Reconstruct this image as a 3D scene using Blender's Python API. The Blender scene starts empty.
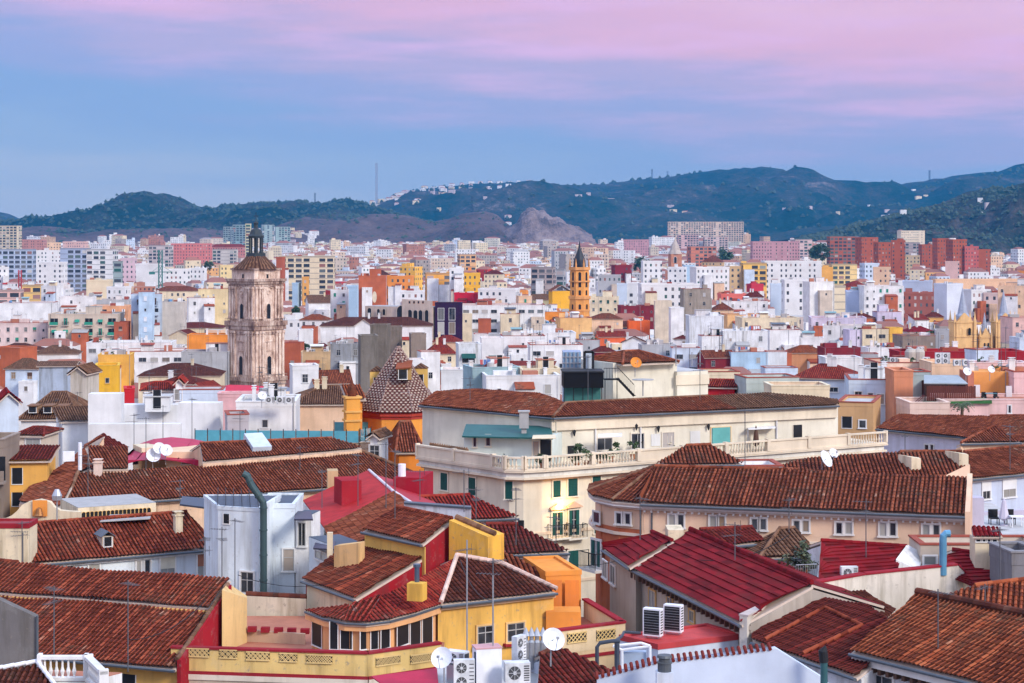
import bpy, math, random
import numpy as np
from mathutils import Vector, Matrix
R = math.radians
rnd = random.Random(7)
sc = bpy.context.scene
COL = sc.collection

# ---------------------------------------------------------------- camera, sky, sun, exposure
CAM_H, F, HX, HY = 40.0, 1900.0, 512.0, 232.0
cd = bpy.data.cameras.new('camera'); cam = bpy.data.objects.new('camera', cd); COL.objects.link(cam)
cam.location = (0, 0, CAM_H); cam.rotation_euler = (R(90), 0, 0)
cd.sensor_width = 36; cd.lens = F / 1024 * 36; cd.shift_y = -(341.5 - HY) / 1024
cd.clip_start = 1; cd.clip_end = 40000
sc.camera = cam
sc.view_settings.view_transform = 'Standard'; sc.view_settings.look = 'None'
sc.view_settings.gamma = 1; sc.view_settings.use_curve_mapping = False
sc.view_settings.exposure = 0.68
sc.cycles.use_denoising = True
sc.cycles.max_bounces = 5; sc.cycles.diffuse_bounces = 3; sc.cycles.glossy_bounces = 2; sc.cycles.volume_bounces = 0
sc.cycles.transmission_bounces = 2; sc.cycles.caustics_reflective = False; sc.cycles.caustics_refractive = False

SUN_EL, SUN_AZ = R(30), R(136)      # azimuth clockwise from +Y: behind the camera and to its right
sd = bpy.data.lights.new('sun', 'SUN'); so = bpy.data.objects.new('sun', sd); COL.objects.link(so)
sd.energy = 2.0; sd.angle = R(14); sd.color = (1.0, .92, .82)
sdir = Vector((math.sin(SUN_AZ) * math.cos(SUN_EL), math.cos(SUN_AZ) * math.cos(SUN_EL), math.sin(SUN_EL)))
so.rotation_euler = sdir.to_track_quat('Z', 'Y').to_euler()

w = bpy.data.worlds.new('World'); sc.world = w; w.use_nodes = True
nt = w.node_tree; N = nt.nodes; L = nt.links; N.clear()
def wn(t, **k):
    n = N.new(t)
    for a, b in k.items(): setattr(n, a, b)
    return n
out = wn('ShaderNodeOutputWorld'); bg = wn('ShaderNodeBackground')
tc = wn('ShaderNodeTexCoord'); sep = wn('ShaderNodeSeparateXYZ'); L.new(tc.outputs['Generated'], sep.inputs[0])
# cloud streaks: noise on the direction, stretched sideways
mp = wn('ShaderNodeMapping'); mp.inputs['Scale'].default_value = (2.4, 2.4, 17); mp.inputs['Rotation'].default_value = (0, R(4), 0); L.new(tc.outputs['Generated'], mp.inputs[0])
nz = wn('ShaderNodeTexNoise'); nz.inputs['Scale'].default_value = 2.6; nz.inputs['Detail'].default_value = 6; nz.inputs['Roughness'].default_value = .55; L.new(mp.outputs[0], nz.inputs['Vector'])
# elevation + a little noise -> colour
ma = wn('ShaderNodeMath', operation='MULTIPLY_ADD'); L.new(nz.outputs['Fac'], ma.inputs[0]); ma.inputs[1].default_value = .07
ms = wn('ShaderNodeMath', operation='SUBTRACT'); L.new(sep.outputs['Z'], ms.inputs[0]); ms.inputs[1].default_value = .035
L.new(ms.outputs[0], ma.inputs[2])
tx = wn('ShaderNodeMath', operation='MULTIPLY_ADD'); L.new(sep.outputs['X'], tx.inputs[0]); tx.inputs[1].default_value = .10; L.new(ma.outputs[0], tx.inputs[2])
rp = wn('ShaderNodeValToRGB'); L.new(tx.outputs[0], rp.inputs[0])
cr = rp.color_ramp; cr.interpolation = 'EASE'
def srgb(r, g, b): return tuple(((c / 255) / 12.92 if c <= 10 else ((c / 255 + .055) / 1.055) ** 2.4) for c in (r, g, b))
stops = [(0.0, (164, 175, 196)), (.022, (148, 167, 196)), (.045, (139, 160, 196)), (.066, (158, 160, 196)), (.088, (188, 166, 194)), (.115, (236, 175, 190)), (.155, (246, 190, 200)), (.28, (190, 212, 244)), (1.0, (178, 210, 248))]
while len(cr.elements) < len(stops): cr.elements.new(.5)
for e, (p, c) in zip(cr.elements, stops): e.position = p; e.color = (*srgb(*c), 1)
# soft pink wisps
mp2 = wn('ShaderNodeMapping'); mp2.inputs['Scale'].default_value = (5, 5, 46); mp2.inputs['Rotation'].default_value = (0, R(-9), 0); L.new(tc.outputs['Generated'], mp2.inputs[0])
nz2 = wn('ShaderNodeTexNoise'); nz2.inputs['Scale'].default_value = 2.2; nz2.inputs['Detail'].default_value = 7; L.new(mp2.outputs[0], nz2.inputs['Vector'])
mr = wn('ShaderNodeMapRange'); L.new(nz2.outputs['Fac'], mr.inputs[0]); mr.inputs[1].default_value = .47; mr.inputs[2].default_value = .68; mr.inputs[4].default_value = .6
mre = wn('ShaderNodeMapRange'); L.new(tx.outputs[0], mre.inputs[0]); mre.inputs[1].default_value = .05; mre.inputs[2].default_value = .10
mm = wn('ShaderNodeMath', operation='MULTIPLY'); L.new(mr.outputs[0], mm.inputs[0]); L.new(mre.outputs[0], mm.inputs[1])
mx = wn('ShaderNodeMix', data_type='RGBA'); L.new(mm.outputs[0], mx.inputs['Factor']); L.new(rp.outputs[0], mx.inputs['A']); mx.inputs['B'].default_value = (*srgb(240, 184, 218), 1)
sky = wn('ShaderNodeTexSky', sky_type='NISHITA'); sky.sun_disc = False; sky.sun_elevation = SUN_EL; sky.sun_rotation = SUN_AZ
add = wn('ShaderNodeMix', data_type='RGBA', blend_type='ADD'); add.inputs['Factor'].default_value = .010
L.new(mx.outputs['Result'], add.inputs['A']); L.new(sky.outputs[0], add.inputs['B'])
up = wn('ShaderNodeMapRange'); L.new(sep.outputs['Z'], up.inputs[0]); up.inputs[1].default_value = .15; up.inputs[2].default_value = .45; up.inputs[3].default_value = 1; up.inputs[4].default_value = 1.75
vm = wn('ShaderNodeVectorMath', operation='SCALE'); L.new(add.outputs['Result'], vm.inputs[0]); L.new(up.outputs[0], vm.inputs['Scale']); L.new(vm.outputs[0], bg.inputs[0]); bg.inputs['Strength'].default_value = .70
L.new(bg.outputs[0], out.inputs[0])

# ---------------------------------------------------------------- projection helpers
def ray(px, py): return Vector(((px - HX) / F, 1.0, -(py - HY) / F))
def P(px, py, d): return Vector((0, 0, CAM_H)) + ray(px, py) * d
def PZ(px, py, z): return P(px, py, (CAM_H - z) * F / (py - HY))
def gz(d):
    """ground height: the old town stands on a rise, the suburbs lie lower and climb again towards the hills"""
    t = min(1, max(0, (d - 200) / 250)); return -12 * t * t * (3 - 2 * t) + max(0.0, d - 1400) * .0115
def depth_of(yb):
    """distance at which roofs 20 m above the ground show at image row yb"""
    lo, hi = 60.0, 3600.0
    for _ in range(40):
        m = (lo + hi) / 2
        if HY + (20 - gz(m)) * F * 1.04 / m > yb: lo = m
        else: hi = m
    return lo
def remap(d):
    return depth_of(HY + 39520 / d) if d < 1000 else depth_of(HY + 54720 / d - 15.2)
class Pl:
    """plane through a point with a normal; hit() is where the view ray of a pixel meets it"""
    def __init__(s, o, n): s.o, s.n = Vector(o), Vector(n).normalized()
    def hit(s, px, py):
        r = ray(px, py); c = Vector((0, 0, CAM_H)); return c + r * ((s.o - c).dot(s.n) / r.dot(s.n))
    def at(s, x, y): return Vector((x, y, s.o.z - ((x - s.o.x) * s.n.x + (y - s.o.y) * s.n.y) / s.n.z))
def slope_plane(A, B, pitch):
    """roof plane rising from the eave A->B towards its left side (seen from above)"""
    e = Vector((B.x - A.x, B.y - A.y, B.z - A.z)).normalized(); h = Vector((-e.y, e.x, 0)).normalized()
    s = h * math.cos(pitch) + Vector((0, 0, 1)) * math.sin(pitch)
    return Pl(A, e.cross(s))
def wall_plane(A, B):
    e = Vector((B.x - A.x, B.y - A.y, 0)).normalized(); return Pl(A, (e.y, -e.x, 0))

# ---------------------------------------------------------------- object helpers
def props(o, label=None, cat=None, group=None, kind=None):
    if label: o['label'] = label
    if cat: o['category'] = cat
    if group: o['group'] = group
    if kind: o['kind'] = kind
    return o
ROOTLOC = {}
def thing(name, label, cat, loc, group=None):
    o = bpy.data.objects.new(name, None); COL.objects.link(o); o.location = loc; o.empty_display_size = .5
    ROOTLOC[o.name] = Vector(loc); return props(o, label, cat, group)
def top(o):
    while o.parent: o = o.parent
    return o
def newell(pts):
    n = Vector((0, 0, 0))
    for i in range(len(pts)): n += Vector(pts[i]).cross(Vector(pts[(i + 1) % len(pts)]))
    return n.normalized()
class MB:
    def __init__(s): s.v, s.f, s.m, s.uv = [], [], [], []
    def face(s, pts, m=0, uv=None):
        i = len(s.v); s.v += [tuple(p) for p in pts]; s.f.append(tuple(range(i, i + len(pts)))); s.m.append(m)
        s.uv += uv if uv else [(0, 0)] * len(pts)
    def box(s, c, e, dx, dy, dz, m=0):
        """box centred on c (x,y) and standing on c.z; e = direction of its x axis"""
        c = Vector(c); e = Vector((e[0], e[1], 0)).normalized(); n = Vector((-e.y, e.x, 0)); k = Vector((0, 0, 1))
        q = [c + e * a * dx / 2 + n * b * dy / 2 + k * t * dz for t in (0, 1) for a, b in ((-1, -1), (1, -1), (1, 1), (-1, 1))]
        for a in ((0, 3, 2, 1), (4, 5, 6, 7), (0, 1, 5, 4), (1, 2, 6, 5), (2, 3, 7, 6), (3, 0, 4, 7)): s.face([q[i] for i in a], m)
    def prism(s, topp, zb, m=0, mt=None, uvw=False):
        """closed prism: top polygon (counter-clockwise from above, any z), straight down to zb (number or list)"""
        n = len(topp); bot = [Vector((p.x, p.y, zb[i] if isinstance(zb, (list, tuple)) else zb)) for i, p in enumerate(topp)]
        s.face(topp, m if mt is None else mt, [(p.x, p.y) for p in topp]); s.face(bot[::-1], m)
        u = 0
        for i in range(n):
            j = (i + 1) % n; w_ = (Vector(topp[j]) - Vector(topp[i])).to_2d().length; a, b, c, d_ = bot[i], bot[j], topp[j], topp[i]
            s.face([a, b, c, d_], m, [(u, a.z - topp[0].z), (u + w_, b.z - topp[0].z), (u + w_, c.z - topp[0].z), (u, d_.z - topp[0].z)]); u += w_
    def slab(s, poly, t, m=0):
        """sheet with thickness t, extruded against its normal"""
        poly = [Vector(p) for p in poly]; nn = newell(poly); nn = (nn if nn.z > 0 else -nn) * t; up_ = newell(poly).z > 0; poly = poly if up_ else poly[::-1]; lo = [Vector(p) - nn for p in poly]
        s.face(poly, m); s.face(lo[::-1], m)
        for i in range(len(poly)):
            j = (i + 1) % len(poly); s.face([lo[i], lo[j], poly[j], poly[i]], m)
    def tube(s, pts, r, m=0, seg=8, cap=True):
        rings = []
        for i, p in enumerate(pts):
            p = Vector(p); a = Vector(pts[max(i - 1, 0)]); b = Vector(pts[min(i + 1, len(pts) - 1)]); t = (b - a).normalized()
            u = t.orthogonal().normalized() if i == 0 else (u - t * u.dot(t)).normalized()
            v = t.cross(u); rr = r[i] if isinstance(r, (list, tuple)) else r
            rings.append([p + (u * math.cos(k * 2 * math.pi / seg) + v * math.sin(k * 2 * math.pi / seg)) * rr for k in range(seg)])
        for a, b in zip(rings, rings[1:]):
            for k in range(seg): s.face([a[k], a[(k + 1) % seg], b[(k + 1) % seg], b[k]], m)
        if cap: s.face(rings[0][::-1], m); s.face(rings[-1], m)
    def lathe(s, c, prof, m=0, seg=16, rot=0, squash=None):
        """prof = [(radius, z)...] bottom to top round the vertical axis through c"""
        c = Vector(c); rings = [[c + Vector((r_ * math.cos(rot + k * 2 * math.pi / seg), r_ * math.sin(rot + k * 2 * math.pi / seg), z_)) for k in range(seg)] for r_, z_ in prof]
        for a, b in zip(rings, rings[1:]):
            for k in range(seg):
                q = [a[k], a[(k + 1) % seg], b[(k + 1) % seg], b[k]]; s.face(q, m, [(k, a[k].z), (k + 1, a[k].z), (k + 1, b[k].z), (k, b[k].z)])
        s.face(rings[0][::-1], m); s.face(rings[-1], m)
    def mesh(s, name, mats, off=None):
        me = bpy.data.meshes.new(name); o = off or Vector((0, 0, 0))
        me.from_pydata([(a - o.x, b - o.y, c - o.z) for a, b, c in s.v], [], s.f)
        for m in (mats if isinstance(mats, (list, tuple)) else [mats]): me.materials.append(m)
        me.polygons.foreach_set('material_index', s.m)
        ul = me.uv_layers.new(name='UVMap'); ul.data.foreach_set('uv', [c for t in s.uv for c in t]); me.update(); return me
    def part(s, name, mats, parent, label=None):
        off = ROOTLOC[top(parent).name]; o = bpy.data.objects.new(name, s.mesh(name, mats, off)); COL.objects.link(o); o.parent = parent
        if label: o['label'] = label
        return o
    def obj(s, name, mats, label=None, cat=None, group=None, kind=None, off=None):
        o = bpy.data.objects.new(name, s.mesh(name, mats, off)); COL.objects.link(o)
        if off is not None: o.location = off
        return props(o, label, cat, group, kind)
def place(name, me, parent, pos, rz=0, scale=None, label=None):
    o = bpy.data.objects.new(name, me); COL.objects.link(o)
    if parent is not None: o.parent = parent; pos = Vector(pos) - ROOTLOC[top(parent).name]
    o.location = pos; o.rotation_euler = (0, 0, rz)
    if scale: o.scale = scale
    if label: o['label'] = label
    return o

def offset(q, t):
    """mitred offset of a CCW footprint, outwards for t > 0"""
    o = []; n = len(q)
    for i in range(n):
        a, b, c = (Vector(x).to_2d() for x in (q[i - 1], q[i], q[(i + 1) % n])); e1, e2 = (b - a).normalized(), (c - b).normalized(); n1, n2 = Vector((e1.y, -e1.x)), Vector((e2.y, -e2.x))
        m = (n1 + n2); m = m / max(.2, m.dot(n1)); o.append(Vector((b.x + m.x * t, b.y + m.y * t, q[i].z)))
    return o
def ringwall(mb, q, z0, z1, out_, inn, m=0, uv=None):
    A, B = offset(q, out_), offset(q, -inn); n = len(q)
    for i in range(n):
        j = (i + 1) % n; a, b, c, d_ = A[i], A[j], B[j], B[i]; Z = lambda p, z: Vector((p.x, p.y, z)); u = [uv] * 4 if uv else None
        mb.face([Z(a, z0), Z(b, z0), Z(b, z1), Z(a, z1)], m, u); mb.face([Z(a, z1), Z(b, z1), Z(c, z1), Z(d_, z1)], m, u); mb.face([Z(c, z0), Z(d_, z0), Z(d_, z1), Z(c, z1)], m, u); mb.face([Z(b, z0), Z(a, z0), Z(d_, z0), Z(c, z0)], m, u)
# ---------------------------------------------------------------- materials
MATS = {}
def newmat(key):
    m = bpy.data.materials.new(key); m.use_nodes = True; t = m.node_tree; t.nodes.clear()
    o = t.nodes.new('ShaderNodeOutputMaterial'); b = t.nodes.new('ShaderNodeBsdfPrincipled'); t.links.new(b.outputs[0], o.inputs[0]); return m, t, b
def nn(t, ty, **k):
    n = t.nodes.new(ty)
    for a, b in k.items(): setattr(n, a, b)
    return n
def ramp(t, src, stops):
    r = nn(t, 'ShaderNodeValToRGB'); t.links.new(src, r.inputs[0]); c = r.color_ramp
    while len(c.elements) < len(stops): c.elements.new(.5)
    for e, (p, col) in zip(c.elements, stops): e.position = p; e.color = (*col, 1) if len(col) == 3 else col
    return r.outputs[0]
def mix(t, fac, a, b, bt='MIX'):
    n = nn(t, 'ShaderNodeMix', data_type='RGBA', blend_type=bt)
    for s, x in ((n.inputs['Factor'], fac), (n.inputs['A'], a), (n.inputs['B'], b)):
        if hasattr(x, 'links'): t.links.new(x, s)
        elif isinstance(x, (int, float)): s.default_value = x
        else: s.default_value = (*x, 1)
    return n.outputs['Result']
def math_(t, op, a, b=None, c=None):
    n = nn(t, 'ShaderNodeMath', operation=op)
    for i, x in enumerate((a, b, c)):
        if x is None: continue
        if hasattr(x, 'links'): t.links.new(x, n.inputs[i])
        else: n.inputs[i].default_value = x
    return n.outputs[0]
def noise(t, vec, scale, det=4, rough=.5, sx=(1, 1, 1)):
    m = nn(t, 'ShaderNodeMapping'); m.inputs['Scale'].default_value = sx; t.links.new(vec, m.inputs[0])
    n = nn(t, 'ShaderNodeTexNoise'); n.inputs['Scale'].default_value = scale; n.inputs['Detail'].default_value = det; n.inputs['Roughness'].default_value = rough
    t.links.new(m.outputs[0], n.inputs['Vector']); return n.outputs['Fac']
def wall(col, dirt=.35):
    """painted plaster: uneven coat, rain streaks, stained patches"""
    key = 'wall_%s_%.2f' % ('_'.join('%.3f' % c for c in col), dirt)
    if key in MATS: return MATS[key]
    m, t, b = newmat(key); g = nn(t, 'ShaderNodeNewGeometry').outputs['Position']
    n1 = noise(t, g, .35, 5); n2 = noise(t, g, 1.6, 4, .6, (1, 1, .12)); n3 = noise(t, g, 3.5, 6, .65); n4 = noise(t, g, .9, 6, .7)
    c1 = mix(t, ramp(t, n1, [(.35, (0, 0, 0)), (.7, (1, 1, 1))]), tuple(c * .80 for c in col), tuple(min(.84, c * 1.07) for c in col))
    c1 = mix(t, math_(t, 'MULTIPLY', ramp(t, n4, [(.56, (0, 0, 0)), (.60, (1, 1, 1))]), min(1, dirt * .8)), c1, tuple(c * .78 + .05 for c in col))
    st = math_(t, 'MULTIPLY', ramp(t, n2, [(.48, (0, 0, 0)), (.70, (1, 1, 1))]), min(1, dirt * 1.25))
    dk = tuple(c * .52 + .02 for c in col); c2 = mix(t, st, c1, (dk[0], dk[1] * .96, dk[2] * .88))
    sp = math_(t, 'MULTIPLY', ramp(t, n3, [(.6, (0, 0, 0)), (.72, (1, 1, 1))]), dirt * .8)
    c3 = mix(t, sp, c2, (.26, .22, .18)); t.links.new(c3, b.inputs['Base Color']); b.inputs['Roughness'].default_value = .95; b.inputs['Specular IOR Level'].default_value = .12
    bp = nn(t, 'ShaderNodeBump'); bp.inputs['Strength'].default_value = .25; bp.inputs['Distance'].default_value = .03; t.links.new(n3, bp.inputs['Height']); t.links.new(bp.outputs[0], b.inputs['Normal'])
    MATS[key] = m; return m
def flat(col, rough=.6, metal=0.0, var=.12, spec=.2):
    key = 'plain_%s_%.2f' % ('_'.join('%.3f' % c for c in col), rough + metal * 10)
    if key in MATS: return MATS[key]
    m, t, b = newmat(key); g = nn(t, 'ShaderNodeNewGeometry').outputs['Position']; n = noise(t, g, 1.3, 5, .6)
    t.links.new(mix(t, ramp(t, n, [(.3, (0, 0, 0)), (.7, (1, 1, 1))]), tuple(c * (1 - var) for c in col), tuple(c * (1 + var) for c in col)), b.inputs['Base Color'])
    b.inputs['Roughness'].default_value = rough; b.inputs['Metallic'].default_value = metal; b.inputs['Specular IOR Level'].default_value = spec; MATS[key] = m; return m
TINT = {  # dark, mid, light, pale of each tile kind
    'brown': ((.09, .024, .013), (.215, .054, .026), (.36, .105, .052), (.56, .36, .25)),
    'rust2': ((.10, .024, .013), (.31, .070, .028), (.47, .135, .055), (.60, .38, .25)),
    'orange': ((.13, .028, .012), (.31, .068, .022), (.44, .12, .042), (.55, .32, .18)),
    'red': ((.14, .012, .012), (.29, .030, .020), (.40, .06, .035), (.5, .26, .2)),
    'rust': ((.09, .018, .011), (.25, .048, .024), (.39, .095, .046), (.62, .40, .28)),
    'old': ((.10, .05, .03), (.19, .095, .055), (.28, .15, .09), (.40, .27, .19)),
    'dark': ((.05, .014, .010), (.105, .028, .018), (.17, .05, .03), (.30, .18, .12)),
    'maroon': ((.08, .010, .009), (.15, .020, .016), (.23, .038, .026), (.36, .16, .11)),
    'crimson': ((.10, .006, .008), (.24, .011, .016), (.33, .019, .024), (.44, .07, .05)),
}
def tile(kind):
    key = 'tile_' + kind
    if key in MATS: return MATS[key]
    a, b_, c, d_ = (tuple(x * (.84 if kind != 'crimson' else .92) for x in q) for q in TINT[kind]); m, t, b = newmat(key); plain = kind == 'crimson'
    uv = nn(t, 'ShaderNodeUVMap', uv_map='UVMap'); se = nn(t, 'ShaderNodeSeparateXYZ'); t.links.new(uv.outputs[0], se.inputs[0])
    fu = math_(t, 'FLOOR', math_(t, 'DIVIDE', se.outputs[0], .13)); fv = math_(t, 'FLOOR', math_(t, 'DIVIDE', se.outputs[1], .42))
    cb = nn(t, 'ShaderNodeCombineXYZ'); t.links.new(fu, cb.inputs[0]); t.links.new(fv, cb.inputs[1])
    wn_ = nn(t, 'ShaderNodeTexWhiteNoise', noise_dimensions='2D'); t.links.new(cb.outputs[0], wn_.inputs['Vector'])
    g = nn(t, 'ShaderNodeNewGeometry').outputs['Position']; big = noise(t, g, .22, 5, .6); mid_ = noise(t, g, 2.2, 4, .6)
    wnc = nn(t, 'ShaderNodeTexWhiteNoise', noise_dimensions='1D'); t.links.new(fu, wnc.inputs['W']); val0 = math_(t, 'MULTIPLY', wnc.outputs['Value'], .0 if plain else .16)
    val = math_(t, 'ADD', math_(t, 'MULTIPLY', wn_.outputs['Value'], .25 if plain else .42), math_(t, 'MULTIPLY', big, .55 if not plain else .5))
    val = math_(t, 'ADD', val, val0)
    col = ramp(t, val, [(.22, a), (.50, b_), (.80, c), (1.0 if plain else .955, d_)])
    if not plain:   # channel tiles darkened: shade of the hollows and some dirt painted into the colour
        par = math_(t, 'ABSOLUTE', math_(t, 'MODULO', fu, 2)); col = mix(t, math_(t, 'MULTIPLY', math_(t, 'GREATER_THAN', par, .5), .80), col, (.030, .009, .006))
    ds = ramp(t, math_(t, 'ADD', math_(t, 'MULTIPLY', big, .6), math_(t, 'MULTIPLY', mid_, .45)), [(.54, (0, 0, 0)), (.68, (1, 1, 1))])
    col = mix(t, math_(t, 'MULTIPLY', ds, .45 if plain else .65), col, (.045, .032, .022))
    t.links.new(col, b.inputs['Base Color']); b.inputs['Roughness'].default_value = .85; b.inputs['Specular IOR Level'].default_value = .08
    wv = math_(t, 'SINE', math_(t, 'MULTIPLY', se.outputs[0], 2 * math.pi / .26)); bp = nn(t, 'ShaderNodeBump'); bp.inputs['Distance'].default_value = .04; bp.inputs['Strength'].default_value = .0 if plain else .35
    t.links.new(wv, bp.inputs['Height']); t.links.new(bp.outputs[0], b.inputs['Normal']); MATS[key] = m; return m
def farwall(balc=False, attr=False):
    """outer wall of distant flats: the window rows are laid out in metres from the wall's own UVs"""
    key = 'facade' + ('_balcony' if balc else '') + ('_mass' if attr else '')
    if key in MATS: return MATS[key]
    m, t, b = newmat(key); uv = nn(t, 'ShaderNodeUVMap', uv_map='UVMap'); se = nn(t, 'ShaderNodeSeparateXYZ'); t.links.new(uv.outputs[0], se.inputs[0])
    oi = nn(t, 'ShaderNodeObjectInfo'); at = nn(t, 'ShaderNodeAttribute', attribute_name='tint'); base = at.outputs['Color'] if attr else oi.outputs['Color']
    cu, cv = (4.2, 3.1) if balc else (2.75, 3.1)
    u, v = math_(t, 'DIVIDE', se.outputs[0], cu), math_(t, 'DIVIDE', se.outputs[1], cv)
    fu, fv = math_(t, 'FRACT', u), math_(t, 'FRACT', v)
    cb = nn(t, 'ShaderNodeCombineXYZ'); t.links.new(math_(t, 'FLOOR', u), cb.inputs[0]); t.links.new(math_(t, 'FLOOR', v), cb.inputs[1]); t.links.new(math_(t, 'MULTIPLY', oi.outputs['Random'], 99), cb.inputs[2])
    wn_ = nn(t, 'ShaderNodeTexWhiteNoise', noise_dimensions='3D'); t.links.new(cb.outputs[0], wn_.inputs['Vector'])
    cb2 = nn(t, 'ShaderNodeCombineXYZ'); t.links.new(math_(t, 'FLOOR', u), cb2.inputs[0]); t.links.new(math_(t, 'MULTIPLY', oi.outputs['Random'], 57), cb2.inputs[2])
    wc = nn(t, 'ShaderNodeTexWhiteNoise', noise_dimensions='3D'); t.links.new(cb2.outputs[0], wc.inputs['Vector'])
    def inside(x, lo, hi): return math_(t, 'MULTIPLY', math_(t, 'GREATER_THAN', x, lo), math_(t, 'LESS_THAN', x, hi))
    win = math_(t, 'MULTIPLY', inside(fu, .10 if balc else .32, .86 if balc else .68), inside(fv, .22 if balc else .30, .82 if balc else .76))
    win = math_(t, 'MULTIPLY', win, math_(t, 'GREATER_THAN', wc.outputs['Value'], .14))
    win = math_(t, 'MULTIPLY', win, math_(t, 'LESS_THAN', wn_.outputs['Value'], .92))
    glass = ramp(t, wn_.outputs['Value'], [(0, (.03, .035, .045)), (.45, (.07, .075, .09)), (.6, (.16, .15, .15)), (.78, (.03, .10, .08)), (.8, (.5, .48, .45)), (.92, (.22, .05, .03))])
    g = nn(t, 'ShaderNodeNewGeometry').outputs['Position']; n1 = noise(t, g, .15, 5, .6)
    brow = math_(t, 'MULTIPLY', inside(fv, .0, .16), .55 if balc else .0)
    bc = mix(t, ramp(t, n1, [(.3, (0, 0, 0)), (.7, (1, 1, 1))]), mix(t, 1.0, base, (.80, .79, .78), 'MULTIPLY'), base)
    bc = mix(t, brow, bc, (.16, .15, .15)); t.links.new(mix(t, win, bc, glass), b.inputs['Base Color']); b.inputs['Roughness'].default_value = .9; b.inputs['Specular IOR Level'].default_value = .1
    MATS[key] = m; return m
def farroof(attr=False):
    key = 'far_roof' + ('_mass' if attr else '')
    if key in MATS: return MATS[key]
    m, t, b = newmat(key); oi = nn(t, 'ShaderNodeObjectInfo'); g = nn(t, 'ShaderNodeNewGeometry').outputs['Position']; n1 = noise(t, g, .4, 5, .6)
    at = nn(t, 'ShaderNodeAttribute', attribute_name='tint'); r_ = at.outputs['Alpha'] if attr else oi.outputs['Random']
    c = ramp(t, r_, [(0, (.35, .10, .05)), (.34, (.22, .06, .04)), (.36, (.42, .40, .38)), (.62, (.5, .48, .46)), (.64, (.38, .17, .11)), (.8, (.3, .12, .08)), (.82, (.65, .64, .63)), (1, (.6, .58, .56))])
    t.links.new(mix(t, math_(t, 'MULTIPLY', n1, .5), c, (.2, .17, .15)), b.inputs['Base Color']); b.inputs['Roughness'].default_value = .9; MATS[key] = m; return m
def glassmat():
    if 'glass' in MATS: return MATS['glass']
    m, t, b = newmat('glass'); g = nn(t, 'ShaderNodeNewGeometry').outputs['Position']; n = noise(t, g, .8, 2)
    oi = nn(t, 'ShaderNodeObjectInfo').outputs['Random']; cur = ramp(t, oi, [(0, (0, 0, 0)), (.62, (0, 0, 0)), (.66, (1, 1, 1)), (1, (1, 1, 1))]); cc = ramp(t, oi, [(.62, (.20, .19, .17)), (.74, (.42, .40, .36)), (.82, (.10, .12, .13)), (.9, (.30, .20, .12)), (1, (.5, .5, .5))])
    t.links.new(mix(t, cur, ramp(t, n, [(.35, (.010, .013, .018)), (.6, (.05, .055, .065))]), cc), b.inputs['Base Color']); b.inputs['Roughness'].default_value = .12; b.inputs['Specular IOR Level'].default_value = .6
    MATS['glass'] = m; return m

WHITE, CREAM, PEACH, ORANGE, YELLOW = (.76, .75, .74), (.74, .62, .43), (.74, .50, .33), (.80, .27, .045), (.84, .44, .04)
PINK, BRICK, BLUEW, GREY, STONE, MAROON, RED = (.72, .46, .40), (.42, .11, .055), (.58, .66, .76), (.42, .42, .43), (.46, .39, .31), (.22, .025, .035), (.52, .022, .03)
TAUPE, BEIGE, CORAL, LILAC, LBLUE, TAN, TERRA, GREEN, DGREY = (.27, .21, .17), (.60, .50, .40), (.72, .17, .13), (.60, .54, .66), (.42, .58, .72), (.58, .40, .22), (.48, .13, .06), (.05, .22, .16), (.14, .14, .16)
YPALE, OCHRE, PURPLE, BLANKW = (.80, .62, .27), (.78, .46, .12), (.035, .012, .045), (.80, .79, .78)
CNAME = {}
for n_, c_ in (('white', WHITE), ('cream', CREAM), ('peach', PEACH), ('orange', ORANGE), ('yellow', YELLOW), ('pink', PINK), ('brick red', BRICK), ('pale blue', BLUEW), ('grey', GREY), ('stone coloured', STONE),
               ('maroon', MAROON), ('red', RED), ('taupe', TAUPE), ('beige', BEIGE), ('coral', CORAL), ('lilac', LILAC), ('light blue', LBLUE), ('tan', TAN), ('terracotta', TERRA), ('green', GREEN), ('dark grey', DGREY),
               ('pale yellow', YPALE), ('ochre', OCHRE), ('dark purple', PURPLE), ('bright white', BLANKW)): CNAME[c_] = n_
M_GLASS = glassmat(); M_VOID = flat((.012, .013, .016), .4, 0.0, .3, .3); M_FRAME = flat((.72, .71, .69), .5); M_IRON = flat((.02, .02, .022), .6, 0.0, .12, .15); M_SHUT = flat((.012, .075, .065), .55); M_STEEL = flat((.42, .43, .45), .35, .6)
M_WPAINT = flat((.74, .75, .78), .45); M_DARKW = flat((.09, .045, .03), .6); M_MORTAR = flat((.55, .44, .36), .9); M_ZINC = flat((.10, .115, .135), .5, .3); M_AWN = flat((.03, .25, .17), .7); M_FLOOR = flat((.40, .16, .10), .85)
M_GREYF = flat((.46, .45, .44), .9); M_CONC = flat((.36, .35, .34), .9)

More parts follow.
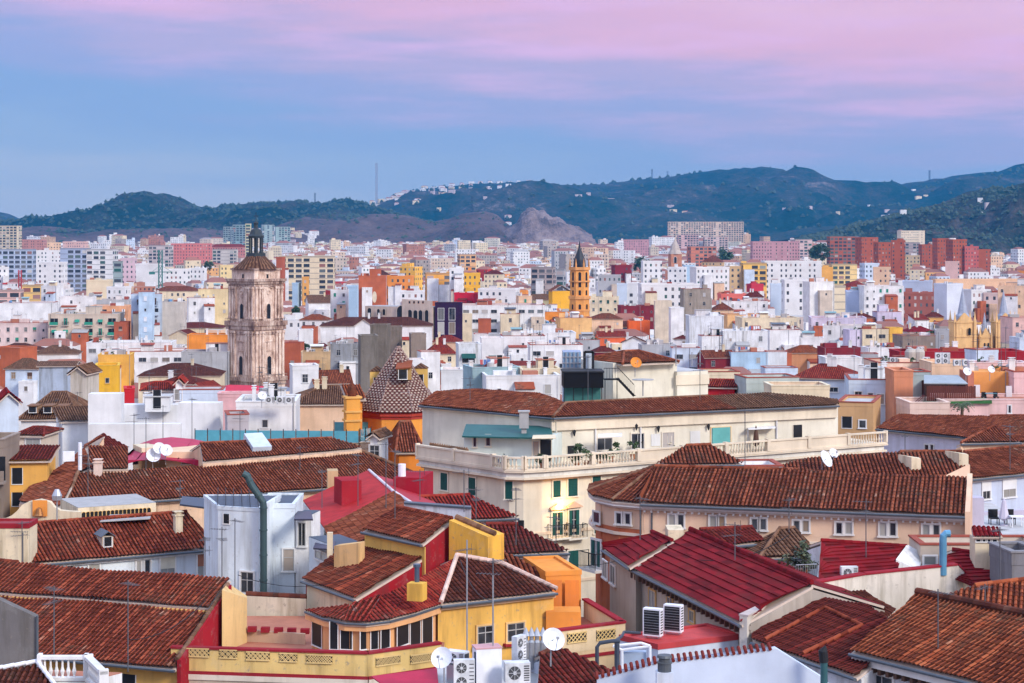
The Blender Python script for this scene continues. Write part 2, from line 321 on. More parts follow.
# ---------------------------------------------------------------- tiled roof surface
def tiles(mb, poly, eA, eB, m=0, p=.26, row=.42, amp=.06, per=6, flatpan=False):
    """real barrel tiles over a roof polygon; columns run up the slope, rows overlap"""
    A = Vector(eA); e = (Vector(eB) - A).normalized(); pts = [Vector(q) for q in poly]
    nrm = Vector((0, 0, 0))
    for i in range(len(pts)): nrm += (pts[i] - pts[0]).cross(pts[(i + 1) % len(pts)] - pts[0])
    nrm.normalize()
    if nrm.z < 0: nrm = -nrm
    e = (e - nrm * e.dot(nrm)).normalized(); s = nrm.cross(e); uv = [((q - A).dot(e), (q - A).dot(s)) for q in pts]; h0 = (pts[0] - A).dot(nrm)
    umin, umax = min(a for a, _ in uv), max(a for a, _ in uv)
    if umax - umin < .05: return
    st = p / per if not flatpan else 1.0; us = [umin] + [k * st for k in range(math.ceil(umin / st + 1e-6), math.floor(umax / st - 1e-6) + 1)] + [umax]
    def rng(u):
        vs = []
        for i in range(len(uv)):
            (a, va), (b, vb) = uv[i], uv[(i + 1) % len(uv)]
            if abs(a - b) < 1e-6:
                if abs(a - u) < 1e-4: vs += [va, vb]
            elif min(a, b) - 1e-5 <= u <= max(a, b) + 1e-5: vs.append(va + (vb - va) * (u - a) / (b - a))
        return (min(vs), max(vs)) if vs else (0, 0)
    rg = [rng(u) for u in us]; vlo, vhi = min(r[0] for r in rg), max(r[1] for r in rg)
    k0, k1 = math.floor(vlo / row), math.ceil(vhi / row); base = len(mb.v); step = .035 if not flatpan else .06; nr = (k1 - k0) * 2
    ea, sa, na, Aa = (np.array(x) for x in (e, s, nrm, A)); idx = 0
    U = np.array(us); lo = np.array([r[0] for r in rg]); hi = np.array([r[1] for r in rg]); n = len(us)
    prof = amp * (np.abs(np.cos(U * math.pi / p)) ** .8 * 2 - 1) + .02 if not flatpan else np.zeros(n)
    V = np.zeros((nr, n)); H = np.zeros((nr, n))
    for k in range(k0, k1):
        r0 = (k - k0) * 2
        V[r0] = np.clip(k * row, lo, hi); V[r0 + 1] = np.clip((k + 1) * row, lo, hi)
        H[r0] = prof + step; H[r0 + 1] = prof
        H[r0] = prof + step * (1 - (V[r0] - k * row) / row); H[r0 + 1] = prof + step * (1 - (V[r0 + 1] - k * row) / row)
    if not flatpan:
        wob = .05 * np.sin(U[None, :] * .55 + V * .35 + A.x) * np.sin(V * .9 + A.y) + .022 * np.sin(U[None, :] * 2.1 + V * 1.7); H = H + wob
    X = Aa + U[None, :, None] * ea + V[:, :, None] * sa + (H[:, :, None] + h0) * na
    mb.v += [tuple(x) for x in X.reshape(-1, 3).tolist()]
    Vl = V.tolist(); Ul = U.tolist()
    for r0 in range(nr - 1):
        joint = r0 % 2 == 1
        for i in range(n - 1):
            if not joint and Vl[r0 + 1][i] - Vl[r0][i] < 1e-5 and Vl[r0 + 1][i + 1] - Vl[r0][i + 1] < 1e-5: continue
            if joint and not (lo[i] < Vl[r0][i] < hi[i] or lo[i + 1] < Vl[r0][i + 1] < hi[i + 1]): continue
            a = base + r0 * n + i; mb.f.append((a, a + 1, a + 1 + n, a + n)); mb.m.append(m)
            vv = Vl[r0][i] + .02 if not joint else Vl[r0][i] - .02; v2 = Vl[r0 + 1][i] - .02 if not joint else vv
            u0, u1 = Ul[i], Ul[i + 1]
            um = (u0 + u1) / 2; k_ = math.floor(um / (p / 2) + .5) * (p / 2) + .001 + p / 4; k_ = um if flatpan else k_
            mb.uv += [(k_, vv), (k_, vv), (k_, v2), (k_, v2)]
def caps(mb, a, b, m=0, r=.13, seg=.42):
    """half-round ridge tiles laid end to end, each a little tilted"""
    a, b = Vector(a), Vector(b); L_ = (b - a).length; n = max(1, int(L_ / seg)); t = (b - a) / n; up = Vector((0, 0, .03))
    for i in range(n):
        u0 = len(mb.uv); mb.tube([a + t * i + up * .4, a + t * (i + 1) + up * 1.6], [r, r * .86], m, 8)
        for j in range(u0, len(mb.uv)): mb.uv[j] = (i * .26 + .065 + 31.2, (i * 7 % 13) * .42 + .2)
# ---------------------------------------------------------------- windows (local: x along the wall, -y outwards, z up)
WM = {}
M_SASH = flat((.40, .39, .38), .5)
def bx(mb, x0, x1, y0, y1, z0, z1, m=0): mb.box(((x0 + x1) / 2, (y0 + y1) / 2, z0), (1, 0), x1 - x0, y1 - y0, z1 - z0, m)
def winmesh(kind, w_, h_, trim=None, acc=None):
    w_, h_ = max(.3, round(w_, 1)), max(.3, round(h_, 1)); key = (kind, w_, h_, trim.name if trim else '', acc.name if acc else '')
    if key in WM: return WM[key]
    mb = MB(); a, b = -w_ / 2, w_ / 2; t = .10
    # slots: 0 surround 1 glass 2 accent 3 iron
    def surround(t=.12, pr=.07):
        bx(mb, a - t, a, -pr, 0, 0, h_, 0); bx(mb, b, b + t, -pr, 0, 0, h_, 0); bx(mb, a - t, b + t, -pr - .01, 0, h_, h_ + t, 0); bx(mb, a - t - .05, b + t + .05, -pr - .06, 0, -.09, 0, 0)
    def sash(n=2, tr=True):
        bx(mb, a, b, -.018, 0, 0, h_, 1)
        for i in range(n + 1):
            x = a + (b - a) * i / n; x = min(max(x, a + .03), b - .03); bx(mb, x - .024, x + .024, -.045, -.018, 0, h_, 4)
        for z in ([0, h_ * .6, h_ - .05] if tr else [0, h_ - .05]): bx(mb, a, b, -.04, -.018, z, z + .05, 4)
    if kind in ('sash', 'small', 'pane'):
        surround(.06 if kind == 'small' else .09, .05 if kind == 'small' else .07); sash(2 if w_ > .7 else 1, kind == 'sash')
    elif kind == 'wide': surround(.07); sash(max(2, int(w_ / .7)), False)
    elif kind == 'hole': bx(mb, a, b, -.012, 0, 0, h_, 1); bx(mb, a - .06, b + .06, -.05, 0, -.06, 0, 0); bx(mb, a - .05, a, -.03, 0, 0, h_, 0); bx(mb, b, b + .05, -.03, 0, 0, h_, 0)
    elif kind == 'shutter':
        surround(.10); bx(mb, a, b, -.04, 0, 0, h_, 2); n = max(3, int(h_ / .12))
        for i in range(n): bx(mb, a + .05, -.02, -.065, -.04, h_ * (i + .2) / n, h_ * (i + .75) / n, 2); bx(mb, .02, b - .05, -.065, -.04, h_ * (i + .2) / n, h_ * (i + .75) / n, 2)
    elif kind == 'roller':
        surround(.09); sash(2, False); bx(mb, a, b, -.06, -.045, h_ * .45, h_, 2)
    elif kind == 'awning':
        surround(.06); sash(2, False); mb.slab([(a - .1, -.05, h_ + .1), (a - .1, -.75, h_ * .55), (b + .1, -.75, h_ * .55), (b + .1, -.05, h_ + .1)], .04, 2)
    elif kind == 'balcony':
        surround(.14, .09); sash(2, True); bx(mb, a - .02, a + w_ * .28, -.12, -.05, 0, h_, 2); bx(mb, b - w_ * .28, b + .02, -.12, -.05, 0, h_, 2)
        bx(mb, a - .45, b + .45, -.75, -.0, -.28, -.12, 0); q = int((w_ + .9) / .13)
        for i in range(q + 1): x = a - .42 + (w_ + .84) * i / q; bx(mb, x - .012, x + .012, -.72, -.69, -.12, .9, 3)
        for y in (-.72, -.05):
            for x in (a - .43, b + .4): bx(mb, x, x + .03, y, y + .03, -.12, .93, 3)
        bx(mb, a - .45, b + .45, -.74, -.68, .88, .93, 3); bx(mb, a - .45, a - .41, -.7, 0, .88, .92, 3); bx(mb, b + .41, b + .45, -.7, 0, .88, .92, 3)
    elif kind == 'terrace':   # slab, solid parapet and dark opening behind
        bx(mb, a, b, -.015, 0, 0, h_, 1); bx(mb, a - .1, b + .1, -.9, 0, -.2, 0, 0); bx(mb, a - .1, b + .1, -.9, -.8, 0, .85, 2); bx(mb, 0, .08, -.05, 0, 0, h_, 4)
    elif kind == 'arch':
        r = w_ / 2; seg = 10; zc = h_ - r; pts = [Vector((a, -.014, 0)), Vector((b, -.014, 0))] + [Vector((r * math.cos(k * math.pi / seg), -.014, zc + r * math.sin(k * math.pi / seg))) for k in range(seg + 1)]
        mb.face(pts, 1); k1 = [(r * 1.16 * math.cos(k * math.pi / seg), zc + r * 1.16 * math.sin(k * math.pi / seg)) for k in range(seg + 1)]; k0 = [(p.x, p.z) for p in pts[2:]]
        for i in range(seg):
            mb.face([(k0[i][0], -.09, k0[i][1]), (k1[i][0], -.09, k1[i][1]), (k1[i + 1][0], -.09, k1[i + 1][1]), (k0[i + 1][0], -.09, k0[i + 1][1])], 0)
            mb.face([(k1[i][0], 0, k1[i][1]), (k1[i + 1][0], 0, k1[i + 1][1]), (k1[i + 1][0], -.09, k1[i + 1][1]), (k1[i][0], -.09, k1[i][1])], 0)
            mb.face([(k0[i + 1][0], 0, k0[i + 1][1]), (k0[i][0], 0, k0[i][1]), (k0[i][0], -.09, k0[i][1]), (k0[i + 1][0], -.09, k0[i + 1][1])], 0)
        bx(mb, a - .16 * r, a, -.09, 0, 0, zc, 0); bx(mb, b, b + .16 * r, -.09, 0, 0, zc, 0)
    elif kind == 'lattice':
        bx(mb, a, b, -.01, 0, 0, h_, 1); n = max(2, round(w_ / .26))
        for i in range(n + 1):
            x = a + w_ * i / n
            for s in (-1, 1):
                x2 = x + s * h_; xa, xb = x, max(a, min(b, x2)); zz = h_ * abs(xb - xa) / h_
                if abs(xb - xa) > .03: mb.tube([(xa, -.03, 0), (xb, -.03, zz)], .022, 2, 4, False)
                x2 = x - s * h_; xb = max(a, min(b, x2)); zz = h_ * (1 - abs(xb - xa) / h_)
                if abs(xb - xa) > .03: mb.tube([(xa, -.03, h_), (xb, -.03, zz)], .022, 2, 4, False)
        for z in (0, h_): bx(mb, a, b, -.06, 0, z - .03, z + .03, 2)
    me = mb.mesh('window_mesh', [trim or M_FRAME, M_VOID if kind in ('arch', 'hole', 'lattice', 'terrace') else M_GLASS, acc or M_SHUT, M_IRON, M_SASH]); WM[key] = me; return me

# ---------------------------------------------------------------- building made of traced roof planes
class House:
    def __init__(s, name, label, cat='house', at_=None, group=None):
        s.root = thing(name, label, cat, at_, group); s.walls = {}; s.roofs = {}; s.trim = {}
    def W(s, m): return s.walls.setdefault(m.name, (m, MB()))[1]
    def T(s, m): return s.trim.setdefault(m.name, (m, MB()))[1]
    def Rf(s, k): return s.roofs.setdefault(k, MB())
    def shed(s, A, B, pitch, px, kind='brown', wm=None, zb=0.0, over=.35, back=None, cornice=None, fine=True, gut=True, lift=0, under=None, p=.26, row=.42, tk=.12):
        """A,B eave ends (Vector); px = polygon traced in the photograph on that slope; back = metres of the far slope"""
        pl = slope_plane(A, B, R(pitch)); poly = [q if isinstance(q, Vector) else pl.hit(*q) for q in px]
        ar = sum(a.x * b.y - b.x * a.y for a, b in zip(poly, poly[1:] + poly[:1]))
        if ar < 0: poly = poly[::-1]
        if lift: poly = [q + Vector((0, 0, lift)) for q in poly]
        mb = s.Rf(kind); e = (B - A).normalized()
        if fine: tiles(mb, poly, A, B, 0, p=p, row=row, flatpan=(kind == 'crimson'), per=6 if A.y < 125 else 4)
        else:
            sv = pl.n.cross(e); mb.face(poly, 0, [((q - A).dot(e), (q - A).dot(sv)) for q in poly])
        mb.slab([q - pl.n * .13 for q in poly], tk, 1)
        h = Vector((-e.y, e.x, 0)).normalized()
        def inset(q):
            v = (q - A).dot(h); return q + (h * (over - v) + Vector((0, 0, 1)) * (over - v) * math.tan(R(pitch)) if v < over else Vector((0, 0, 0)))
        if wm is not None:
            base = [inset(q) - Vector((0, 0, tk + .14)) for q in poly]; s.W(wm).prism(base, zb)
        if gut:
            v = [(q - A).dot(h) for q in poly]; lowq = sorted([q for q, vv in zip(poly, v) if vv < min(v) + .6], key=lambda q: (q - A).dot(e))
            if len(lowq) >= 2:
                a, b = lowq[0], lowq[-1]; d = Vector((0, 0, tk + .16)); s.T(M_ZINC).tube([a - h * .07 - d * .55, b - h * .07 - d * .55], .085, 0, 6)
                if cornice is not None:
                    a2, b2 = a + h * (over - .12) - Vector((0, 0, .52)), b + h * (over - .12) - Vector((0, 0, .52)); c = (a2 + b2) / 2; s.T(cornice).prism([a2 + Vector((0, 0, .34)) - h * .1, b2 + Vector((0, 0, .34)) - h * .1, b2 + h * .2 + Vector((0, 0, .34)), a2 + h * .2 + Vector((0, 0, .34))], min(a2.z, b2.z) + .14)
        if back:
            hi = sorted(poly, key=lambda q: -(q - A).dot(h))[:2]; hi.sort(key=lambda q: (q - A).dot(e)); r1, r2 = hi; dz = Vector((0, 0, math.tan(R(pitch)) * back))
            bp = [r1, r2, r2 + h * back - dz, r1 + h * back - dz]; nb = newell(bp); nb = nb if nb.z > 0 else -nb
            sv = (bp[0] - bp[3]).normalized(); mb.face([q for q in bp], 0, [((q - r1).dot(e), (q - bp[3]).dot(sv)) for q in bp]); mb.slab([q - nb * .03 for q in bp], tk, 1)
            caps(mb, r1 + Vector((0, 0, .02)), r2 + Vector((0, 0, .02)), 0)
            if wm is not None: s.W(wm).prism([q - Vector((0, 0, tk + .14)) for q in bp], zb)
        s.last = (A + h * over, B + h * over, h, e, pl, poly); return poly
    def wallline(s): return s.last[0], s.last[1]
    def block(s, foot, zt, zb, wm, mt=None, rim=0, rimh=.5, rimm=None):
        """vertical block on footprint points (CCW), flat top"""
        q = [Vector((p_.x, p_.y, zt)) for p_ in foot]; tm = mt or wm; W_ = s.W(wm); n = len(q)
        k = len(W_.f); W_.prism(q, zb)
        if mt is not None: s.Rf('plain:' + mt.name).slab([a + Vector((0, 0, .03)) for a in q], .025, 0); s.plain = getattr(s, 'plain', {}); s.plain['plain:' + mt.name] = mt
        if rim: ringwall(s.T(rimm or wm), q, zt - .15, zt + rimh, .04, rim)
        return q
    def win(s, kind, A, B, rects, trim=None, acc=None, name='window', label=None):
        pl = wall_plane(A, B); e = (B - A); rz = math.atan2(e.y, e.x)
        for (x0, y0, x1, y1) in rects:
            b = pl.hit((x0 + x1) / 2, y1); a_ = pl.hit(x0, y1); c = pl.hit(x1, y1); t_ = pl.hit((x0 + x1) / 2, y0)
            w_ = (c - a_).to_2d().length; nrm = Vector((e.y, -e.x, 0)).normalized(); place(name, winmesh(kind, w_, t_.z - b.z, trim, acc), s.root, b + nrm * .012, rz, label=label)
    def done(s, slabmat=None):
        for k, (m, mb) in s.walls.items(): mb.part('wall', m, s.root)
        for k, (m, mb) in s.trim.items(): mb.part('trim', m, s.root)
        for k, mb in s.roofs.items():
            if k.startswith('plain:'): mb.part('roof', s.plain[k], s.root)
            elif k.startswith('m:'): mb.part('roof', MATS[k[2:]], s.root)
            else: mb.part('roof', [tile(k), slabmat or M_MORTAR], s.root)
        return s.root
def facet(h_, A, B, poly, kind, wm, zb, tk=.12, over=0.0):
    q = [Vector(p) for p in poly]; ar = sum(a.x * b.y - b.x * a.y for a, b in zip(q, q[1:] + q[:1]))
    if ar < 0: q = q[::-1]
    mb = h_.Rf(kind); tiles(mb, q, A, B, 0); mb.slab([p - Vector((0, 0, .14)) for p in q], tk, 1)
    if wm is not None:
        c = sum(q, Vector()) / len(q); h = Vector((-(B - A).y, (B - A).x, 0)).normalized()
        h_.W(wm).prism([p + (h * over if (p - A).dot(h) < .05 else Vector((0, 0, 0))) - Vector((0, 0, tk + .14)) for p in q], zb)
def quadfoot(A, B, dep):
    e = (B - A); h = Vector((-e.y, e.x, 0)).normalized(); return [Vector((A.x, A.y, 0)), Vector((B.x, B.y, 0)), Vector((B.x, B.y, 0)) + h * dep, Vector((A.x, A.y, 0)) + h * dep]

# ---------------------------------------------------------------- small shared meshes
def mesh_ac(double=True):
    mb = MB(); hh = 1.35 if double else .75; bx(mb, -.46, .46, -.17, .17, .08, hh, 0)
    for z in ((.38, 1.0) if double else (.42,)):
        ring = [(-.12 + .23 * math.cos(k * math.pi / 8), z + .23 * math.sin(k * math.pi / 8)) for k in range(16)]
        mb.face([(x, -.178, zz) for x, zz in ring][::-1] if False else [(x, -.178, zz) for x, zz in ring], 1)
        for k in range(8): a = k * math.pi / 4; mb.tube([(-.12, -.19, z), (-.12 + .26 * math.cos(a), -.19, z + .26 * math.sin(a))], .008, 0, 4, False)
        mb.tube([(-.12 + .05 * math.cos(k * math.pi / 4), -.2, z + .05 * math.sin(k * math.pi / 4)) for k in range(9)], .02, 0, 4, False)
    for k in range(7): bx(mb, .22, .42, -.178, -.17, .15 + k * (hh - .2) / 7, .19 + k * (hh - .2) / 7, 1)
    bx(mb, -.4, -.32, -.17, .17, 0, .08, 2); bx(mb, .32, .4, -.17, .17, 0, .08, 2); bx(mb, .46, .466, -.14, .14, .15, hh - .1, 1)
    return mb.mesh('air_conditioner', [flat((.60, .61, .62), .5, 0.0, .3), flat((.07, .07, .075), .6), M_STEEL])
def mesh_ac_parts():
    return
def mesh_dish(r=.5):
    mb = MB(); seg = 18; rings = []
    for i in range(5):
        rr = r * i / 4; rings.append([Vector((rr * math.cos(k * 2 * math.pi / seg), -.9 - .35 * r * (rr / r) ** 2 + .35 * r + .5, rr * math.sin(k * 2 * math.pi / seg))) for k in range(seg)])
    M_ = Matrix.Rotation(R(-28), 3, 'X')
    T_ = lambda p: (M_ @ p) + Vector((0, .15, 1.1))
    for a, b in zip(rings, rings[1:]):
        for k in range(seg): mb.face([T_(a[k]), T_(b[k]), T_(b[(k + 1) % seg]), T_(a[(k + 1) % seg])], 0)
        for k in range(seg): mb.face([T_(a[(k + 1) % seg] + Vector((0, .02, 0))), T_(b[(k + 1) % seg] + Vector((0, .02, 0))), T_(b[k] + Vector((0, .02, 0))), T_(a[k] + Vector((0, .02, 0)))], 0)
    return mb, T_, rings
def dish(label, pos, rz=0, r=.5, group=None, name='satellite_dish', root=None):
    root = root or thing(name, label, 'satellite dish', pos, group); k = ('dish', round(r, 2))
    if k not in WM:
        mb, T_, rings = mesh_dish(r); me = mb.mesh('dish', M_WPAINT); m2 = MB(); m2.tube([(0, .15, 0), (0, .15, 1.05)], .035, 0, 6); m2.tube([(0, .15, 1.0), tuple(T_(Vector((0, -.35, 0))))], .03, 0, 6)
        a = T_(Vector((0, -.4, -r))); f_ = T_(Vector((0, -.4 - r * .95, -r * .2))); m2.tube([tuple(a), tuple(f_)], .015, 0, 5); m2.box((f_.x, f_.y, f_.z - .05), (1, 0), .1, .12, .1, 0)
        WM[k] = (me, m2.mesh('mast', M_STEEL))
    place('reflector', WM[k][0], root, pos, rz); place('mast', WM[k][1], root, pos, rz); return root
def mesh_antenna(h=3.0, kind=0):
    mb = MB(); mb.tube([(0, 0, 0), (0, 0, h)], .030, 0, 5); r = random.Random(kind)
    for lv in range(1 + kind % 2):
        z = h - .15 - lv * .55; a = r.uniform(0, 3.1); e = Vector((math.cos(a), math.sin(a), 0)); n = Vector((-e.y, e.x, 0)); c = Vector((0, 0, z)); ln = .75
        mb.tube([c - e * ln * .35, c + e * ln], .016, 0, 4)
        for k in range(7): q = c + e * (-.3 + k * .17); w_ = .32 - .02 * k; mb.tube([q - n * w_, q + n * w_], .010, 0, 4, False)
        if kind % 3 == 0:
            for sg in (-1, 1): mb.tube([c - e * .3 + Vector((0, 0, -.25)), c - e * .3 + Vector((0, 0, .25))], .012, 0, 4, False)
    return mb.mesh('antenna', flat((.10, .10, .11), .5))
def mesh_grille():
    mb = MB(); bx(mb, -.46, .46, -.2, .2, .08, 1.42, 0); bx(mb, -.40, .40, -.208, -.2, .16, 1.34, 1)
    for k in range(9): bx(mb, -.40, .40, -.214, -.208, .2 + k * .13, .215 + k * .13, 2)
    for k in range(9): bx(mb, -.468, -.46, -.15, .13, .2 + k * .13, .26 + k * .13, 1); bx(mb, .46, .468, -.15, .13, .2 + k * .13, .26 + k * .13, 1)
    bx(mb, -.4, -.32, -.17, .17, 0, .08, 2); bx(mb, .32, .4, -.17, .17, 0, .08, 2); return mb.mesh('air_conditioner', [M_WPAINT, M_IRON, M_STEEL])
AC2, AC1, ACG = mesh_ac(True), mesh_ac(False), mesh_grille()
ANT = [mesh_antenna(h_, k) for k, h_ in enumerate((2.6, 3.4, 4.2, 2.0))]
def chimney_mb(mb, pos, w_=.6, d_=.45, h_=1.3, e=(1, 0), m=0, mc=1):
    p = Vector(pos); mb.box(p, e, w_, d_, h_, m); mb.box(p + Vector((0, 0, h_)), e, w_ + .14, d_ + .14, .09, mc); mb.box(p + Vector((0, 0, h_ + .09)), e, w_ - .15, d_ - .12, .16, m); mb.box(p + Vector((0, 0, h_ + .25)), e, w_ + .1, d_ + .1, .06, mc)
def leafcloud(mb, c, rx, rz_, n, size, m=0, rg=rnd, flat_=1.0):
    """leaf-sized faces gathered in clumps through a crown's volume"""
    cl = []
    for _ in range(max(5, n // 60)):
        a, b, q = rg.uniform(0, 6.28), rg.uniform(-1, 1), rg.uniform(.35, 1) ** .5; cl.append((Vector((math.cos(a) * math.sqrt(1 - b * b) * rx * q, math.sin(a) * math.sqrt(1 - b * b) * rx * q, b * rz_ * q)), rg.uniform(.22, .42) * rx))
    for i in range(n):
        k, kr = cl[i % len(cl)]; o = Vector((rg.gauss(0, .5), rg.gauss(0, .5), rg.gauss(0, .42))) * kr; p = Vector(c) + k + o
        u = Vector((rg.uniform(-1, 1), rg.uniform(-1, 1), rg.uniform(-.5, .5))).normalized(); v = u.cross(Vector((rg.uniform(-1, 1), rg.uniform(-1, 1), rg.uniform(-1, 1)))).normalized(); s_ = size * rg.uniform(.6, 1.3)
        mb.face([p - u * s_, p - v * s_ * .6, p + u * s_, p + v * s_ * .6], m, [(i % 17, 0)] * 4)
def leafmat(a=(.02, .045, .018), b=(.07, .12, .04)):
    key = 'leaf_%.3f' % (a[0] + b[1] * 10)
    if key in MATS: return MATS[key]
    m, t, s = newmat(key); g = nn(t, 'ShaderNodeNewGeometry').outputs['Position']; t.links.new(ramp(t, noise(t, g, 1.2, 4), [(.35, a), (.65, b)]), s.inputs['Base Color']); s.inputs['Roughness'].default_value = .7; MATS[key] = m; return m
M_BARK = flat((.12, .08, .05), .9)
def tree(name, label, base, h_, rx, n=900, cat='tree', mat=None, group=None, size=.28):
    r = thing(name, label, cat, base, group); rg = random.Random(int(h_ * 97 + base[0])); b = Vector(base); t_ = MB(); tp = b + Vector((rg.uniform(-.3, .3), 0, h_ * .6)); t_.tube([b, b.lerp(tp, .5) + Vector((.1, 0, 0)), tp], [.22, .17, .1], 0, 7)
    for k in range(5): a = k * 1.26; t_.tube([b.lerp(tp, .7), tp + Vector((math.cos(a) * rx * .6, math.sin(a) * rx * .6, h_ * .18))], [.09, .03], 0, 5)
    t_.part('trunk', M_BARK, r); c = MB(); leafcloud(c, b + Vector((0, 0, h_ - rx * .95)), rx, rx * .9, n, size, 0, rg); c.part('crown', mat or leafmat(), r); return r
def balustrade(root, pts, h_=1.0, solid=(), mat=None, step=.28, name='balustrade', every=4.2):
    """stone balustrade along a polyline: plinth, turned balusters, coping and piers"""
    base = MB(); bal = base
    for i in range(len(pts) - 1):
        a, b = Vector(pts[i]), Vector(pts[i + 1]); e = (b - a); L_ = e.length; e.normalize(); q = max(1, round(L_ / every))
        n_ = Vector((-e.y, e.x, 0))
        def seg(t0, t1, z0, z1, th, mb=base):
            p0, p1 = a + e * t0, a + e * t1; mb.prism([p0 - n_ * th + Vector((0, 0, z1)), p1 - n_ * th + Vector((0, 0, z1)), p1 + n_ * th + Vector((0, 0, z1)), p0 + n_ * th + Vector((0, 0, z1))], [p0.z + z0, p1.z + z0, p1.z + z0, p0.z + z0])
        seg(0, L_, 0, .18, .15); seg(0, L_, h_ - .14, h_, .17)
        for k in range(q):
            t0, t1 = L_ * k / q, L_ * (k + 1) / q; seg(max(t0 - .17, 0), t0 + .17, .18, h_ + .08, .2)
            if (i, k) in solid or (i, -1) in solid: seg(t0 + .17, t1 - .17, .18, h_ - .14, .08)
            else:
                m_ = int((t1 - t0 - .4) / step)
                for j in range(m_): p = a + e * (t0 + .3 + j * step); bal.lathe((p.x, p.y, p.z + .18), [(.07, 0), (.045, .08), (.10, .26), (.05, .45), (.045, h_ - .42), (.075, h_ - .32)], 0, 6)
        seg(L_ - .17, L_, .18, h_ + .08, .2)
    return base.part(name, mat or M_CREAMT, root)
M_CREAMT = wall((.76, .64, .48), .2); M_WT = wall(WHITE, .3); M_REDT = wall((.30, .02, .03), .3)
# ---------------------------------------------------------------- ordinary town buildings
REG = []        # (object, colour word, kind words, detail words, px, py, d)
def tiled_hip(mb, q, zr, mode, fine, kind):
    """q = eave corners CCW starting front-left; ridge along the longer side"""
    A, B, C, D = q
    wx, wy = (B - A).length, (D - A).length; ex, ey = (B - A) / wx, (D - A) / wy
    def face(poly, a, b):
        if fine: tiles(mb, poly, a, b, 0, per=4, amp=.05)
        else:
            e = (b - a).normalized(); n_ = (poly[1] - poly[0]).cross(poly[2] - poly[1]).normalized(); s = n_.cross(e); mb.face(poly, 0, [((p - a).dot(e), (p - a).dot(s)) for p in poly])
    up = Vector((0, 0, zr - A.z)); o = .35
    A, B, C, D = A - ex * o - ey * o, B + ex * o - ey * o, C + ex * o + ey * o, D - ex * o + ey * o
    if mode == 'gabf': r0, r1 = A.lerp(B, .5) + up, D.lerp(C, .5) + up; fs = [([B, C, r1, r0], B, C), ([D, A, r0, r1], D, A)]
    elif mode == 'shed': r0, r1 = D + up, C + up; fs = [([A, B, r1, r0], A, B)]
    else:
        ins = min(wy * .5, wx * .42) if mode == 'hip' else 0
        if mode == 'pyr': ins = wx / 2 + o - .05
        r0, r1 = A.lerp(D, .5) + ex * ins + up, B.lerp(C, .5) - ex * ins + up
        fs = [([A, B, r1, r0], A, B), ([C, D, r0, r1], C, D)]
        if mode in ('hip', 'pyr'): fs += [([B, C, r1], B, C), ([D, A, r0], D, A)]
    for p, a, b in fs: face(p, a, b); mb.slab([x - Vector((0, 0, .13 if fine else .06)) for x in p], .1, 1)
    if mode != 'shed' and fine:
        caps(mb, r0, r1)
        if mode in ('hip', 'pyr'):
            for a, r in ((A, r0), (D, r0), (B, r1), (C, r1)): caps(mb, a, r)
    return r0, r1
def cname(c): return CNAME.get(c, 'pale')
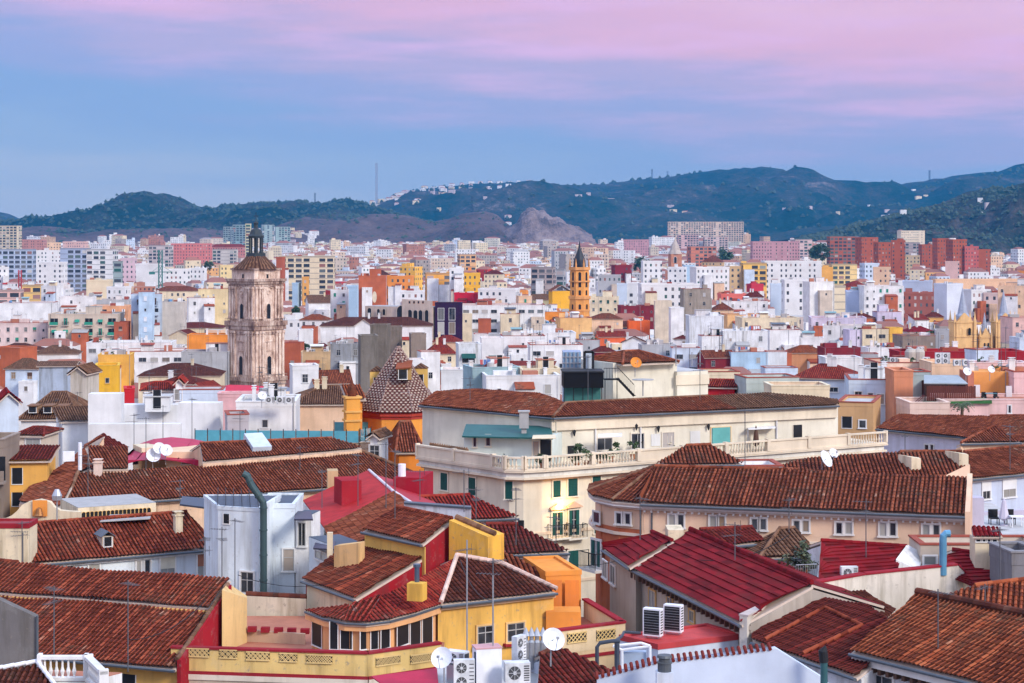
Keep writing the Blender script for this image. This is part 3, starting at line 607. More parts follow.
def blk(x0, x1, yt, yb, col, roof='f', win='grid', d=None, dep=None, rot=None, rp=10, rk='brown', acc=None, lab=None, cat=None, name=None, dirt=.26, fl=3.0, hut=.7, rects=None, extras=True, group=None, rmat=None, ww=None, wh=None, base_z=None):
    rg = random.Random(int(x0 * 131 + yt * 17 + yb * 3)); d = d or depth_of(yb); S = d / F; Wa = (x1 - x0) * S
    if rot is None: rot = rg.choice([-14, -9, -5, 4, 8, 12, 16])
    dep = dep or max(5, min(13, Wa * .75)); th = R(rot); sn = abs(math.sin(th))
    if dep * sn > .4 * Wa: dep = max(3.0, .4 * Wa / sn)
    w_ = (Wa - dep * sn) / math.cos(th); e = Vector((math.cos(th), math.sin(th), 0)); h = Vector((-e.y, e.x, 0))
    tiled = roof not in ('f', 'g', 't', 'w', 'p'); ye = yt + (rp if tiled else 0)
    if th >= 0: A = P(x0, ye, d); A.x += dep * sn; B = A + e * w_
    else: B = P(x1, ye, d); B.x -= dep * sn; A = B - e * w_
    z = CAM_H - (ye - HY) * S; g = gz(d) - 1; base = Vector(((A.x + B.x) / 2, (A.y + B.y) / 2, g))
    tall = (z - g > 16 and Wa > 9); nm = name or ('apartment_block' if tall else 'house')
    if base_z is not None: g = base_z; base.z = g
    r = thing(nm, lab or '-', cat or ('apartment block' if tall else 'house'), base, group)
    q = [Vector((p.x, p.y, z)) for p in (A, B, B + h * dep, A + h * dep)]; near = d < 760 or rects
    if lab is None: REG.append((r, col, 'tall' if Wa < (z - (CAM_H - (yb - HY) * S)) else ('long' if Wa > 26 else ''), roof, rk, win, (x0 + x1) / 2, (yt + yb) / 2, d))
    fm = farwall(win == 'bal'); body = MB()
    if near:
        wm = wall(col, dirt)
        if tiled:
            body.prism(q, g)
            if roof == 'gabf':
                zr = CAM_H - (yt - HY) * (d + .5) / F; body.face([q[0], q[1], q[0].lerp(q[1], .5) + Vector((0, 0, zr - z))]); body.face([q[2], q[3], q[2].lerp(q[3], .5) + Vector((0, 0, zr - z))])
            elif roof in ('gab', 'shed'):
                dr = dep / 2 if roof == 'gab' else dep; zr = CAM_H - (yt - HY) * (d + dr * math.cos(th)) / F
                for a, b in ((q[3], q[0]), (q[1], q[2])):
                    a, b = (b, a) if False else (a, b); m_ = a.lerp(b, .5) if roof == 'gab' else (q[3] if a is q[3] else q[2]); m2 = Vector((m_.x, m_.y, max(z + .2, zr - .15)))
                    body.face([a, b, m2])
        else:
            rec = 0 if roof == 'p' else rg.choice([.25, .35, .5]); body.prism([p - Vector((0, 0, rec)) for p in q], g, 0, 1)
            if roof != 'p':
                cop = rg.random() < .45; ringwall(body, q, z - rec - .15, z, .03, .24); cm = MB(); ringwall(cm, q, z + .003, z + .1, .09, .28); cm.part('coping', flat((.30, .07, .045), .8) if cop else wall(tuple(min(.8, c_ * 1.08 + .02) for c_ in col), .5), r)
        rm = {'f': rg.choice([M_FLOOR, M_FLOOR, M_GREYF, flat((.33, .16, .11), .85)]), 'g': M_CONC, 't': M_FLOOR, 'w': M_WT}.get(roof, wm); body.part('wall', [wm, rm], r)
    else:
        # window cells fitted to each side
        cu = 4.2 if win == 'bal' else 3.3; n_ = 4
        for i in range(4):
            a, b = q[i], q[(i + 1) % 4]; L_ = (b - a).length; k = max(1, round(L_ / cu)) * cu; hz = -(z - g); v0 = .3; blank = win == 'none' or (win == 'few' and i != 0)
            uv = [(0, v0 + hz), (k, v0 + hz), (k, v0), (0, v0)] if not blank else [(0, .1)] * 4
            uv = [(u_, v_ + 310) for u_, v_ in uv]; lo = [Vector((a.x, a.y, g)), Vector((b.x, b.y, g))]
            body.face([lo[0], lo[1], b, a], 0, uv)
        body.face(q, 1)
        if not tiled:
            ringwall(body, q, z - .3, z + .6, .1, .4, 0, (0, 310.1))
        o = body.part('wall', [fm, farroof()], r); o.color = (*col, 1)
    if tiled:
        fine = d < 235; rm_ = MB(); dr = {'shed': dep, 'gabf': 0.0}.get(roof, dep / 2)
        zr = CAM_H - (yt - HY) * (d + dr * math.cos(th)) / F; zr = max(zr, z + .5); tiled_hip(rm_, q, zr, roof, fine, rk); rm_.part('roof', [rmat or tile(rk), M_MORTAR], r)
    # windows
    rz = math.atan2(e.y, e.x)
    if near and win not in ('none',) and rects is None:
        zt = z - (1.1 if not tiled else .45); zlow = CAM_H - (yb - HY) * S - 1.5; nf = min(12, max(1, int((zt - max(zlow, g)) / fl + .35))); cnt = 0
        colr = {'grid': 2.4, 'bal': 3.2, 'few': 2.9, 'band': 2.8}.get(win, 3.0); nc = max(1, int((w_ - .8) / colr)); cap = 60
        trim = wall(tuple(min(.8, c_ * .9 + .06) for c_ in col), .2); acc_ = acc or rg.choice([M_SHUT, M_AWN, M_WPAINT, M_DARKW])
        kinds = {'grid': ['sash', 'small', 'sash', 'roller', 'shutter'], 'bal': ['terrace', 'terrace', 'balcony', 'awning'], 'few': ['small', 'sash'], 'band': ['wide']}.get(win, ['sash'])
        for fi in range(nf):
            zz = zt - fl * fi - (1.5 if win != 'bal' else 2.1)
            for c in range(nc):
                if cnt >= cap or rg.random() < (.34 if win == 'few' else .10): continue
                kd = rg.choice(kinds); u = (c + .5) * w_ / nc + rg.uniform(-.1, .1) * (win == 'few'); a_w, a_h = {'sash': (.9, 1.3), 'small': (.6, .8), 'roller': (1.0, 1.3), 'terrace': (2.2, 1.9), 'balcony': (1.0, 2.0), 'awning': (1.2, 1.5), 'wide': (1.9, 1.1), 'shutter': (.9, 1.4)}[kd]
                if zz < g + .5: continue
                ac_ = wall(col, dirt) if kd == 'terrace' and rg.random() < .6 else acc_
                place('window', winmesh(kd, ww or a_w, wh or a_h, trim, ac_), r, A + e * u + Vector((0, 0, zz - A.z)) - h * .012, rz); cnt += 1
            if dep * sn / S > 11 and cnt < cap:     # side wall
                for c in range(max(1, int(dep / 4.5))):
                    if rg.random() < .4: continue
                    u = (c + .5) * dep / max(1, int(dep / 4.5)); kd = 'small'
                    if th >= 0: pos = A + h * u - e * .012; r2 = rz - math.pi / 2
                    else: pos = B + h * u + e * .012; r2 = rz + math.pi / 2
                    place('window', winmesh(kd, .8, 1.1, trim, acc_), r, pos + Vector((0, 0, zz - A.z)), r2); cnt += 1
    if rects:
        for kd, rl in rects:
            for (a0, b0, a1, b1) in rl:
                s_ = ((a0 + a1) / 2 - HX); pl = wall_plane(A, B); bt = pl.hit((a0 + a1) / 2, b1); tp = pl.hit((a0 + a1) / 2, b0); l_, r_ = pl.hit(a0, b1), pl.hit(a1, b1)
                place('window', winmesh(kd, (r_ - l_).to_2d().length, tp.z - bt.z, M_FRAME, acc or M_SHUT), r, bt - h * .012, rz)
    # wings built against the front, each with its own little roof, and odd volumes on top
    if extras and rects is None and d > 205 and d < 1150 and Wa > 6.5:
        zlow = CAM_H - (yb - HY) * S
        for _w in range(rg.choice([0, 1, 1, 2, 3])):
            ww_ = rg.uniform(2.4, min(6, w_ * .55)); u = rg.uniform(0, w_ - ww_); zt_ = rg.uniform(zlow + .8, max(zlow + 1.2, z - 2.6))
            if zt_ > z - 1.2: continue
            dd = rg.uniform(1.6, 3.2); a_ = A + e * u - h * dd; b_ = a_ + e * ww_; qq = [Vector((p.x, p.y, zt_)) for p in (a_, b_, b_ + h * (dd - .02), a_ + h * (dd - .02))]; wc = rg.choice([col, WHITE, WHITE, CREAM, PEACH, TERRA, BLUEW, BEIGE]); m = MB(); m.prism(qq, g)
            wp = m.part('wing', wall(wc, .3), r); m = MB(); hi_ = Vector((0, 0, rg.uniform(.35, .9)))
            if rg.random() < .6: m.slab([qq[0] - h * .3, qq[1] - h * .3, qq[2] + hi_, qq[3] + hi_], .12); m.part('wing_roof', rg.choice([tile('rust'), tile('maroon'), tile('red'), flat((.30, .07, .045), .8), M_CONC]), r)
            else: ringwall(m, qq, zt_ + .003, zt_ + .4, .04, .2); m.part('wing_parapet', wall(wc, .4), r)
            if d < 760: place('window', winmesh('small', .7, .9, wall(wc, .3)), r, a_ + e * ww_ * .5 + Vector((0, 0, zt_ - 1.5 - a_.z)) - h * .012, rz)
        if not tiled:
            for _w in range(rg.randint(1, 3)):
                ww_ = rg.uniform(1.2, 3.2); u = rg.uniform(0, max(.1, w_ - ww_)); c_ = A + e * (u + ww_ / 2) + h * rg.uniform(1.2, dep - 1.2); m = MB(); m.box((c_.x, c_.y, z - .5), e, ww_, rg.uniform(1, 2), .5 + min(rg.uniform(.5, 1.5), 4 * S)); m.part('roof_room', rg.choice([wall(WHITE, .3), wall(col, .3), M_CONC, flat((.30, .07, .045), .8), M_FLOOR]), r)
    # roof pieces
    if extras and d < 1700 and Wa > 6:
        if not tiled:
            for _h in range(1 + (w_ > 13)):
              if rg.random() < hut:
                m = MB(); hw = rg.uniform(1.8, min(5.5, w_ * .5)); u = rg.uniform(.25, .75) * w_; hh = min(rg.uniform(1.2, 2.6), 6 * S + .3); c = A + e * u + h * min(dep * .6, dep - 2) ; m.box((c.x, c.y, z - .6), e, hw, 2.6, hh + .6, 0); m.box((c.x, c.y, z + hh), e, hw + .3, 2.9, .12, 1)
                nr = MB(); o = m.part('stair_hut', [wall(WHITE if rg.random() < .6 else col, dirt), rg.choice([M_FLOOR, M_GREYF, M_CONC])], r)
                if d < 500: place('door', winmesh('hole', .8, 1.9), r, Vector((c.x, c.y, z - .25)) - h * 1.312, rz)
            if d < 900:
                for _ in range(rg.randint(1, 4)):
                    c = A + e * rg.uniform(.1, .9) * w_ + h * rg.uniform(1, dep - .6); m = MB(); chimney_mb(m, (c.x, c.y, z - .5), rg.uniform(.35, .7), .45, rg.uniform(.9, 1.8), e, 0, 0); m.part('chimney', wall(WHITE, .4), r)
            if d < 900 and rg.random() < .4 and w_ > 6:    # light pergola or lean-to on the terrace
                u0 = rg.uniform(.05, .5) * w_; wl = rg.uniform(2.2, 4); a_ = A + e * u0 + h * .8; b_ = a_ + e * wl; m = MB(); zz = z + rg.uniform(1.3, 1.8); tm = rg.choice([M_CONC, flat((.30, .07, .045), .8), M_ZINC, wall(WHITE), flat((.16, .30, .30), .4)])
                m.slab([Vector((a_.x, a_.y, zz)), Vector((b_.x, b_.y, zz)), Vector((b_.x, b_.y, zz + .35)) + h * 2.2, Vector((a_.x, a_.y, zz + .35)) + h * 2.2], .1); m.part('pergola_roof', tm, r); m = MB(); m.box(((a_.x + b_.x) / 2 + h.x * 1.4, (a_.y + b_.y) / 2 + h.y * 1.4, z - .5), e, wl - .4, 1.4, zz - z + .5); m.part('terrace_room', wall(rg.choice([WHITE, CREAM, col]), .3), r)
            if d < 560 and rg.random() < .22:
                for _ in range(rg.randint(1, 2)):
                    c = A + e * rg.uniform(.1, .9) * w_ + h * rg.uniform(.6, 1.4); place('air_conditioner', AC1, r, (c.x, c.y, z - .1), rz + rg.uniform(-.2, .2))
            if d < 700 and rg.random() < .35:       # plants in pots
                m = MB()
                for _p in range(rg.randint(1, 3)): c_ = A + e * rg.uniform(.1, .9) * w_ + h * rg.uniform(.6, 1.5); leafcloud(m, (c_.x, c_.y, z + .15), rg.uniform(.4, .8), rg.uniform(.4, .9), 70, .16, 0, rg)
                m.part('plant', leafmat(), r)
            if d < 620 and w_ > 7 and rg.random() < .3:      # washing on a line
                u0 = rg.uniform(.05, .6) * w_; m = MB(); a_ = A + e * u0 + h * 1.6; m.tube([Vector((a_.x, a_.y, z + 1.1)), Vector((a_.x, a_.y, z + 1.1)) + e * 2.8], .015, 0, 3)
                for k in range(5): p_ = Vector((a_.x, a_.y, z + 1.1)) + e * (.1 + k * .54); m.slab([p_, p_ + e * .42, p_ + e * .42 + Vector((.02, .03, -rg.uniform(.5, .9))), p_ + Vector((.02, .03, -rg.uniform(.5, .9)))], .02, rg.choice([0, 1, 2]))
                m.part('washing', [flat((.7, .7, .72)), flat((.10, .18, .40)), flat((.45, .10, .10))], r)
            if d < 760:        # rain pipe on the facade
                u0 = rg.choice([.03, .97, rg.uniform(.2, .8)]) * w_; m = MB(); p_ = A + e * u0 - h * .08; m.tube([Vector((p_.x, p_.y, z)), Vector((p_.x, p_.y, z - 12))], .05, 0, 5); m.part('drainpipe', rg.choice([M_CONC, wall(WHITE), flat((.12, .12, .13))]), r)
            if d < 900 and rg.random() < .3:
                c = A + e * rg.uniform(.2, .8) * w_ + h * 1.8; m = MB(); m.lathe((c.x, c.y, z - .7), [(.55, 0), (.55, 1.3), (.4, 1.45), (.12, 1.5)], 0, 10); m.part('water_tank', rg.choice([M_GREYF, flat((.12, .25, .42), .5)]), r)
        elif d < 800:
            for _ in range(rg.randint(0, 2)):
                u = rg.uniform(.15, .85); c = A + e * u * w_ + h * dep * .42; m = MB(); chimney_mb(m, (c.x, c.y, z), .6, .5, (zr - z) + rg.uniform(.4, 1.0), e, 0, 0); m.part('chimney', wall(rg.choice([WHITE, CREAM]), .4), r)
        if d < 640 and rg.random() < .8:
            for _ in range(rg.randint(1, 4)):
                c = A + e * rg.uniform(.1, .9) * w_ + h * rg.uniform(.5, dep * .8); place('antenna', rg.choice(ANT), r, (c.x, c.y, z - .1), rg.uniform(0, 6))
    return r, A, B, e, h, z
LISTED = []
def put(*a, **k):
    o = blk(*a, **k); LISTED.append((a[0], a[1], a[2], a[3], k.get('d') or depth_of(a[3]))); return o
# ---------------------------------------------------------------- the near roofs, left to right
V = Vector
Wc, Wp, Wb, Wo, Wy, Wr, Ww = wall(CREAM, .75), wall(PEACH, .75), wall((.70, .76, .82), .6), wall((.82, .30, .06), .25), wall((.82, .50, .13), .5), wall((.32, .014, .022), .75), wall(WHITE, .7)
# low tiled house filling the bottom-left
h = House('house', 'big two-stage barrel-tiled roof with mossy rust-red tiles, above the white balustrade', 'house', (-25, 104, 0))
A, B = V((-43, 103.8, 18.5)), PZ(175, 668, 18.5); och = wall((.72, .42, .12), .4)
p1 = h.shed(A, B, 19, [(-60, 590), (5, 594), (207, 609), (175, 668), (-60, 646)], 'rust', och, 0, over=.5)
p2 = h.shed(A, B, 19, [(-60, 560), (18, 568), (230, 584), (208, 612), (5, 597), (-60, 593)], 'rust', och, 0, back=6, lift=.28, gut=False, over=0)
pl = slope_plane(A, B, R(19)); a, b = pl.hit(228, 590), pl.hit(177, 666); n_ = V((.93, -.36, 0)) * .22; up = V((0, 0, .3))
h.W(Wr).prism([a + up, b + up, b + up + n_, a + up + n_], 15); caps(h.Rf('old'), a + up, b + up, 0, .12)
w0, w1 = h.wallline(); h.win('hole', B + V((-12, 4.6, 0)) + V((.18, .47, 0)), B + V((.18, .47, 0)), [(118, 674, 136, 690)]); h.done()
h = House('house', 'stained grey concrete gable wall rising at the lower left edge of the roofs', 'wall', (-24, 88, 0)); cg = wall((.17, .155, .15), 1.0)
a, b = P(-60, 572, 88), P(36, 617, 88); h.W(cg).prism([a, b, b + V((0, .5, 0)), a + V((0, .5, 0))], 0); c = P(37, 616, 87.9); h.T(M_ZINC).tube([c, V((c.x, c.y, 8))], .05); h.done()
h = House('house', 'dark tiled hip roof with pale ridge line in the bottom-left corner', 'house', (-22, 80, 0))
A, B = PZ(-40, 722, 19.4), PZ(84, 722, 19.4); h.shed(A, B, 20, [(-30, 675), (37, 664), (66, 700), (74, 722), (-30, 722)], 'dark', Wc, 0); pl = slope_plane(A, B, R(20)); up = V((0, 0, .1))
m_ = MB(); caps(m_, pl.hit(-20, 674) + up, pl.hit(37, 664) + up, 0, .1); caps(m_, pl.hit(37, 664) + up, pl.hit(66, 702) + up, 0, .1); m_.part('ridge', M_WPAINT, h.root); h.done()
h = House('roof_terrace', 'white turned-stone balustrade round a small terrace at the bottom left', 'balustrade', (-19, 84, 0)); a, b, c = P(38, 681, 84), P(88, 682, 84), P(104, 702, 81)
h.block([V((a.x, a.y - .15, 0)), V((b.x, b.y - .15, 0)), V((b.x + 1.2, b.y + 1.5, 0)), V((a.x, b.y + 2, 0))], a.z, 0, Ww, M_FLOOR); balustrade(h.root, [V((a.x, a.y, a.z)), V((b.x, b.y, a.z)), V((c.x, c.y, a.z))], 1.12, mat=M_WT, step=.26, every=2.4); h.done()

# blue-white house with brown roof and dormer
h = House('house', 'pale blue-white house under a long rust-brown tiled roof with one small dormer', 'house', (-25, 124, 0)); A, B = PZ(28, 564, 19), PZ(218, 547.5, 19)
h.shed(A, B, 20, [(28, 564), (218, 547.5), (187, 512), (28, 524)], 'rust', Wb, 0, back=6, cornice=Ww); w0, w1 = h.wallline(); pl = h.last[4]
h.win('pane', w0, w1, [(57, 566, 64, 574), (66, 565, 73, 574), (89, 564, 99, 575), (136, 560, 141, 573), (144.5, 559, 150, 573)], Ww and M_FRAME); h.win('roller', w0, w1, [(160, 557, 175, 578)], acc=flat((.62, .58, .46))); h.win('roller', w0, w1, [(197, 554, 209, 576)], acc=flat((.35, .14, .08)))
dm = MB(); q = pl.hit(103, 546); e = h.last[3]; dm.box(q + V((0, .5, -.5)), e, .75, 1.3, 1.15, 0); tp = q + V((0, .5, .65)); n_ = V((-e.y, e.x, 0)); f0 = tp - n_ * .8
dm.slab([f0 - e * .5, f0 + V((0, 0, .35)), f0 + V((0, 0, .35)) + n_ * 1.6, f0 - e * .5 + n_ * 1.6], .05, 1); dm.slab([f0 + V((0, 0, .35)), f0 + e * .5, f0 + e * .5 + n_ * 1.6, f0 + V((0, 0, .35)) + n_ * 1.6], .05, 1)
dmo = dm.part('dormer', [wall(BEIGE), M_ZINC], h.root); place('window', winmesh('hole', .5, .6), dmo, q + V((0, .5, 0)) - n_ * .67, math.atan2(e.y, e.x))
m_ = MB(); chimney_mb(m_, pl.hit(178, 532) - V((0, 0, .4)), .5, .5, 1.5, e); m_.part('chimney', Wc, h.root); h.done()
h = House('house', 'cream end house with red coping at the left edge, antenna on its wall', 'house', (-33, 122, 0)); h.block(quadfoot(P(-60, 525, 119.5), P(28.5, 521, 119.5), 2.2), 40 - 294 * 119.5 / F, 0, Wc, flat((.25, .03, .03)), rim=.2, rimh=.15, rimm=M_REDT); place('antenna', ANT[1], h.root, P(22, 575, 119.0), .4); h.done()
h = House('chapel_front', 'cream bell wall with a curved top, small bell in an orange niche', 'bell wall', (-30, 130, 0)); cv = [(-20, 520), (4, 519), (11, 516), (17, 511), (22, 505), (28, 502), (40, 499.5), (50, 502), (54, 507), (60, 510.5), (70, 511.5), (80, 512)]
t_ = [P(x, y, 130) for x, y in cv]; mb = h.W(Wc)
for a, b in zip(t_, t_[1:]): mb.prism([a, b, b + V((0, .5, 0)), a + V((0, .5, 0))], 8)
mm_ = MB(); bx(mm_, -.5, .5, -.05, 0, -.5, .6, 0); mm_.lathe((0, -.25, -.4), [(.32, 0), (.26, .1), (.18, .45), (.05, .55)], 1, 10); c = P(40, 509, 129.9); k_ = place('bell', mm_.mesh('bell', [Wo, flat((.35, .16, .06), .4, .7)]), h.root, c)
h.done()
h = House('house', 'cream house with a row of ochre arches and pale parapet behind the bell wall', 'house', (-24, 132, 0)); a, b = P(78, 508, 131), P(156, 504, 133.5); h.block(quadfoot(a, b, 5), a.z, 0, Wc, M_CONC); e = (b - a).to_2d().normalized(); ln = (b - a).to_2d().length
for k in range(17): place('arch', winmesh('arch', .2, .7, wall((.78, .5, .2), .3)), h.root, V((a.x + e.x * ln * (.07 + k * .052), a.y + e.y * ln * (.07 + k * .052) - .012, a.z - 1.0)), math.atan2(e.y, e.x))
h.done()
h = House('canopy', 'dark corrugated canopy between the brown roof and the cream arcade', 'canopy', (-24, 127, 0)); h.W(Wc).prism([P(102, 524, 128.5), P(152, 522, 129.5), P(152, 522, 131.5), P(102, 524, 131.5)], 0)
m_ = MB(); m_.slab([P(100, 521, 126.5), P(150, 518, 127.5), P(152, 513, 131.5), P(110, 514.5, 131.5)], .08); m_.part('roof', M_CONC, h.root); h.done()

# long brown roof complex behind
h = House('town_house', 'long brown barrel-tiled roof with a grey skylight, the widest roof on the left side', 'town house', (-25, 155, 0)); A, B = PZ(62, 506, 19), PZ(335, 487, 19); pl = slope_plane(A, B, R(18))
h.shed(A, B, 18, [(64, 506), (432, 480.5), (362, 452), (345, 452), (210, 466), (78, 473)], 'brown', Wp, 0, over=.4, cornice=Wp); pl0 = h.last[4]
h.shed(A, B, 18, [(203, 467.5), (349, 455), (362, 453), (332, 444), (200, 449.5)], 'brown', Wp, 0, lift=.5, gut=False, back=4, over=0)
for a, b in (((362, 452), (428, 480)), ((78, 473), (65, 505))): caps(h.Rf('old'), pl0.hit(*a) + V((0, 0, .08)), pl0.hit(*b) + V((0, 0, .08)), 0, .16)
B2 = PZ(20, 502, 19); A2 = B2 - V((.48, -.88, 0)) * 14; B3 = B2 + V((.48, -.88, 0)) * 3; h.shed(A2, B3, 18, [(104, 435), (30, 487), (19, 501), (60, 507), (78, 473), (92, 466), (84, 446)], 'brown', Wp, 0, gut=False, over=0)
a = pl0.hit(90, 469) + V((0, 0, .35)); b = a + V((.877, .48, 0)) * 9; h.shed(a, b, 18, [(90, 469), (128, 468), (128, 446), (88, 446.5)], 'brown', None, gut=False); pl2 = h.last[4]; h.W(Wp).prism([pl2.hit(*p) - V((0, 0, .3)) for p in ((90, 469), (128, 468), (128, 446), (88, 446.5))], 0)
a, b = P(80, 447.5, 163), P(131, 447.5, 167); h.shed(a, b, 28, [(82, 447.5), (129, 447.5), (103, 433)], 'maroon', Wp, 0, over=.1, gut=False)
sk = MB(); q = [pl0.hit(*p) + V((0, 0, .95)) for p in ((253, 458.5), (272, 457.5), (262, 443.5), (244, 444.5))]; sk.slab(q, .6, 0); sk.part('skylight', flat((.50, .56, .62), .25), h.root); h.done()
put(126, 165, 448, 466, CREAM, 'p', 'none', d=163, rot=24, dep=6, extras=False, lab='small cream roof hut carrying three satellite dishes, beside the crimson pyramid roof', rects=[('hole', [(133, 456, 138, 464)])])
r_ = put(162, 211, 452, 469, (.78, .55, .36), 'p', 'none', d=161, rot=4, dep=5, extras=False, lab='peach roof-top room under a low curved crimson roof left of the glass railing', rects=[('wide', [(182, 459, 190, 464)])])[0]
m_ = MB(); pr = [(130, 449), (145, 444), (163, 442), (185, 444), (200, 447), (212, 451)]; t_ = [P(x, y, 164) for x, y in pr]
for a, b in zip(t_, t_[1:]): m_.prism([P(HX + a.x / a.y * F, 454, 160.6) if False else a + V((0, -4, -1.0)), b + V((0, -4, -1.0)), b + V((0, 4, 0)), a + V((0, 4, 0))], 22.4 - 1.6)
m_.part('roof', flat((.40, .02, .06), .5), r_)
for i, (x, y, r2) in enumerate(((153, 466, .62), (159, 459, .52), (166, 461, .52))): dish(('largest of the three white dishes by the peach roof room, lowest one', 'topmost of the three white dishes by the peach roof room', 'white dish nearest the peach wall of the three dishes')[i], P(x, y + 4, 160.2), .35, r2, 'dishes beside the peach roof room')
m_ = MB(); a = pl0.hit(80, 470); m_.tube([a, a + V((0, 0, 2.2))], .16, 0, 8); m_.box(a + V((-.9, 0, .7)), (1, .3), .9, .2, .8, 0); m_.obj('vent_pipe', M_WPAINT, 'short white vent pipe with a white box standing on the brown roof ridge', 'vent pipe')
m_ = MB(); chimney_mb(m_, pl0.hit(98, 474) - V((0, 0, .2)), .6, .6, 1.1); m_.obj('chimney', wall((.78, .6, .5)), 'small pale chimney pot in the middle of the left brown roof', 'chimney')
m_ = MB(); m_.tube([P(402, 492, 138), P(402, 464, 138)], .28, 0, 12); m_.obj('chimney_pipe', M_WPAINT, 'tall white round flue standing on the brown roof left of the orange church', 'flue')
m_ = MB(); c = P(57, 520, 125); m_.tube([c, P(57, 498, 125)], .05, 0, 6); m_.lathe(P(57, 500, 125), [(.3, 0), (.34, .3), (.15, .7)], 0, 10); m_.obj('street_lamp', M_STEEL, 'grey globe lamp on a thin pole before the cream bell wall', 'lamp')

# white building with the great flue
M_SLATE = flat((.05, .07, .10), .5)
h = House('white_building', 'tall blue-white building in the centre left with dark flat roof and few small windows', 'building', (-16, 122, 0))
d0 = 118; a, b = P(218, 507, d0), P(259, 507.5, d0 - 1); zt = a.z; bk = P(204, 507, 123)
h.block([V((a.x, a.y, 0)), V((b.x, b.y, 0)), V((b.x + .6, b.y + 6, 0)), V((bk.x, bk.y, 0))], zt, 0, Wb, M_SLATE, rim=.15, rimh=.08)
a2, b2 = P(259, 506, 121), P(294.5, 508, 121); h.block(quadfoot(a2, b2, 5), a2.z, 0, Wb, M_SLATE, rim=.2, rimh=.15)
m_ = MB(); m_.slab([P(180, 504, 129), P(204, 507, 126), P(204, 498, 131), P(182, 496, 134)], .12); m_.part('canopy', M_SLATE, h.root)
for k in range(6): m2 = MB(); s0 = V((a.x, a.y - .2, zt + .16)).lerp(V((b.x, b.y - .2, zt + .16)), k / 5); m2.tube([s0, s0 + V((-1.2, 8, .0))], .03, 0, 4); m2.part('cable', M_IRON, h.root)
h.win('hole', V((a.x, a.y, 0)), V((b.x, b.y, 0)), [(223.5, 514.5, 229.5, 523.5)]); h.win('sash', V((a.x, a.y, 0)), V((b.x, b.y, 0)), [(241, 572, 254, 593)]); h.win('sash', a2, b2, [(283.5, 549, 294, 571)]); h.win('hole', a2, b2, [(269, 512, 271.5, 519)])
h.done()
m_ = MB(); D_ = 116.6; pts = [P(263.5, 610, D_), P(263.5, 507, D_), P(263, 502, D_), P(259, 496, D_), P(252, 486, D_), P(249.5, 481, D_), P(247.5, 476, D_), P(243, 473.5, D_)]; m_.tube(pts, .22, 0, 14)
for y in (606, 580, 555, 530, 508): m_.tube([P(263.5, y + .6, D_), P(263.5, y - .6, D_)], .255, 0, 14)
for p, q in ((pts[3], pts[4]), (pts[5], pts[6])): m_.tube([p, p.lerp(q, .12)], .26, 0, 14)
m_.obj('flue_pipe', flat((.05, .085, .09), .5, .2), 'thick grey-green ventilation duct with a bent top running up the blue-white wall', 'duct')
h = House('house', 'narrow pale house with enclosed balconies and dark lean-to roofs beside the coral roof', 'house', (-12, 121, 0))
a, b = P(309, 513, 118.5), P(335, 520, 115); h.block(quadfoot(P(295.5, 515, 121), P(311, 515, 120.8), 2.0), P(295, 517, 120).z, 0, Ww, M_SLATE); h.block(quadfoot(P(309, 530, 117.5), P(341, 543, 113), 2.0), P(309, 537, 117.5).z, 0, Wb, M_SLATE)
m_ = MB(); m_.slab([P(294, 519, 118.5), P(313, 519, 117.4), P(311, 511, 122), P(296, 511, 123)], .1); m_.slab([P(313, 548, 115), P(334, 549, 112.8), P(336, 541, 115.5), P(316, 541, 117)], .1); m_.part('roof', flat((.07, .06, .09), .5), h.root)
h.win('wide', P(295.5, 515, 121), P(311, 515, 120.8), [(298, 522, 306, 546)]); h.win('pane', P(309, 530, 117.5), P(341, 543, 113), [(316, 551, 327, 560), (314, 575, 320, 590), (325, 566, 332, 580)]); h.done()
# coral red sheet roof with chimneys
h = House('house', 'steep smooth coral-red roof with white ridge band, brown tiles on its lower end', 'house', (-10, 128, 0)); A, B = PZ(303, 500, 20.5), PZ(340, 546, 20.5); pl = slope_plane(A, B, R(16)); poly = [pl.hit(*p) for p in ((303, 500), (324, 527), (393, 492), (369, 469.5))]
m_ = MB(); m_.slab(poly if sum(a.x * b.y - b.x * a.y for a, b in zip(poly, poly[1:] + poly[:1])) > 0 else poly[::-1], .12); h.W(Ww).prism([q - V((0, 0, .2)) for q in poly], 0); m_.part('roof', flat((.40, .018, .018), .75, var=.25), h.root, 'smooth coral-red painted slope')
h.shed(A, B, 16, [(324, 527.5), (394, 492.5), (425, 512), (362, 541), (333, 550)], 'brown', Ww, 0, gut=False, over=.1); rd = MB(); caps(rd, pl.hit(369, 470) - V((0, 0, .02)), pl.hit(394, 492) - V((0, 0, .02)), 0, .11); caps(rd, pl.hit(394, 492) - V((0, 0, .02)), pl.hit(425, 512) - V((0, 0, .02)), 0, .14); rd.part('ridge', wall((.7, .66, .7), .5), h.root)
bk = pl.hit(394, 492); h.W(flat((.36, .02, .03), .6)).prism([pl.hit(369, 470) - V((0, 0, .2)), pl.hit(425, 512) - V((0, 0, .3)), pl.hit(425, 512) + V((3, 1, -1.2)), pl.hit(369, 470) + V((3, 1, -1.2))], 0); h.done()
qc = pl.hit(346, 503)
put(331, 361, 481, 503, (.36, .02, .03), 'p', 'none', d=qc.y - .6, base_z=qc.z - .8, rot=18, dep=2.4, extras=False, lab='square crimson chimney block on the coral-red roof', cat='chimney', name='chimney')
qd = pl.hit(331, 486)
put(325, 338, 471, 487, TAN, 'p', 'none', d=qd.y - .4, base_z=qd.z - .5, rot=8, dep=1.4, extras=False, lab='tan chimney stub behind the crimson chimney block', cat='chimney', name='chimney')
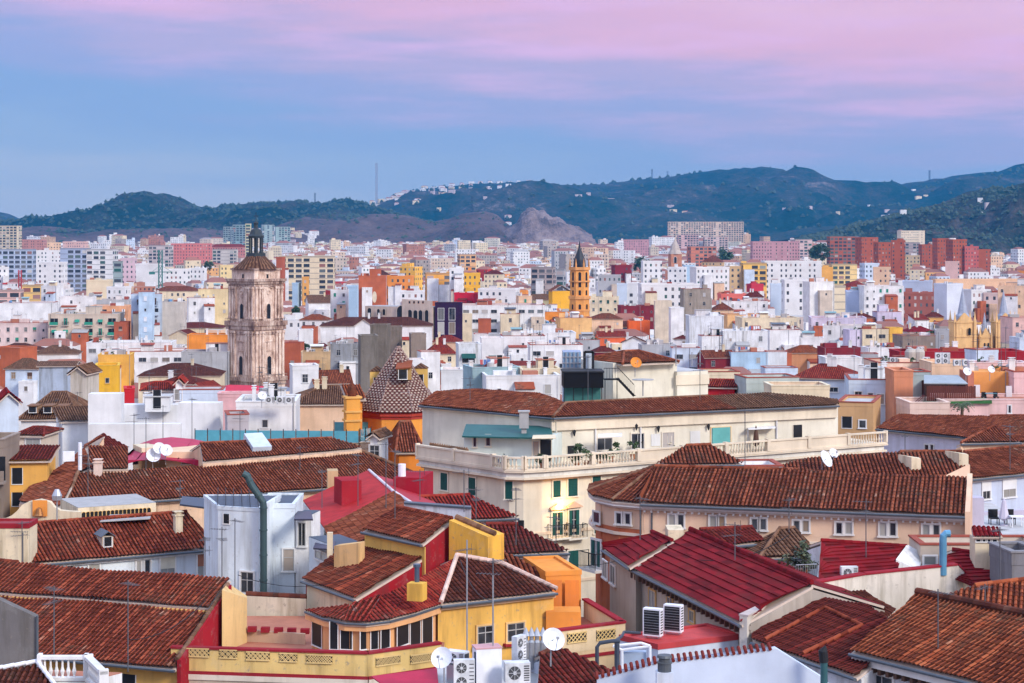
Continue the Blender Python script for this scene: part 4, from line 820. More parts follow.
put(393, 431, 478, 500, (.34, .015, .03), 'p', 'none', d=137, base_z=10, rot=-10, dep=4, extras=False, lab='bright crimson roof-top box with grey coping below the orange church')
h = House('house', 'bright red metal-tiled hip roof in front of the cream hotel', 'house', (0, 128, 0)); A, B = PZ(425, 521, 20), PZ(519, 517, 20)
h.shed(A, B, 15, [(425, 521), (519, 517), (470, 495), (418, 497)], 'red', Ww, 0, back=5); h.done()
h = House('house', 'low white parapet wall running across the front of the red hip roof', 'wall', (-1, 122, 0)); a, b = P(404, 504, 122), P(471, 509, 119); h.W(Ww).prism([a, b, b + V((0, .5, 0)), a + V((0, .5, 0))], 0); m_ = MB(); m_.prism([a + V((0, -.1, .12)), b + V((0, -.1, .12)), b + V((0, .6, .12)), a + V((0, .6, .12))], [a.z, b.z, b.z, a.z]); m_.part('coping', M_ZINC, h.root); h.done()

# the yellow and crimson house in the middle foreground
h = House('corner_house', 'crimson and yellow house with stacked rust-orange tiled roofs and a curved glazed corner', 'house', (-5, 102, 0))
A, B = PZ(362, 530, 22.5), PZ(422, 543, 22.5); h.shed(A, B, 18, [(362, 530), (422, 543), (452, 519), (396, 507)], 'rust', Wr, 0, back=3, over=.25)
a, b, hh = h.last[0], h.last[1], h.last[2]; h.W(Wy).prism([a - hh * .06 - V((0, 0, .25)), b - hh * .06 - V((0, 0, .25)), b - V((0, 0, .25)), a - V((0, 0, .25))], 17)
A, B = PZ(303, 580, 20), PZ(355, 598, 20); h.shed(A, B, 19, [(302, 579), (355, 598), (424, 556), (360, 541), (334, 554)], 'rust', Wr, 0, over=.3)
a, b, hh = h.last[0], h.last[1], h.last[2]; h.W(Wc).prism([a - hh * .06 - V((0, 0, .25)), b - hh * .06 - V((0, 0, .25)), b - V((0, 0, .25)), a - V((0, 0, .25))], 15)
for (p, q) in (((452, 519), (422, 543)), ((396, 507), (362, 530))): pass
yw = MB(); a, b = P(449, 520, 108.6), P(488, 537, 107.2); yw.prism([a, b, b + V((.9, 1.2, 0)), a + V((.9, 1.2, 0))], 15); yw.part('chimney_wall', wall((.80, .43, .07), 1.0), h.root, 'weathered yellow wall with a tiled coping'); caps(h.Rf('old'), a + V((.4, .5, .06)), b + V((.4, .5, .06)), 0, .2, .3)
plB = h.last[4]; qb = plB.hit(346, 567); d_ = qb.y; cw = MB(); cw.prism([P(334, 546, d_ + .5), P(358.5, 543, d_ - .3), P(358.5, 543, d_ - .3) + V((.3, .7, 0)), P(334, 546, d_ + .5) + V((.3, .7, 0))], qb.z - .6); cw.part('chimney', wall((.72, .45, .2), .7), h.root); cw = MB(); cw.box(plB.hit(330, 556) - V((0, 0, .3)), (1, 0), .32, .3, 1.7); cw.part('chimney_pot', wall(CREAM), h.root)
# front curved roof
E = [PZ(305, 610, 20.2), PZ(323, 617, 20.2), PZ(344, 621.5, 20.2), PZ(366, 622.5, 20.2), PZ(390, 619.5, 20.2), PZ(416, 612.5, 20.2), PZ(441, 604, 20.2)]; Bq = PZ(557, 591, 20.2); plC = slope_plane(E[6], Bq, R(19)); Q = plC.hit(457, 557)
S_, T1, T2 = PZ(350, 605, 20.75), PZ(382, 595, 20.95), PZ(412, 582, 21.25); fan = [(0, [E[0], E[1], S_]), (1, [E[1], E[2], S_]), (2, [E[2], E[3], S_]), (2, [S_, E[3], T1]), (3, [E[3], E[4], T1]), (3, [T1, E[4], T2]), (4, [E[4], E[5], T2]), (5, [E[5], E[6], T2]), (5, [T2, E[6], Q])]
Wpe = wall((.80, .42, .19), .3)
for k, poly in fan: facet(h, E[k], E[k + 1], poly, 'red', Wpe, 0, over=.4)
for a, b in zip(E, E[1:]): h.T(M_ZINC).tube([a - V((0, 0, .12)), b - V((0, 0, .12))], .06, 0, 6); h.T(Wpe).prism([p + V((0, .12, -.2)) for p in (a, b, b + V((0, .3, 0)), a + V((0, .3, 0)))], a.z - .5)
h.shed(E[6], Bq, 19, [(441, 604), (557, 591), (502, 565), (487, 561), (457, 557)], 'dark', wall((.80, .46, .11), .85), 0, over=.35, back=5, cornice=wall((.75, .5, .3), .3)); wr0, wr1 = h.wallline(); mo = MB(); up = V((0, 0, .1))
for a, b in (((441, 604), (457, 557)), ((502, 565), (557, 591)), ((457, 557), (502, 565))): caps(mo, plC.hit(*a) + up, plC.hit(*b) + up, 0, .14, .4)
mo.part('ridge', flat((.60, .42, .34), .9, var=.45), h.root, 'pale mortared hip tiles')
for k, rects in ((0, [(312.5, 616, 322, 646)]), (2, [(330, 622, 338, 649), (341, 622, 352, 649)]), (3, [(360, 626, 367.5, 649), (370.5, 626, 378, 649)]), (4, [(381, 626, 389, 648)]), (5, [(397, 618, 408, 645), (410, 617, 420, 645), (422, 614, 432, 644)])):
    a, b = E[k], E[k + 1]; hv = V((-(b - a).y, (b - a).x, 0)).normalized() * .38
    h.win('hole', a + hv, b + hv, rects, acc=M_DARKW)
h.win('sash', wr0, wr1, [(477, 625, 493, 644), (507, 622, 524, 641)], wall((.8, .5, .2)))
sb = MB(); hv = h.last[2] if False else V((-(Bq - E[6]).y, (Bq - E[6]).x, 0)).normalized()
for x0, x1, y0 in ((472, 497, 646.5), (503, 528, 643.5)): pl_ = wall_plane(wr0, wr1); a, b = pl_.hit(x0, y0), pl_.hit(x1, y0); sb.prism([a - hv * .3, b - hv * .3, b, a], a.z - .15)
sb.part('sill', M_REDT, h.root)
m_ = MB(); a = P(417.5, 599, 98.5); m_.box(P(417, 600, 98.2), (1, -.3), .85, .7, .9, 0); m_.part('chimney', wall((.80, .45, .08), .6), h.root); m_ = MB(); m_.tube([P(417, 584, 98.4), P(417, 565, 98.4)], .13, 0, 10); m_.tube([P(417, 567, 98.4), P(417, 564, 98.4)], .2, 0, 10); m_.part('flue', flat((.09, .12, .17), .4, .4), h.root); h.done()
# its terrace
h = House('roof_terrace', 'long pale-yellow terrace parapet with crimson coping and five lattice vents, bottom left of centre', 'terrace', (-10, 96, 0)); wy = wall((.78, .54, .20), .95)
a, b, c = P(171, 640.5, 95.0), PZ(368, 652, 19.3), PZ(441, 642, 19.3); a.z = b.z; bk = V((a.x + 1.2, 108, 0)); bc = V((c.x, 101, 0)); foot = [a, b, c, bc, V((-10, 108, 0)), bk]; zt = 19.3
h.block(foot, zt - 1.15, 15, wy, M_FLOOR); ringwall(h.T(wy), [V((p.x, p.y, 0)) for p in (a, b, c)] + [V((c.x - .3, c.y + .3, 0)), V((b.x, b.y + .35, 0)), V((a.x, a.y + .3, 0))], 17.2, zt - .1, .0, .02) if False else None
for p, q in ((a, b), (b, c)):
    n_ = V((-(q - p).y, (q - p).x, 0)).normalized()
    P4 = lambda o0, o1, z: [V((p.x, p.y, z)) - n_ * o0, V((q.x, q.y, z)) - n_ * o0, V((q.x, q.y, z)) + n_ * o1, V((p.x, p.y, z)) + n_ * o1]
    h.W(wy).prism(P4(.02, .22, zt - .1), zt - 1.25); h.T(M_REDT).prism(P4(.09, .29, zt), zt - .11); h.T(M_REDT).prism(P4(.08, .0, zt - 1.2), zt - 1.36); h.W(wall((.52, .42, .32), .4)).prism(P4(.05, .0, zt - 1.36), 0)
    h.T(wall((.72, .62, .5))).prism(P4(.12, .0, zt - 1.36), zt - 1.62)
lat = wall((.74, .52, .22), .2)
h.win('lattice', V((a.x, a.y - .03, 0)), V((b.x, b.y - .03, 0)), [(186, 648.5, 209.5, 656.5), (220, 650, 237, 658), (246, 651.5, 270, 660), (280, 653, 297, 661.5), (307, 654.5, 332, 663)], lat, lat, 'vent_panel'); h.win('lattice', V((b.x, b.y - .03, 0)), V((c.x, c.y - .03, 0)), [(376, 656.5, 400, 664.5), (410, 653.5, 432.5, 662)], lat, lat, 'vent_panel')
w2 = MB(); a2, b2 = P(222, 628, 101.5), P(305, 634, 100.5); w2.prism([a2, b2, b2 + V((0, .2, 0)), a2 + V((0, .2, 0))], 17.6); w2.part('inner_parapet', wall((.62, .42, .28), .5), h.root)
for k in range(6): x = 239 + k * 13.2; m_ = MB(); m_.box(P(x, 631 + k * .5, 101), (1, 0), .46, .35, .26); m_.part('flower_box', M_REDT, h.root)
h.done()
h = House('house', 'weathered cream garden wall with black stains between the blue-white building and yellow house', 'wall', (-13, 109, 0)); a, b = P(246, 596, 108.5), P(306, 599, 108); h.W(wall((.62, .54, .42), 1.0)).prism([a, b, b + V((0, .4, 0)), a + V((0, .4, 0))], 10); caps(h.Rf('dark'), a + V((0, .2, .05)), b + V((0, .2, .05)), 0, .18, .3); h.done()
h = House('gable_wall', 'bare ochre gable end beside the two-stage tiled roof', 'wall', (-15, 101, 0)); a, b, c = P(221, 588, 99), P(228, 584, 100), P(246, 597, 103); h.W(wall((.74, .50, .22), .5)).prism([P(222, 590, 98.6), P(247, 598, 101), P(247, 596, 103), P(228, 583, 101.5)], 14); h.done()
# right wing terrace
h = House('roof_terrace', 'small pale-yellow terrace with crimson coping and two lattice vents beside the orange block', 'terrace', (4, 100, 0)); zt = 19.3; a, b, c = PZ(557, 629.5, zt), PZ(625, 621, zt), PZ(587, 598, zt)
h.block([a, b, c, V((a.x, c.y, 0))], zt - 1.1, 0, wall((.72, .52, .30), .4), M_FLOOR)
for p, q in ((a, b), (b, c)):
    n_ = V((-(q - p).y, (q - p).x, 0)).normalized(); P4 = lambda o0, o1, z: [V((p.x, p.y, z)) - n_ * o0, V((q.x, q.y, z)) - n_ * o0, V((q.x, q.y, z)) + n_ * o1, V((p.x, p.y, z)) + n_ * o1]
    h.W(wall((.74, .56, .34), .4)).prism(P4(.02, .2, zt - .1), zt - 1.3); h.T(M_REDT).prism(P4(.08, .3, zt), zt - .11)
h.T(M_REDT).prism([V((a.x, a.y, zt - 1.5)) - V((0, .1, 0)), V((b.x, b.y, zt - 1.5)) - V((0, .1, 0)), V((b.x, b.y + .1, zt - 1.5)), V((a.x, a.y + .1, zt - 1.5))], zt - 1.66)
h.win('lattice', V((a.x, a.y - .03, 0)), V((b.x, b.y - .03, 0)), [(567, 632, 586.5, 642), (596, 629.5, 615.5, 639)], lat, lat, 'vent_panel'); h.done()
h = House('orange_block', 'plain bright orange stair block with two recessed panels', 'building', (3, 109, 0)); a, b = P(546, 573.5, 107), P(581, 572.5, 107.5); h.block(quadfoot(a, b, 5), a.z, 0, Wo, rim=.25, rimh=.12)
for x0, x1 in ((548, 562), (565, 579)): m_ = MB(); p, q = P(x0, 580, 106.95), P(x1, 614, 106.95); bxx = [(p.x, q.x)]; m_.box(((p.x + q.x) / 2, p.y - .03, q.z), (1, 0), q.x - p.x, .08, p.z - q.z); m_.part('panel', wall((.78, .24, .05), .3), h.root)
m_ = MB(); a, b = P(546, 612, 104.5), P(581, 612, 104.5); m_.box(((a.x + b.x) / 2, 105.3, a.z - 6), (1, 0), b.x - a.x, 1.6, 6); m_.part('ledge', Wo, h.root); h.done()
h = House('house', 'white-walled house under a dark maroon tiled roof with one black wall lantern', 'house', (1, 118, 0)); A, B = PZ(484, 554, 20.5), PZ(571, 551.5, 20.5)
h.shed(A, B, 20, [(494, 554), (570, 551.5), (518, 524.5), (486, 524.5)], 'maroon', Ww, 0, back=5, cornice=Ww); w0, w1 = h.wallline(); pl = wall_plane(w0, w1); q = pl.hit(534, 572); m_ = MB(); m_.lathe(q + V((0, -.25, 0)), [(.05, 0), (.16, .45), (.2, .5), (.03, .7)], 0, 6); m_.tube([q + V((0, -.25, .75)), q + V((0, -.02, .8))], .02); m_.part('lantern', M_IRON, h.root)
h.win('shutter', w0 + V((0, -.2, 0)), w1 + V((0, -.2, 0)), [(569.5, 552.5, 577, 572)]) if False else None; h.done()
h = House('lean_to', 'narrow curved brown-tiled lean-to running down behind the yellow house', 'lean-to', (1, 108, 0)); A, B = PZ(520, 596, 19.6), PZ(556, 594, 19.6); h.shed(A, B, 25, [(500, 590), (556, 594), (540, 572), (513, 556), (488, 549)], 'brown', wall((.55, .3, .16), .5), 0, gut=False, over=.05); h.done()
# ---------------------------------------------------------------- cream hotel with the balustraded terrace
Wh = wall((.76, .66, .50), .25); Wh2 = wall((.74, .70, .56), .2)
h = House('hotel', 'big cream hotel with a long white balustraded roof terrace and dark green shutters', 'hotel', (5, 156, 0))
L0, L1, C0, C1 = PZ(417, 444, 22.4), PZ(493, 454.5, 22.4), PZ(505, 456.5, 22.4), PZ(545, 456, 22.4); Rr = V((33.1, 168, 22.4)); zf = 21.25
line = [L0, L1, C0, PZ(524, 457, 22.4), C1, Rr]; foot = line + [V((28, 178, 0)), V((2, 176, 0)), V((-6, 168, 0))]
inn = offset([V((p.x, p.y, 0)) for p in foot], -.55); h.block([V((p.x, p.y, 0)) for p in inn], zf - .3, 0, Wh, M_FLOOR)
band = offset([V((p.x, p.y, 0)) for p in foot], .0)
h.W(wall((.70, .68, .62), .35)).prism([V((p.x, p.y, zf)) for p in offset([V((p.x, p.y, 0)) for p in foot], -.15)], zf - .5)
h.T(M_CREAMT).prism([V((p.x, p.y, zf + .02)) for p in offset([V((p.x, p.y, 0)) for p in foot], .12)], zf - .1); h.T(M_CREAMT).prism([V((p.x, p.y, zf - .5)) for p in offset([V((p.x, p.y, 0)) for p in foot], .05)], zf - .66); h.T(wall((.62, .42, .28), .2)).prism([V((p.x, p.y, zf - .665)) for p in offset([V((p.x, p.y, 0)) for p in foot], -.3)], zf - .82)
for z_ in (zf - 4.9, zf - 8.9): h.T(wall((.72, .56, .40), .2)).prism([V((p.x, p.y, z_)) for p in offset([V((p.x, p.y, 0)) for p in foot], -.47)], z_ - .22)
balustrade(h.root, [V((p.x, p.y, zf + .02)) for p in line], 1.12, solid={(0, -1), (4, 2), (4, 5), (4, 6)}, mat=M_CREAMT, every=4.3, step=.3)
i0 = offset([V((p.x, p.y, 0)) for p in foot], -.55); seg = lambda i: (i0[i], i0[i + 1])
tr = wall((.78, .70, .56), .15)
h.win('shutter', *seg(0), [(441, 473, 448, 490), (469, 477.5, 476, 495)], tr); h.win('shutter', *seg(2), [(505, 481, 513, 499)], tr); h.win('shutter', *seg(4), [(553, 480, 560, 497), (568, 478, 577, 496), (592, 476, 600.5, 493)], tr); h.win('shutter', i0[3], i0[4], [(541, 481, 544, 498)], tr) if False else None
h.win('balcony', *seg(4), [(552, 512, 562, 535), (569, 510, 578, 535)], tr); h.win('shutter', *seg(4), [(568, 551, 578, 573), (594, 512, 602, 533)], tr); h.win('hole', *seg(2), [(518, 520, 524, 538)], tr)
ln = h.root; a, b = seg(4); pl = wall_plane(a, b)
for x0, x1, y in ((549, 565, 508), (566, 581, 506)):
    m_ = MB(); p, q = pl.hit(x0, y), pl.hit(x1, y - .5); e = (q - p).normalized(); n_ = V((e.y, -e.x, 0)); m_.prism([p + n_ * .3, q + n_ * .3, q, p], p.z - .16); m_.face([p + n_ * .28, q + n_ * .28, p.lerp(q, .5) + n_ * .28 + V((0, 0, .35))]); m_.face([p + n_ * .28, p.lerp(q, .5) + n_ * .28 + V((0, 0, .35)), p.lerp(q, .5) + V((0, 0, .35)), p]); m_.face([p.lerp(q, .5) + n_ * .28 + V((0, 0, .35)), q + n_ * .28, q, p.lerp(q, .5) + V((0, 0, .35))]); m_.part('pediment', wall((.66, .42, .28), .2), h.root)
# roof-top storey
A, B = PZ(553, 417, 25), PZ(839, 404.5, 25); Wt = wall((.75, .70, .57), .25)
h.shed(A, B, 15, [(553, 417), (737, 409), (708, 396), (566, 403)], 'brown', Wt, zf - .3, over=.5, cornice=Wh); h.shed(A, B, 15, [(737, 409), (839, 404.5), (838, 399), (768, 393), (708, 396)], 'old', Wt, zf - .3, over=.5, cornice=Wh)
w0, w1, _, ee, plh, _p = h.last; hn = V((-ee.y, ee.x, 0)); h.T(Wh).prism([w0 - hn * .25 + V((0, 0, -.35)), w1 - hn * .25 + V((0, 0, -.35)), w1 - V((0, 0, .35)), w0 - V((0, 0, .35))], w0.z - 1.15)
caps(h.Rf('old'), plh.hit(566, 403), plh.hit(553, 417), 0, .15); caps(h.Rf('old'), plh.hit(566, 403), plh.hit(708, 396), 0, .13)
A2, B2 = PZ(419, 404.5, 25), PZ(553, 417, 25); h.shed(A2, B2, 13, [(419, 404.5), (462, 409), (553, 417), (566, 403), (540, 393), (470, 389), (436, 392)], 'brown', Wt, zf - .3, over=.4, cornice=Wh)
h.win('hole', w0, w1, [(567, 446, 574, 458), (668, 436, 671, 443)], tr); h.win('pane', w0, w1, [(597, 438, 612, 450), (631, 433, 644, 449), (662, 433, 674, 448)], tr); h.win('wide', w0, w1, [(711, 427, 730, 444)], flat((.7, .5, .25))); h.win('hole', w0, w1, [(793, 425, 802, 441)], tr)
for x0, x1, y0, y1 in ((690, 700, 431, 444), (651, 661, 433, 447), (780, 788, 423, 438)): pass
m_ = MB(); m_.slab([P(598, 437, 153.2), P(622, 436, 154), P(622, 433, 155.2), P(598, 434, 154.6)], .06); m_.part('awning', wall(WHITE), h.root)
pw = wall_plane(w0, w1); dm = MB()
for x0, x1, y0, y1 in ((690, 700, 431, 443.5), (651, 660, 434, 446)):
    p, q, t_ = pw.hit(x0, y1), pw.hit(x1, y1), pw.hit(x0, y0); dm = MB(); dm.box((p + q) / 2, ee, (q - p).length, .1, t_.z - p.z); dm.part('door', wall((.72, .72, .70)), h.root)
p, q, t_ = pw.hit(712, 443.5), pw.hit(729.5, 443), pw.hit(712, 427.5); m_ = MB(); m_.box((p + q) / 2 - hn * .05, ee, (q - p).length, .1, t_.z - p.z); m_.part('glass_door', flat((.12, .36, .34), .25), h.root)
for x, y in ((573, 436), (657, 432), (635, 430), (707, 430)): m_ = MB(); q = pw.hit(x, y); m_.lathe(q - hn * .25, [(.04, 0), (.13, .35), (.15, .4), (.02, .55)], 0, 6); m_.part('lantern', M_IRON, h.root)
for x in (595, 640, 776): m_ = MB(); q = pw.hit(x, 419) - hn * .12; m_.tube([q, V((q.x, q.y, zf))], .07, 0, 6); m_.part('drainpipe', wall(WHITE), h.root)
# green canopy wing
a, b = P(464, 434, 153.5), P(552, 437, 151.6); h.block(quadfoot(a, b, 6), a.z, zf - .3, wall((.66, .72, .66), .2)); m_ = MB(); m_.slab([P(462, 436, 152.6), P(553, 438, 150.6), P(551, 426, 155.5), P(466, 424, 157)], .12); m_.part('canopy', flat((.02, .10, .095), .5), h.root)
h.win('small', a, b, [(473, 436, 477, 447), (486, 435, 490.5, 446)], tr); h.win('hole', a, b, [(540, 440, 551.5, 456)], tr); h.win('pane', a, b, [(533, 441, 539, 456)], tr)
m_ = MB(); m_.slab([P(532, 438.5, 149.6), P(556, 438, 149.6), P(555, 434.5, 151.2), P(533, 435, 151.3)], .05); m_.part('awning', wall(CREAM), h.root)
m_ = MB(); bx_ = P(524, 428, 153); m_.box(bx_, (1, 0), .75, .75, 1.3); m_.box(bx_ + V((0, 0, 1.3)), (1, 0), .95, .95, .1); m_.box(bx_ + V((0, 0, -1.2)), (1, 0), .4, .4, 1.2); m_.part('chimney', M_CONC, h.root)
h.done()
fn = MB(); a, b = P(430, 452, 157), P(468, 458, 153); n = 34
for k in range(n): q = a.lerp(b, k / (n - 1)); fn.tube([V((q.x, q.y, zf)), V((q.x, q.y, zf + 1.35 + .05 * math.sin(k * 3)))], .06, 0, 4)
fn.obj('reed_fence', flat((.26, .13, .06), .9, var=.4), 'brown reed screen behind the rounded terrace corner of the cream hotel', 'fence')
lp = P(560.5, 504.5, 150.6); r = thing('wall_lamp', 'lit warm yellow wall lamp between two balcony doors of the cream hotel', 'lamp', lp); m_ = MB(); m_.lathe(lp, [(.06, -.25), (.17, 0), (.19, .12), (.05, .3)], 0, 10); em, t_, bs = newmat('lamp_glow'); bs.inputs['Emission Color'].default_value = (1, .62, .22, 1); bs.inputs['Emission Strength'].default_value = 14; m_.part('lamp_glass', em, r); m_ = MB(); m_.tube([lp + V((0, 0, .28)), lp + V((.1, .5, .45))], .03); m_.part('bracket', M_IRON, r)
ld = bpy.data.lights.new('lamp_light', 'POINT'); ld.energy = 170; ld.color = (1, .58, .15); ld.shadow_soft_size = .2; lo = bpy.data.objects.new('lamp_light', ld); COL.objects.link(lo); lo.location = lp + V((0, -.45, -.1))
def plant(label, pos, h_=1.1, r=.5, n=160, m=None, cat='potted plant', name='potted_plant'):
    rt = thing(name, label, cat, pos); m_ = MB(); m_.lathe(pos, [(.18, 0), (.26, .4), (.28, .42)], 0, 10); m_.part('pot', flat((.4, .16, .08)), rt); m_ = MB(); leafcloud(m_, Vector(pos) + V((0, 0, .4 + h_ * .45)), r, h_ * .5, n, .12); m_.part('foliage', m or leafmat(), rt)
for i, (x, y, d, hh, rr) in enumerate(((543, 460, 150.2, .8, .7), (577, 458, 151.5, 1.5, .7), (586, 457, 152, 1.2, .9), (600, 455, 153, .9, .8), (612, 452, 155, 1.3, .6), (633, 451, 156.5, 1.2, .5), (677, 449, 160, .9, .8), (665, 450, 159, .9, 1.0))):
    plant(('low green plant by the awning door on the hotel terrace', 'tall dark shrub first right of the awning door', 'broad shrub among the hotel terrace pots, second right of the awning door', 'wide shrub close to the terrace cream pier', 'bushy plant beside the stone pillar on the hotel terrace', 'small palm-like plant near the centre of the terrace wall', 'rightmost dark hedge pot beside the white terrace door', 'long dark planter hedge against the white terrace wall')[i], V((P(x, y, d).x, d, zf + .03)), hh, rr, 260)
m_ = MB(); c = V((P(756, 445, 161.5).x, 161.5, zf)); m_.lathe(c, [(.3, 0), (.3, .1), (.03, .12), (.03, .5), (.28, .7), (.2, 1.6), (.03, 2.3)], 0, 8); m_.obj('parasol', M_DARKW, 'closed dark parasol on the hotel terrace near its pale canopy', 'parasol')
r = thing('pergola', 'low white sail canopy on grey posts at the right part of the hotel terrace', 'canopy', V((P(765, 440, 162).x, 162, zf))); m_ = MB(); m_.slab([P(748, 429, 161), P(776, 427.5, 162), P(772, 421, 166), P(746, 424, 165)], .08); m_.part('cloth', wall(WHITE), r); m_ = MB()
for x, y, d in ((748, 429, 161), (776, 427.5, 162), (772, 421.5, 166), (746, 424.5, 165)): q = P(x, y, d); m_.tube([q, V((q.x, q.y, zf))], .05, 0, 6)
m_.part('posts', M_STEEL, r)
r = thing('motor_scooter', 'small dark scooter parked on the hotel terrace by the pale wing', 'scooter', V((P(500, 460, 150.8).x, 151.5, zf))); c0 = V((P(500, 460, 150.8).x, 151.5, zf)); m_ = MB()
for sx in (-.5, .5): m_.tube([c0 + V((sx + .24 * math.cos(k * math.pi / 5), 0, .25 + .24 * math.sin(k * math.pi / 5))) for k in range(11)], .06, 0, 5)
m_.part('wheels', M_IRON, r); m_ = MB(); m_.tube([c0 + V((.5, 0, .3)), c0 + V((.38, 0, .9)), c0 + V((.3, 0, 1.05))], [.09, .08, .03], 0, 6); m_.tube([c0 + V((.42, 0, .35)), c0 + V((0, 0, .3)), c0 + V((-.3, 0, .6)), c0 + V((-.6, 0, .75))], [.1, .12, .2, .12], 0, 7); m_.part('body', flat((.03, .05, .09), .3), r); m_ = MB(); m_.tube([c0 + V((.3, -.3, 1.05)), c0 + V((.3, .3, 1.05))], .025); m_.part('handlebar', M_IRON, r)
# tank, glass box, stair tower behind the roof
h = House('stair_tower', 'plain cream stair tower with a small tiled hip roof, behind the hotel roof', 'tower', (16, 172, 0))
a, b = P(613, 362, 170), P(677, 362, 173); h.block(quadfoot(a, b, 7), a.z - .1, 18, Wt); a2, b2 = P(677, 372, 172.5), P(708, 371, 174); h.block(quadfoot(a2, b2, 6), a2.z, 18, Wt, M_GREYF); h.T(Wh).prism([a2 + V((-.1, -.15, -.3)), b2 + V((.1, -.15, -.3)), b2 + V((.1, 0, -.3)), a2 + V((-.1, 0, -.3))], a2.z - 1.2)
rm_ = MB(); q = quadfoot(P(624, 361, 169.7), P(674, 361, 172.3), 6); q = [V((p.x, p.y, a.z - .1)) for p in q]; tiled_hip(rm_, q, a.z + .75, 'hip', True, 'brown'); rm_.part('roof', [tile('brown'), M_MORTAR], h.root)
for x, y0, y1, d in ((676, 345, 366, 172), (692, 352, 366, 172.5), (700, 350, 366, 172.5)): m_ = MB(); m_.tube([P(x, y1, d), P(x, y0, d)], .05, 0, 6); m_.part('pipe', M_STEEL, h.root)
h.done()
r = thing('metal_staircase', 'black metal zigzag stairs with handrails climbing the cream stair tower', 'staircase', P(620, 397, 167)); m_ = MB(); d = 167.5
a, b = P(618, 379, d), P(634, 396, d)
for s in (0, .9): m_.tube([a + V((0, s, 0)), b + V((0, s, 0))], .13, 0, 4); m_.tube([a + V((0, s, 1.0)), b + V((0, s, 1.0))], .035, 0, 4)
for k in range(9): q = a.lerp(b, k / 8); m_.box(q + V((0, .45, 0)), (1, 0), .28, .9, .04); m_.tube([q, q + V((0, 0, 1.0))], .02, 0, 4)
m_.part('flight', M_IRON, r); m_ = MB(); p, q = P(604, 379, d), P(618, 379, d); m_.box((p + q) / 2 + V((0, .45, -.1)), (1, 0), q.x - p.x, 1, .1)
for k in range(6): t_ = p.lerp(q, k / 5); m_.tube([t_, t_ + V((0, 0, .95))], .02, 0, 4)
m_.tube([p + V((0, 0, .95)), q + V((0, 0, .95))], .035, 0, 4)
for x in (605, 617): t_ = P(x, 379, d + .9); m_.tube([t_, V((t_.x, t_.y, 24))], .05, 0, 4)
m_.part('landing', M_IRON, r)
r = thing('water_tank', 'large black box tank on a steel frame above the hotel roof', 'tank', P(583, 398, 166)); m_ = MB(); p, q = P(563, 388, 165), P(603, 388, 165); zt_ = P(563, 372.5, 165).z; m_.box(((p.x + q.x) / 2, 166.7, p.z), (1, .03), q.x - p.x, 3.2, zt_ - p.z); m_.part('tank', flat((.008, .008, .010), .6, 0.0, .1, .1), r); m_ = MB(); m_.box(((p.x + q.x) / 2, 166.7, zt_ - .02), (1, .03), q.x - p.x + .15, 3.4, .12); m_.part('lid', M_IRON, r); m_ = MB()
for k in range(5): x = p.x + .1 + (q.x - p.x - .2) * k / 4; m_.tube([(x, 165.3, p.z), (x, 165.3, 24.5)], .05, 0, 4)
m_.part('frame', M_IRON, r); m_ = MB(); m_.box(((p.x + q.x) / 2, 166.9, 24.5), (1, 0), q.x - p.x - .3, 1.5, p.z - 24.5); m_.part('glass_screen', flat((.05, .16, .15), .15), r)
h = House('lift_house', 'blue-grey glazed lift housing with a dark framed portal behind the black tank', 'lift housing', (7, 172, 0)); a, b = P(563, 352, 171), P(581, 352, 171); h.block(quadfoot(a, b, 3), a.z, 20, flat((.22, .33, .46), .25))
for x in (566, 570, 574, 578): h.T(M_STEEL).tube([P(x, 372, 170.9), P(x, 352, 170.9)], .06, 0, 4)
for y in (357, 363, 368): h.T(M_STEEL).tube([P(562, y, 170.9), P(583, y, 170.9)], .05, 0, 4)
for p, q in (((584.5, 351.5), (584.5, 372)), ((593, 351.5), (593, 372)), ((584.5, 352), (593, 352))): h.T(M_IRON).tube([P(*p, 169), P(*q, 169)], .16, 0, 4)
m_ = MB(); m_.box(P(588.8, 372, 169.8), (1, 0), .55, .3, 1.65); m_.part('panel', wall((.62, .70, .78)), h.root); h.done()
a = P(635.5, 377, 165); r = thing('satellite_dish', 'big orange satellite dish before the cream stair tower', 'satellite dish', a); dish('x', a, .2, .5, root=r); [setattr(c.data, 'name', 'orange_reflector') for c in r.children if c.name.startswith('reflector')]
for c in r.children:
    if c.name.startswith('reflector'): c.data = c.data.copy(); c.data.materials[0] = flat((.70, .25, .04), .6)
m_ = MB(); m_.lathe(P(643, 380, 167) , [(.05, -.05), (.95, 0), (.95, .06), (.05, .14)], 0, 14); m_.tube([P(643, 379, 167), P(643, 396, 167)], .06); m_.obj('parasol', M_CONC, 'flat grey parasol beside the black metal stairs', 'parasol')

# ---------------------------------------------------------------- peach building
Wpc = wall((.76, .52, .36), .2); Wbr = wall((.52, .15, .07), .5); trw = wall((.74, .70, .66), .15)
h = House('palace', 'long peach building with paired white-framed windows, rounded corner and dark brown tiled roof', 'town house', (15, 118, 0))
A, B = PZ(640, 502.5, 23.5), PZ(965, 515, 23.5); h.shed(A, B, 19, [(640, 502.5), (965, 515), (967, 477.5), (800, 470.5), (655, 466.5)], 'brown', Wpc, 21.75, over=.5, back=9, cornice=None); w0, w1, hn, ee, plh, _p = h.last; Rl = plh.hit(655, 466.5)
En = [PZ(590, 485.5, 23.5), PZ(587.5, 491, 23.5), PZ(593, 496, 23.5), PZ(612, 500, 23.5), A]
for a, b in zip(En, En[1:]): facet(h, a, b, [a, b, Rl], 'brown' , Wpc, 21.75, over=.5)
caps(h.Rf('old'), En[1], Rl, 0, .13); caps(h.Rf('old'), En[3], Rl, 0, .12)
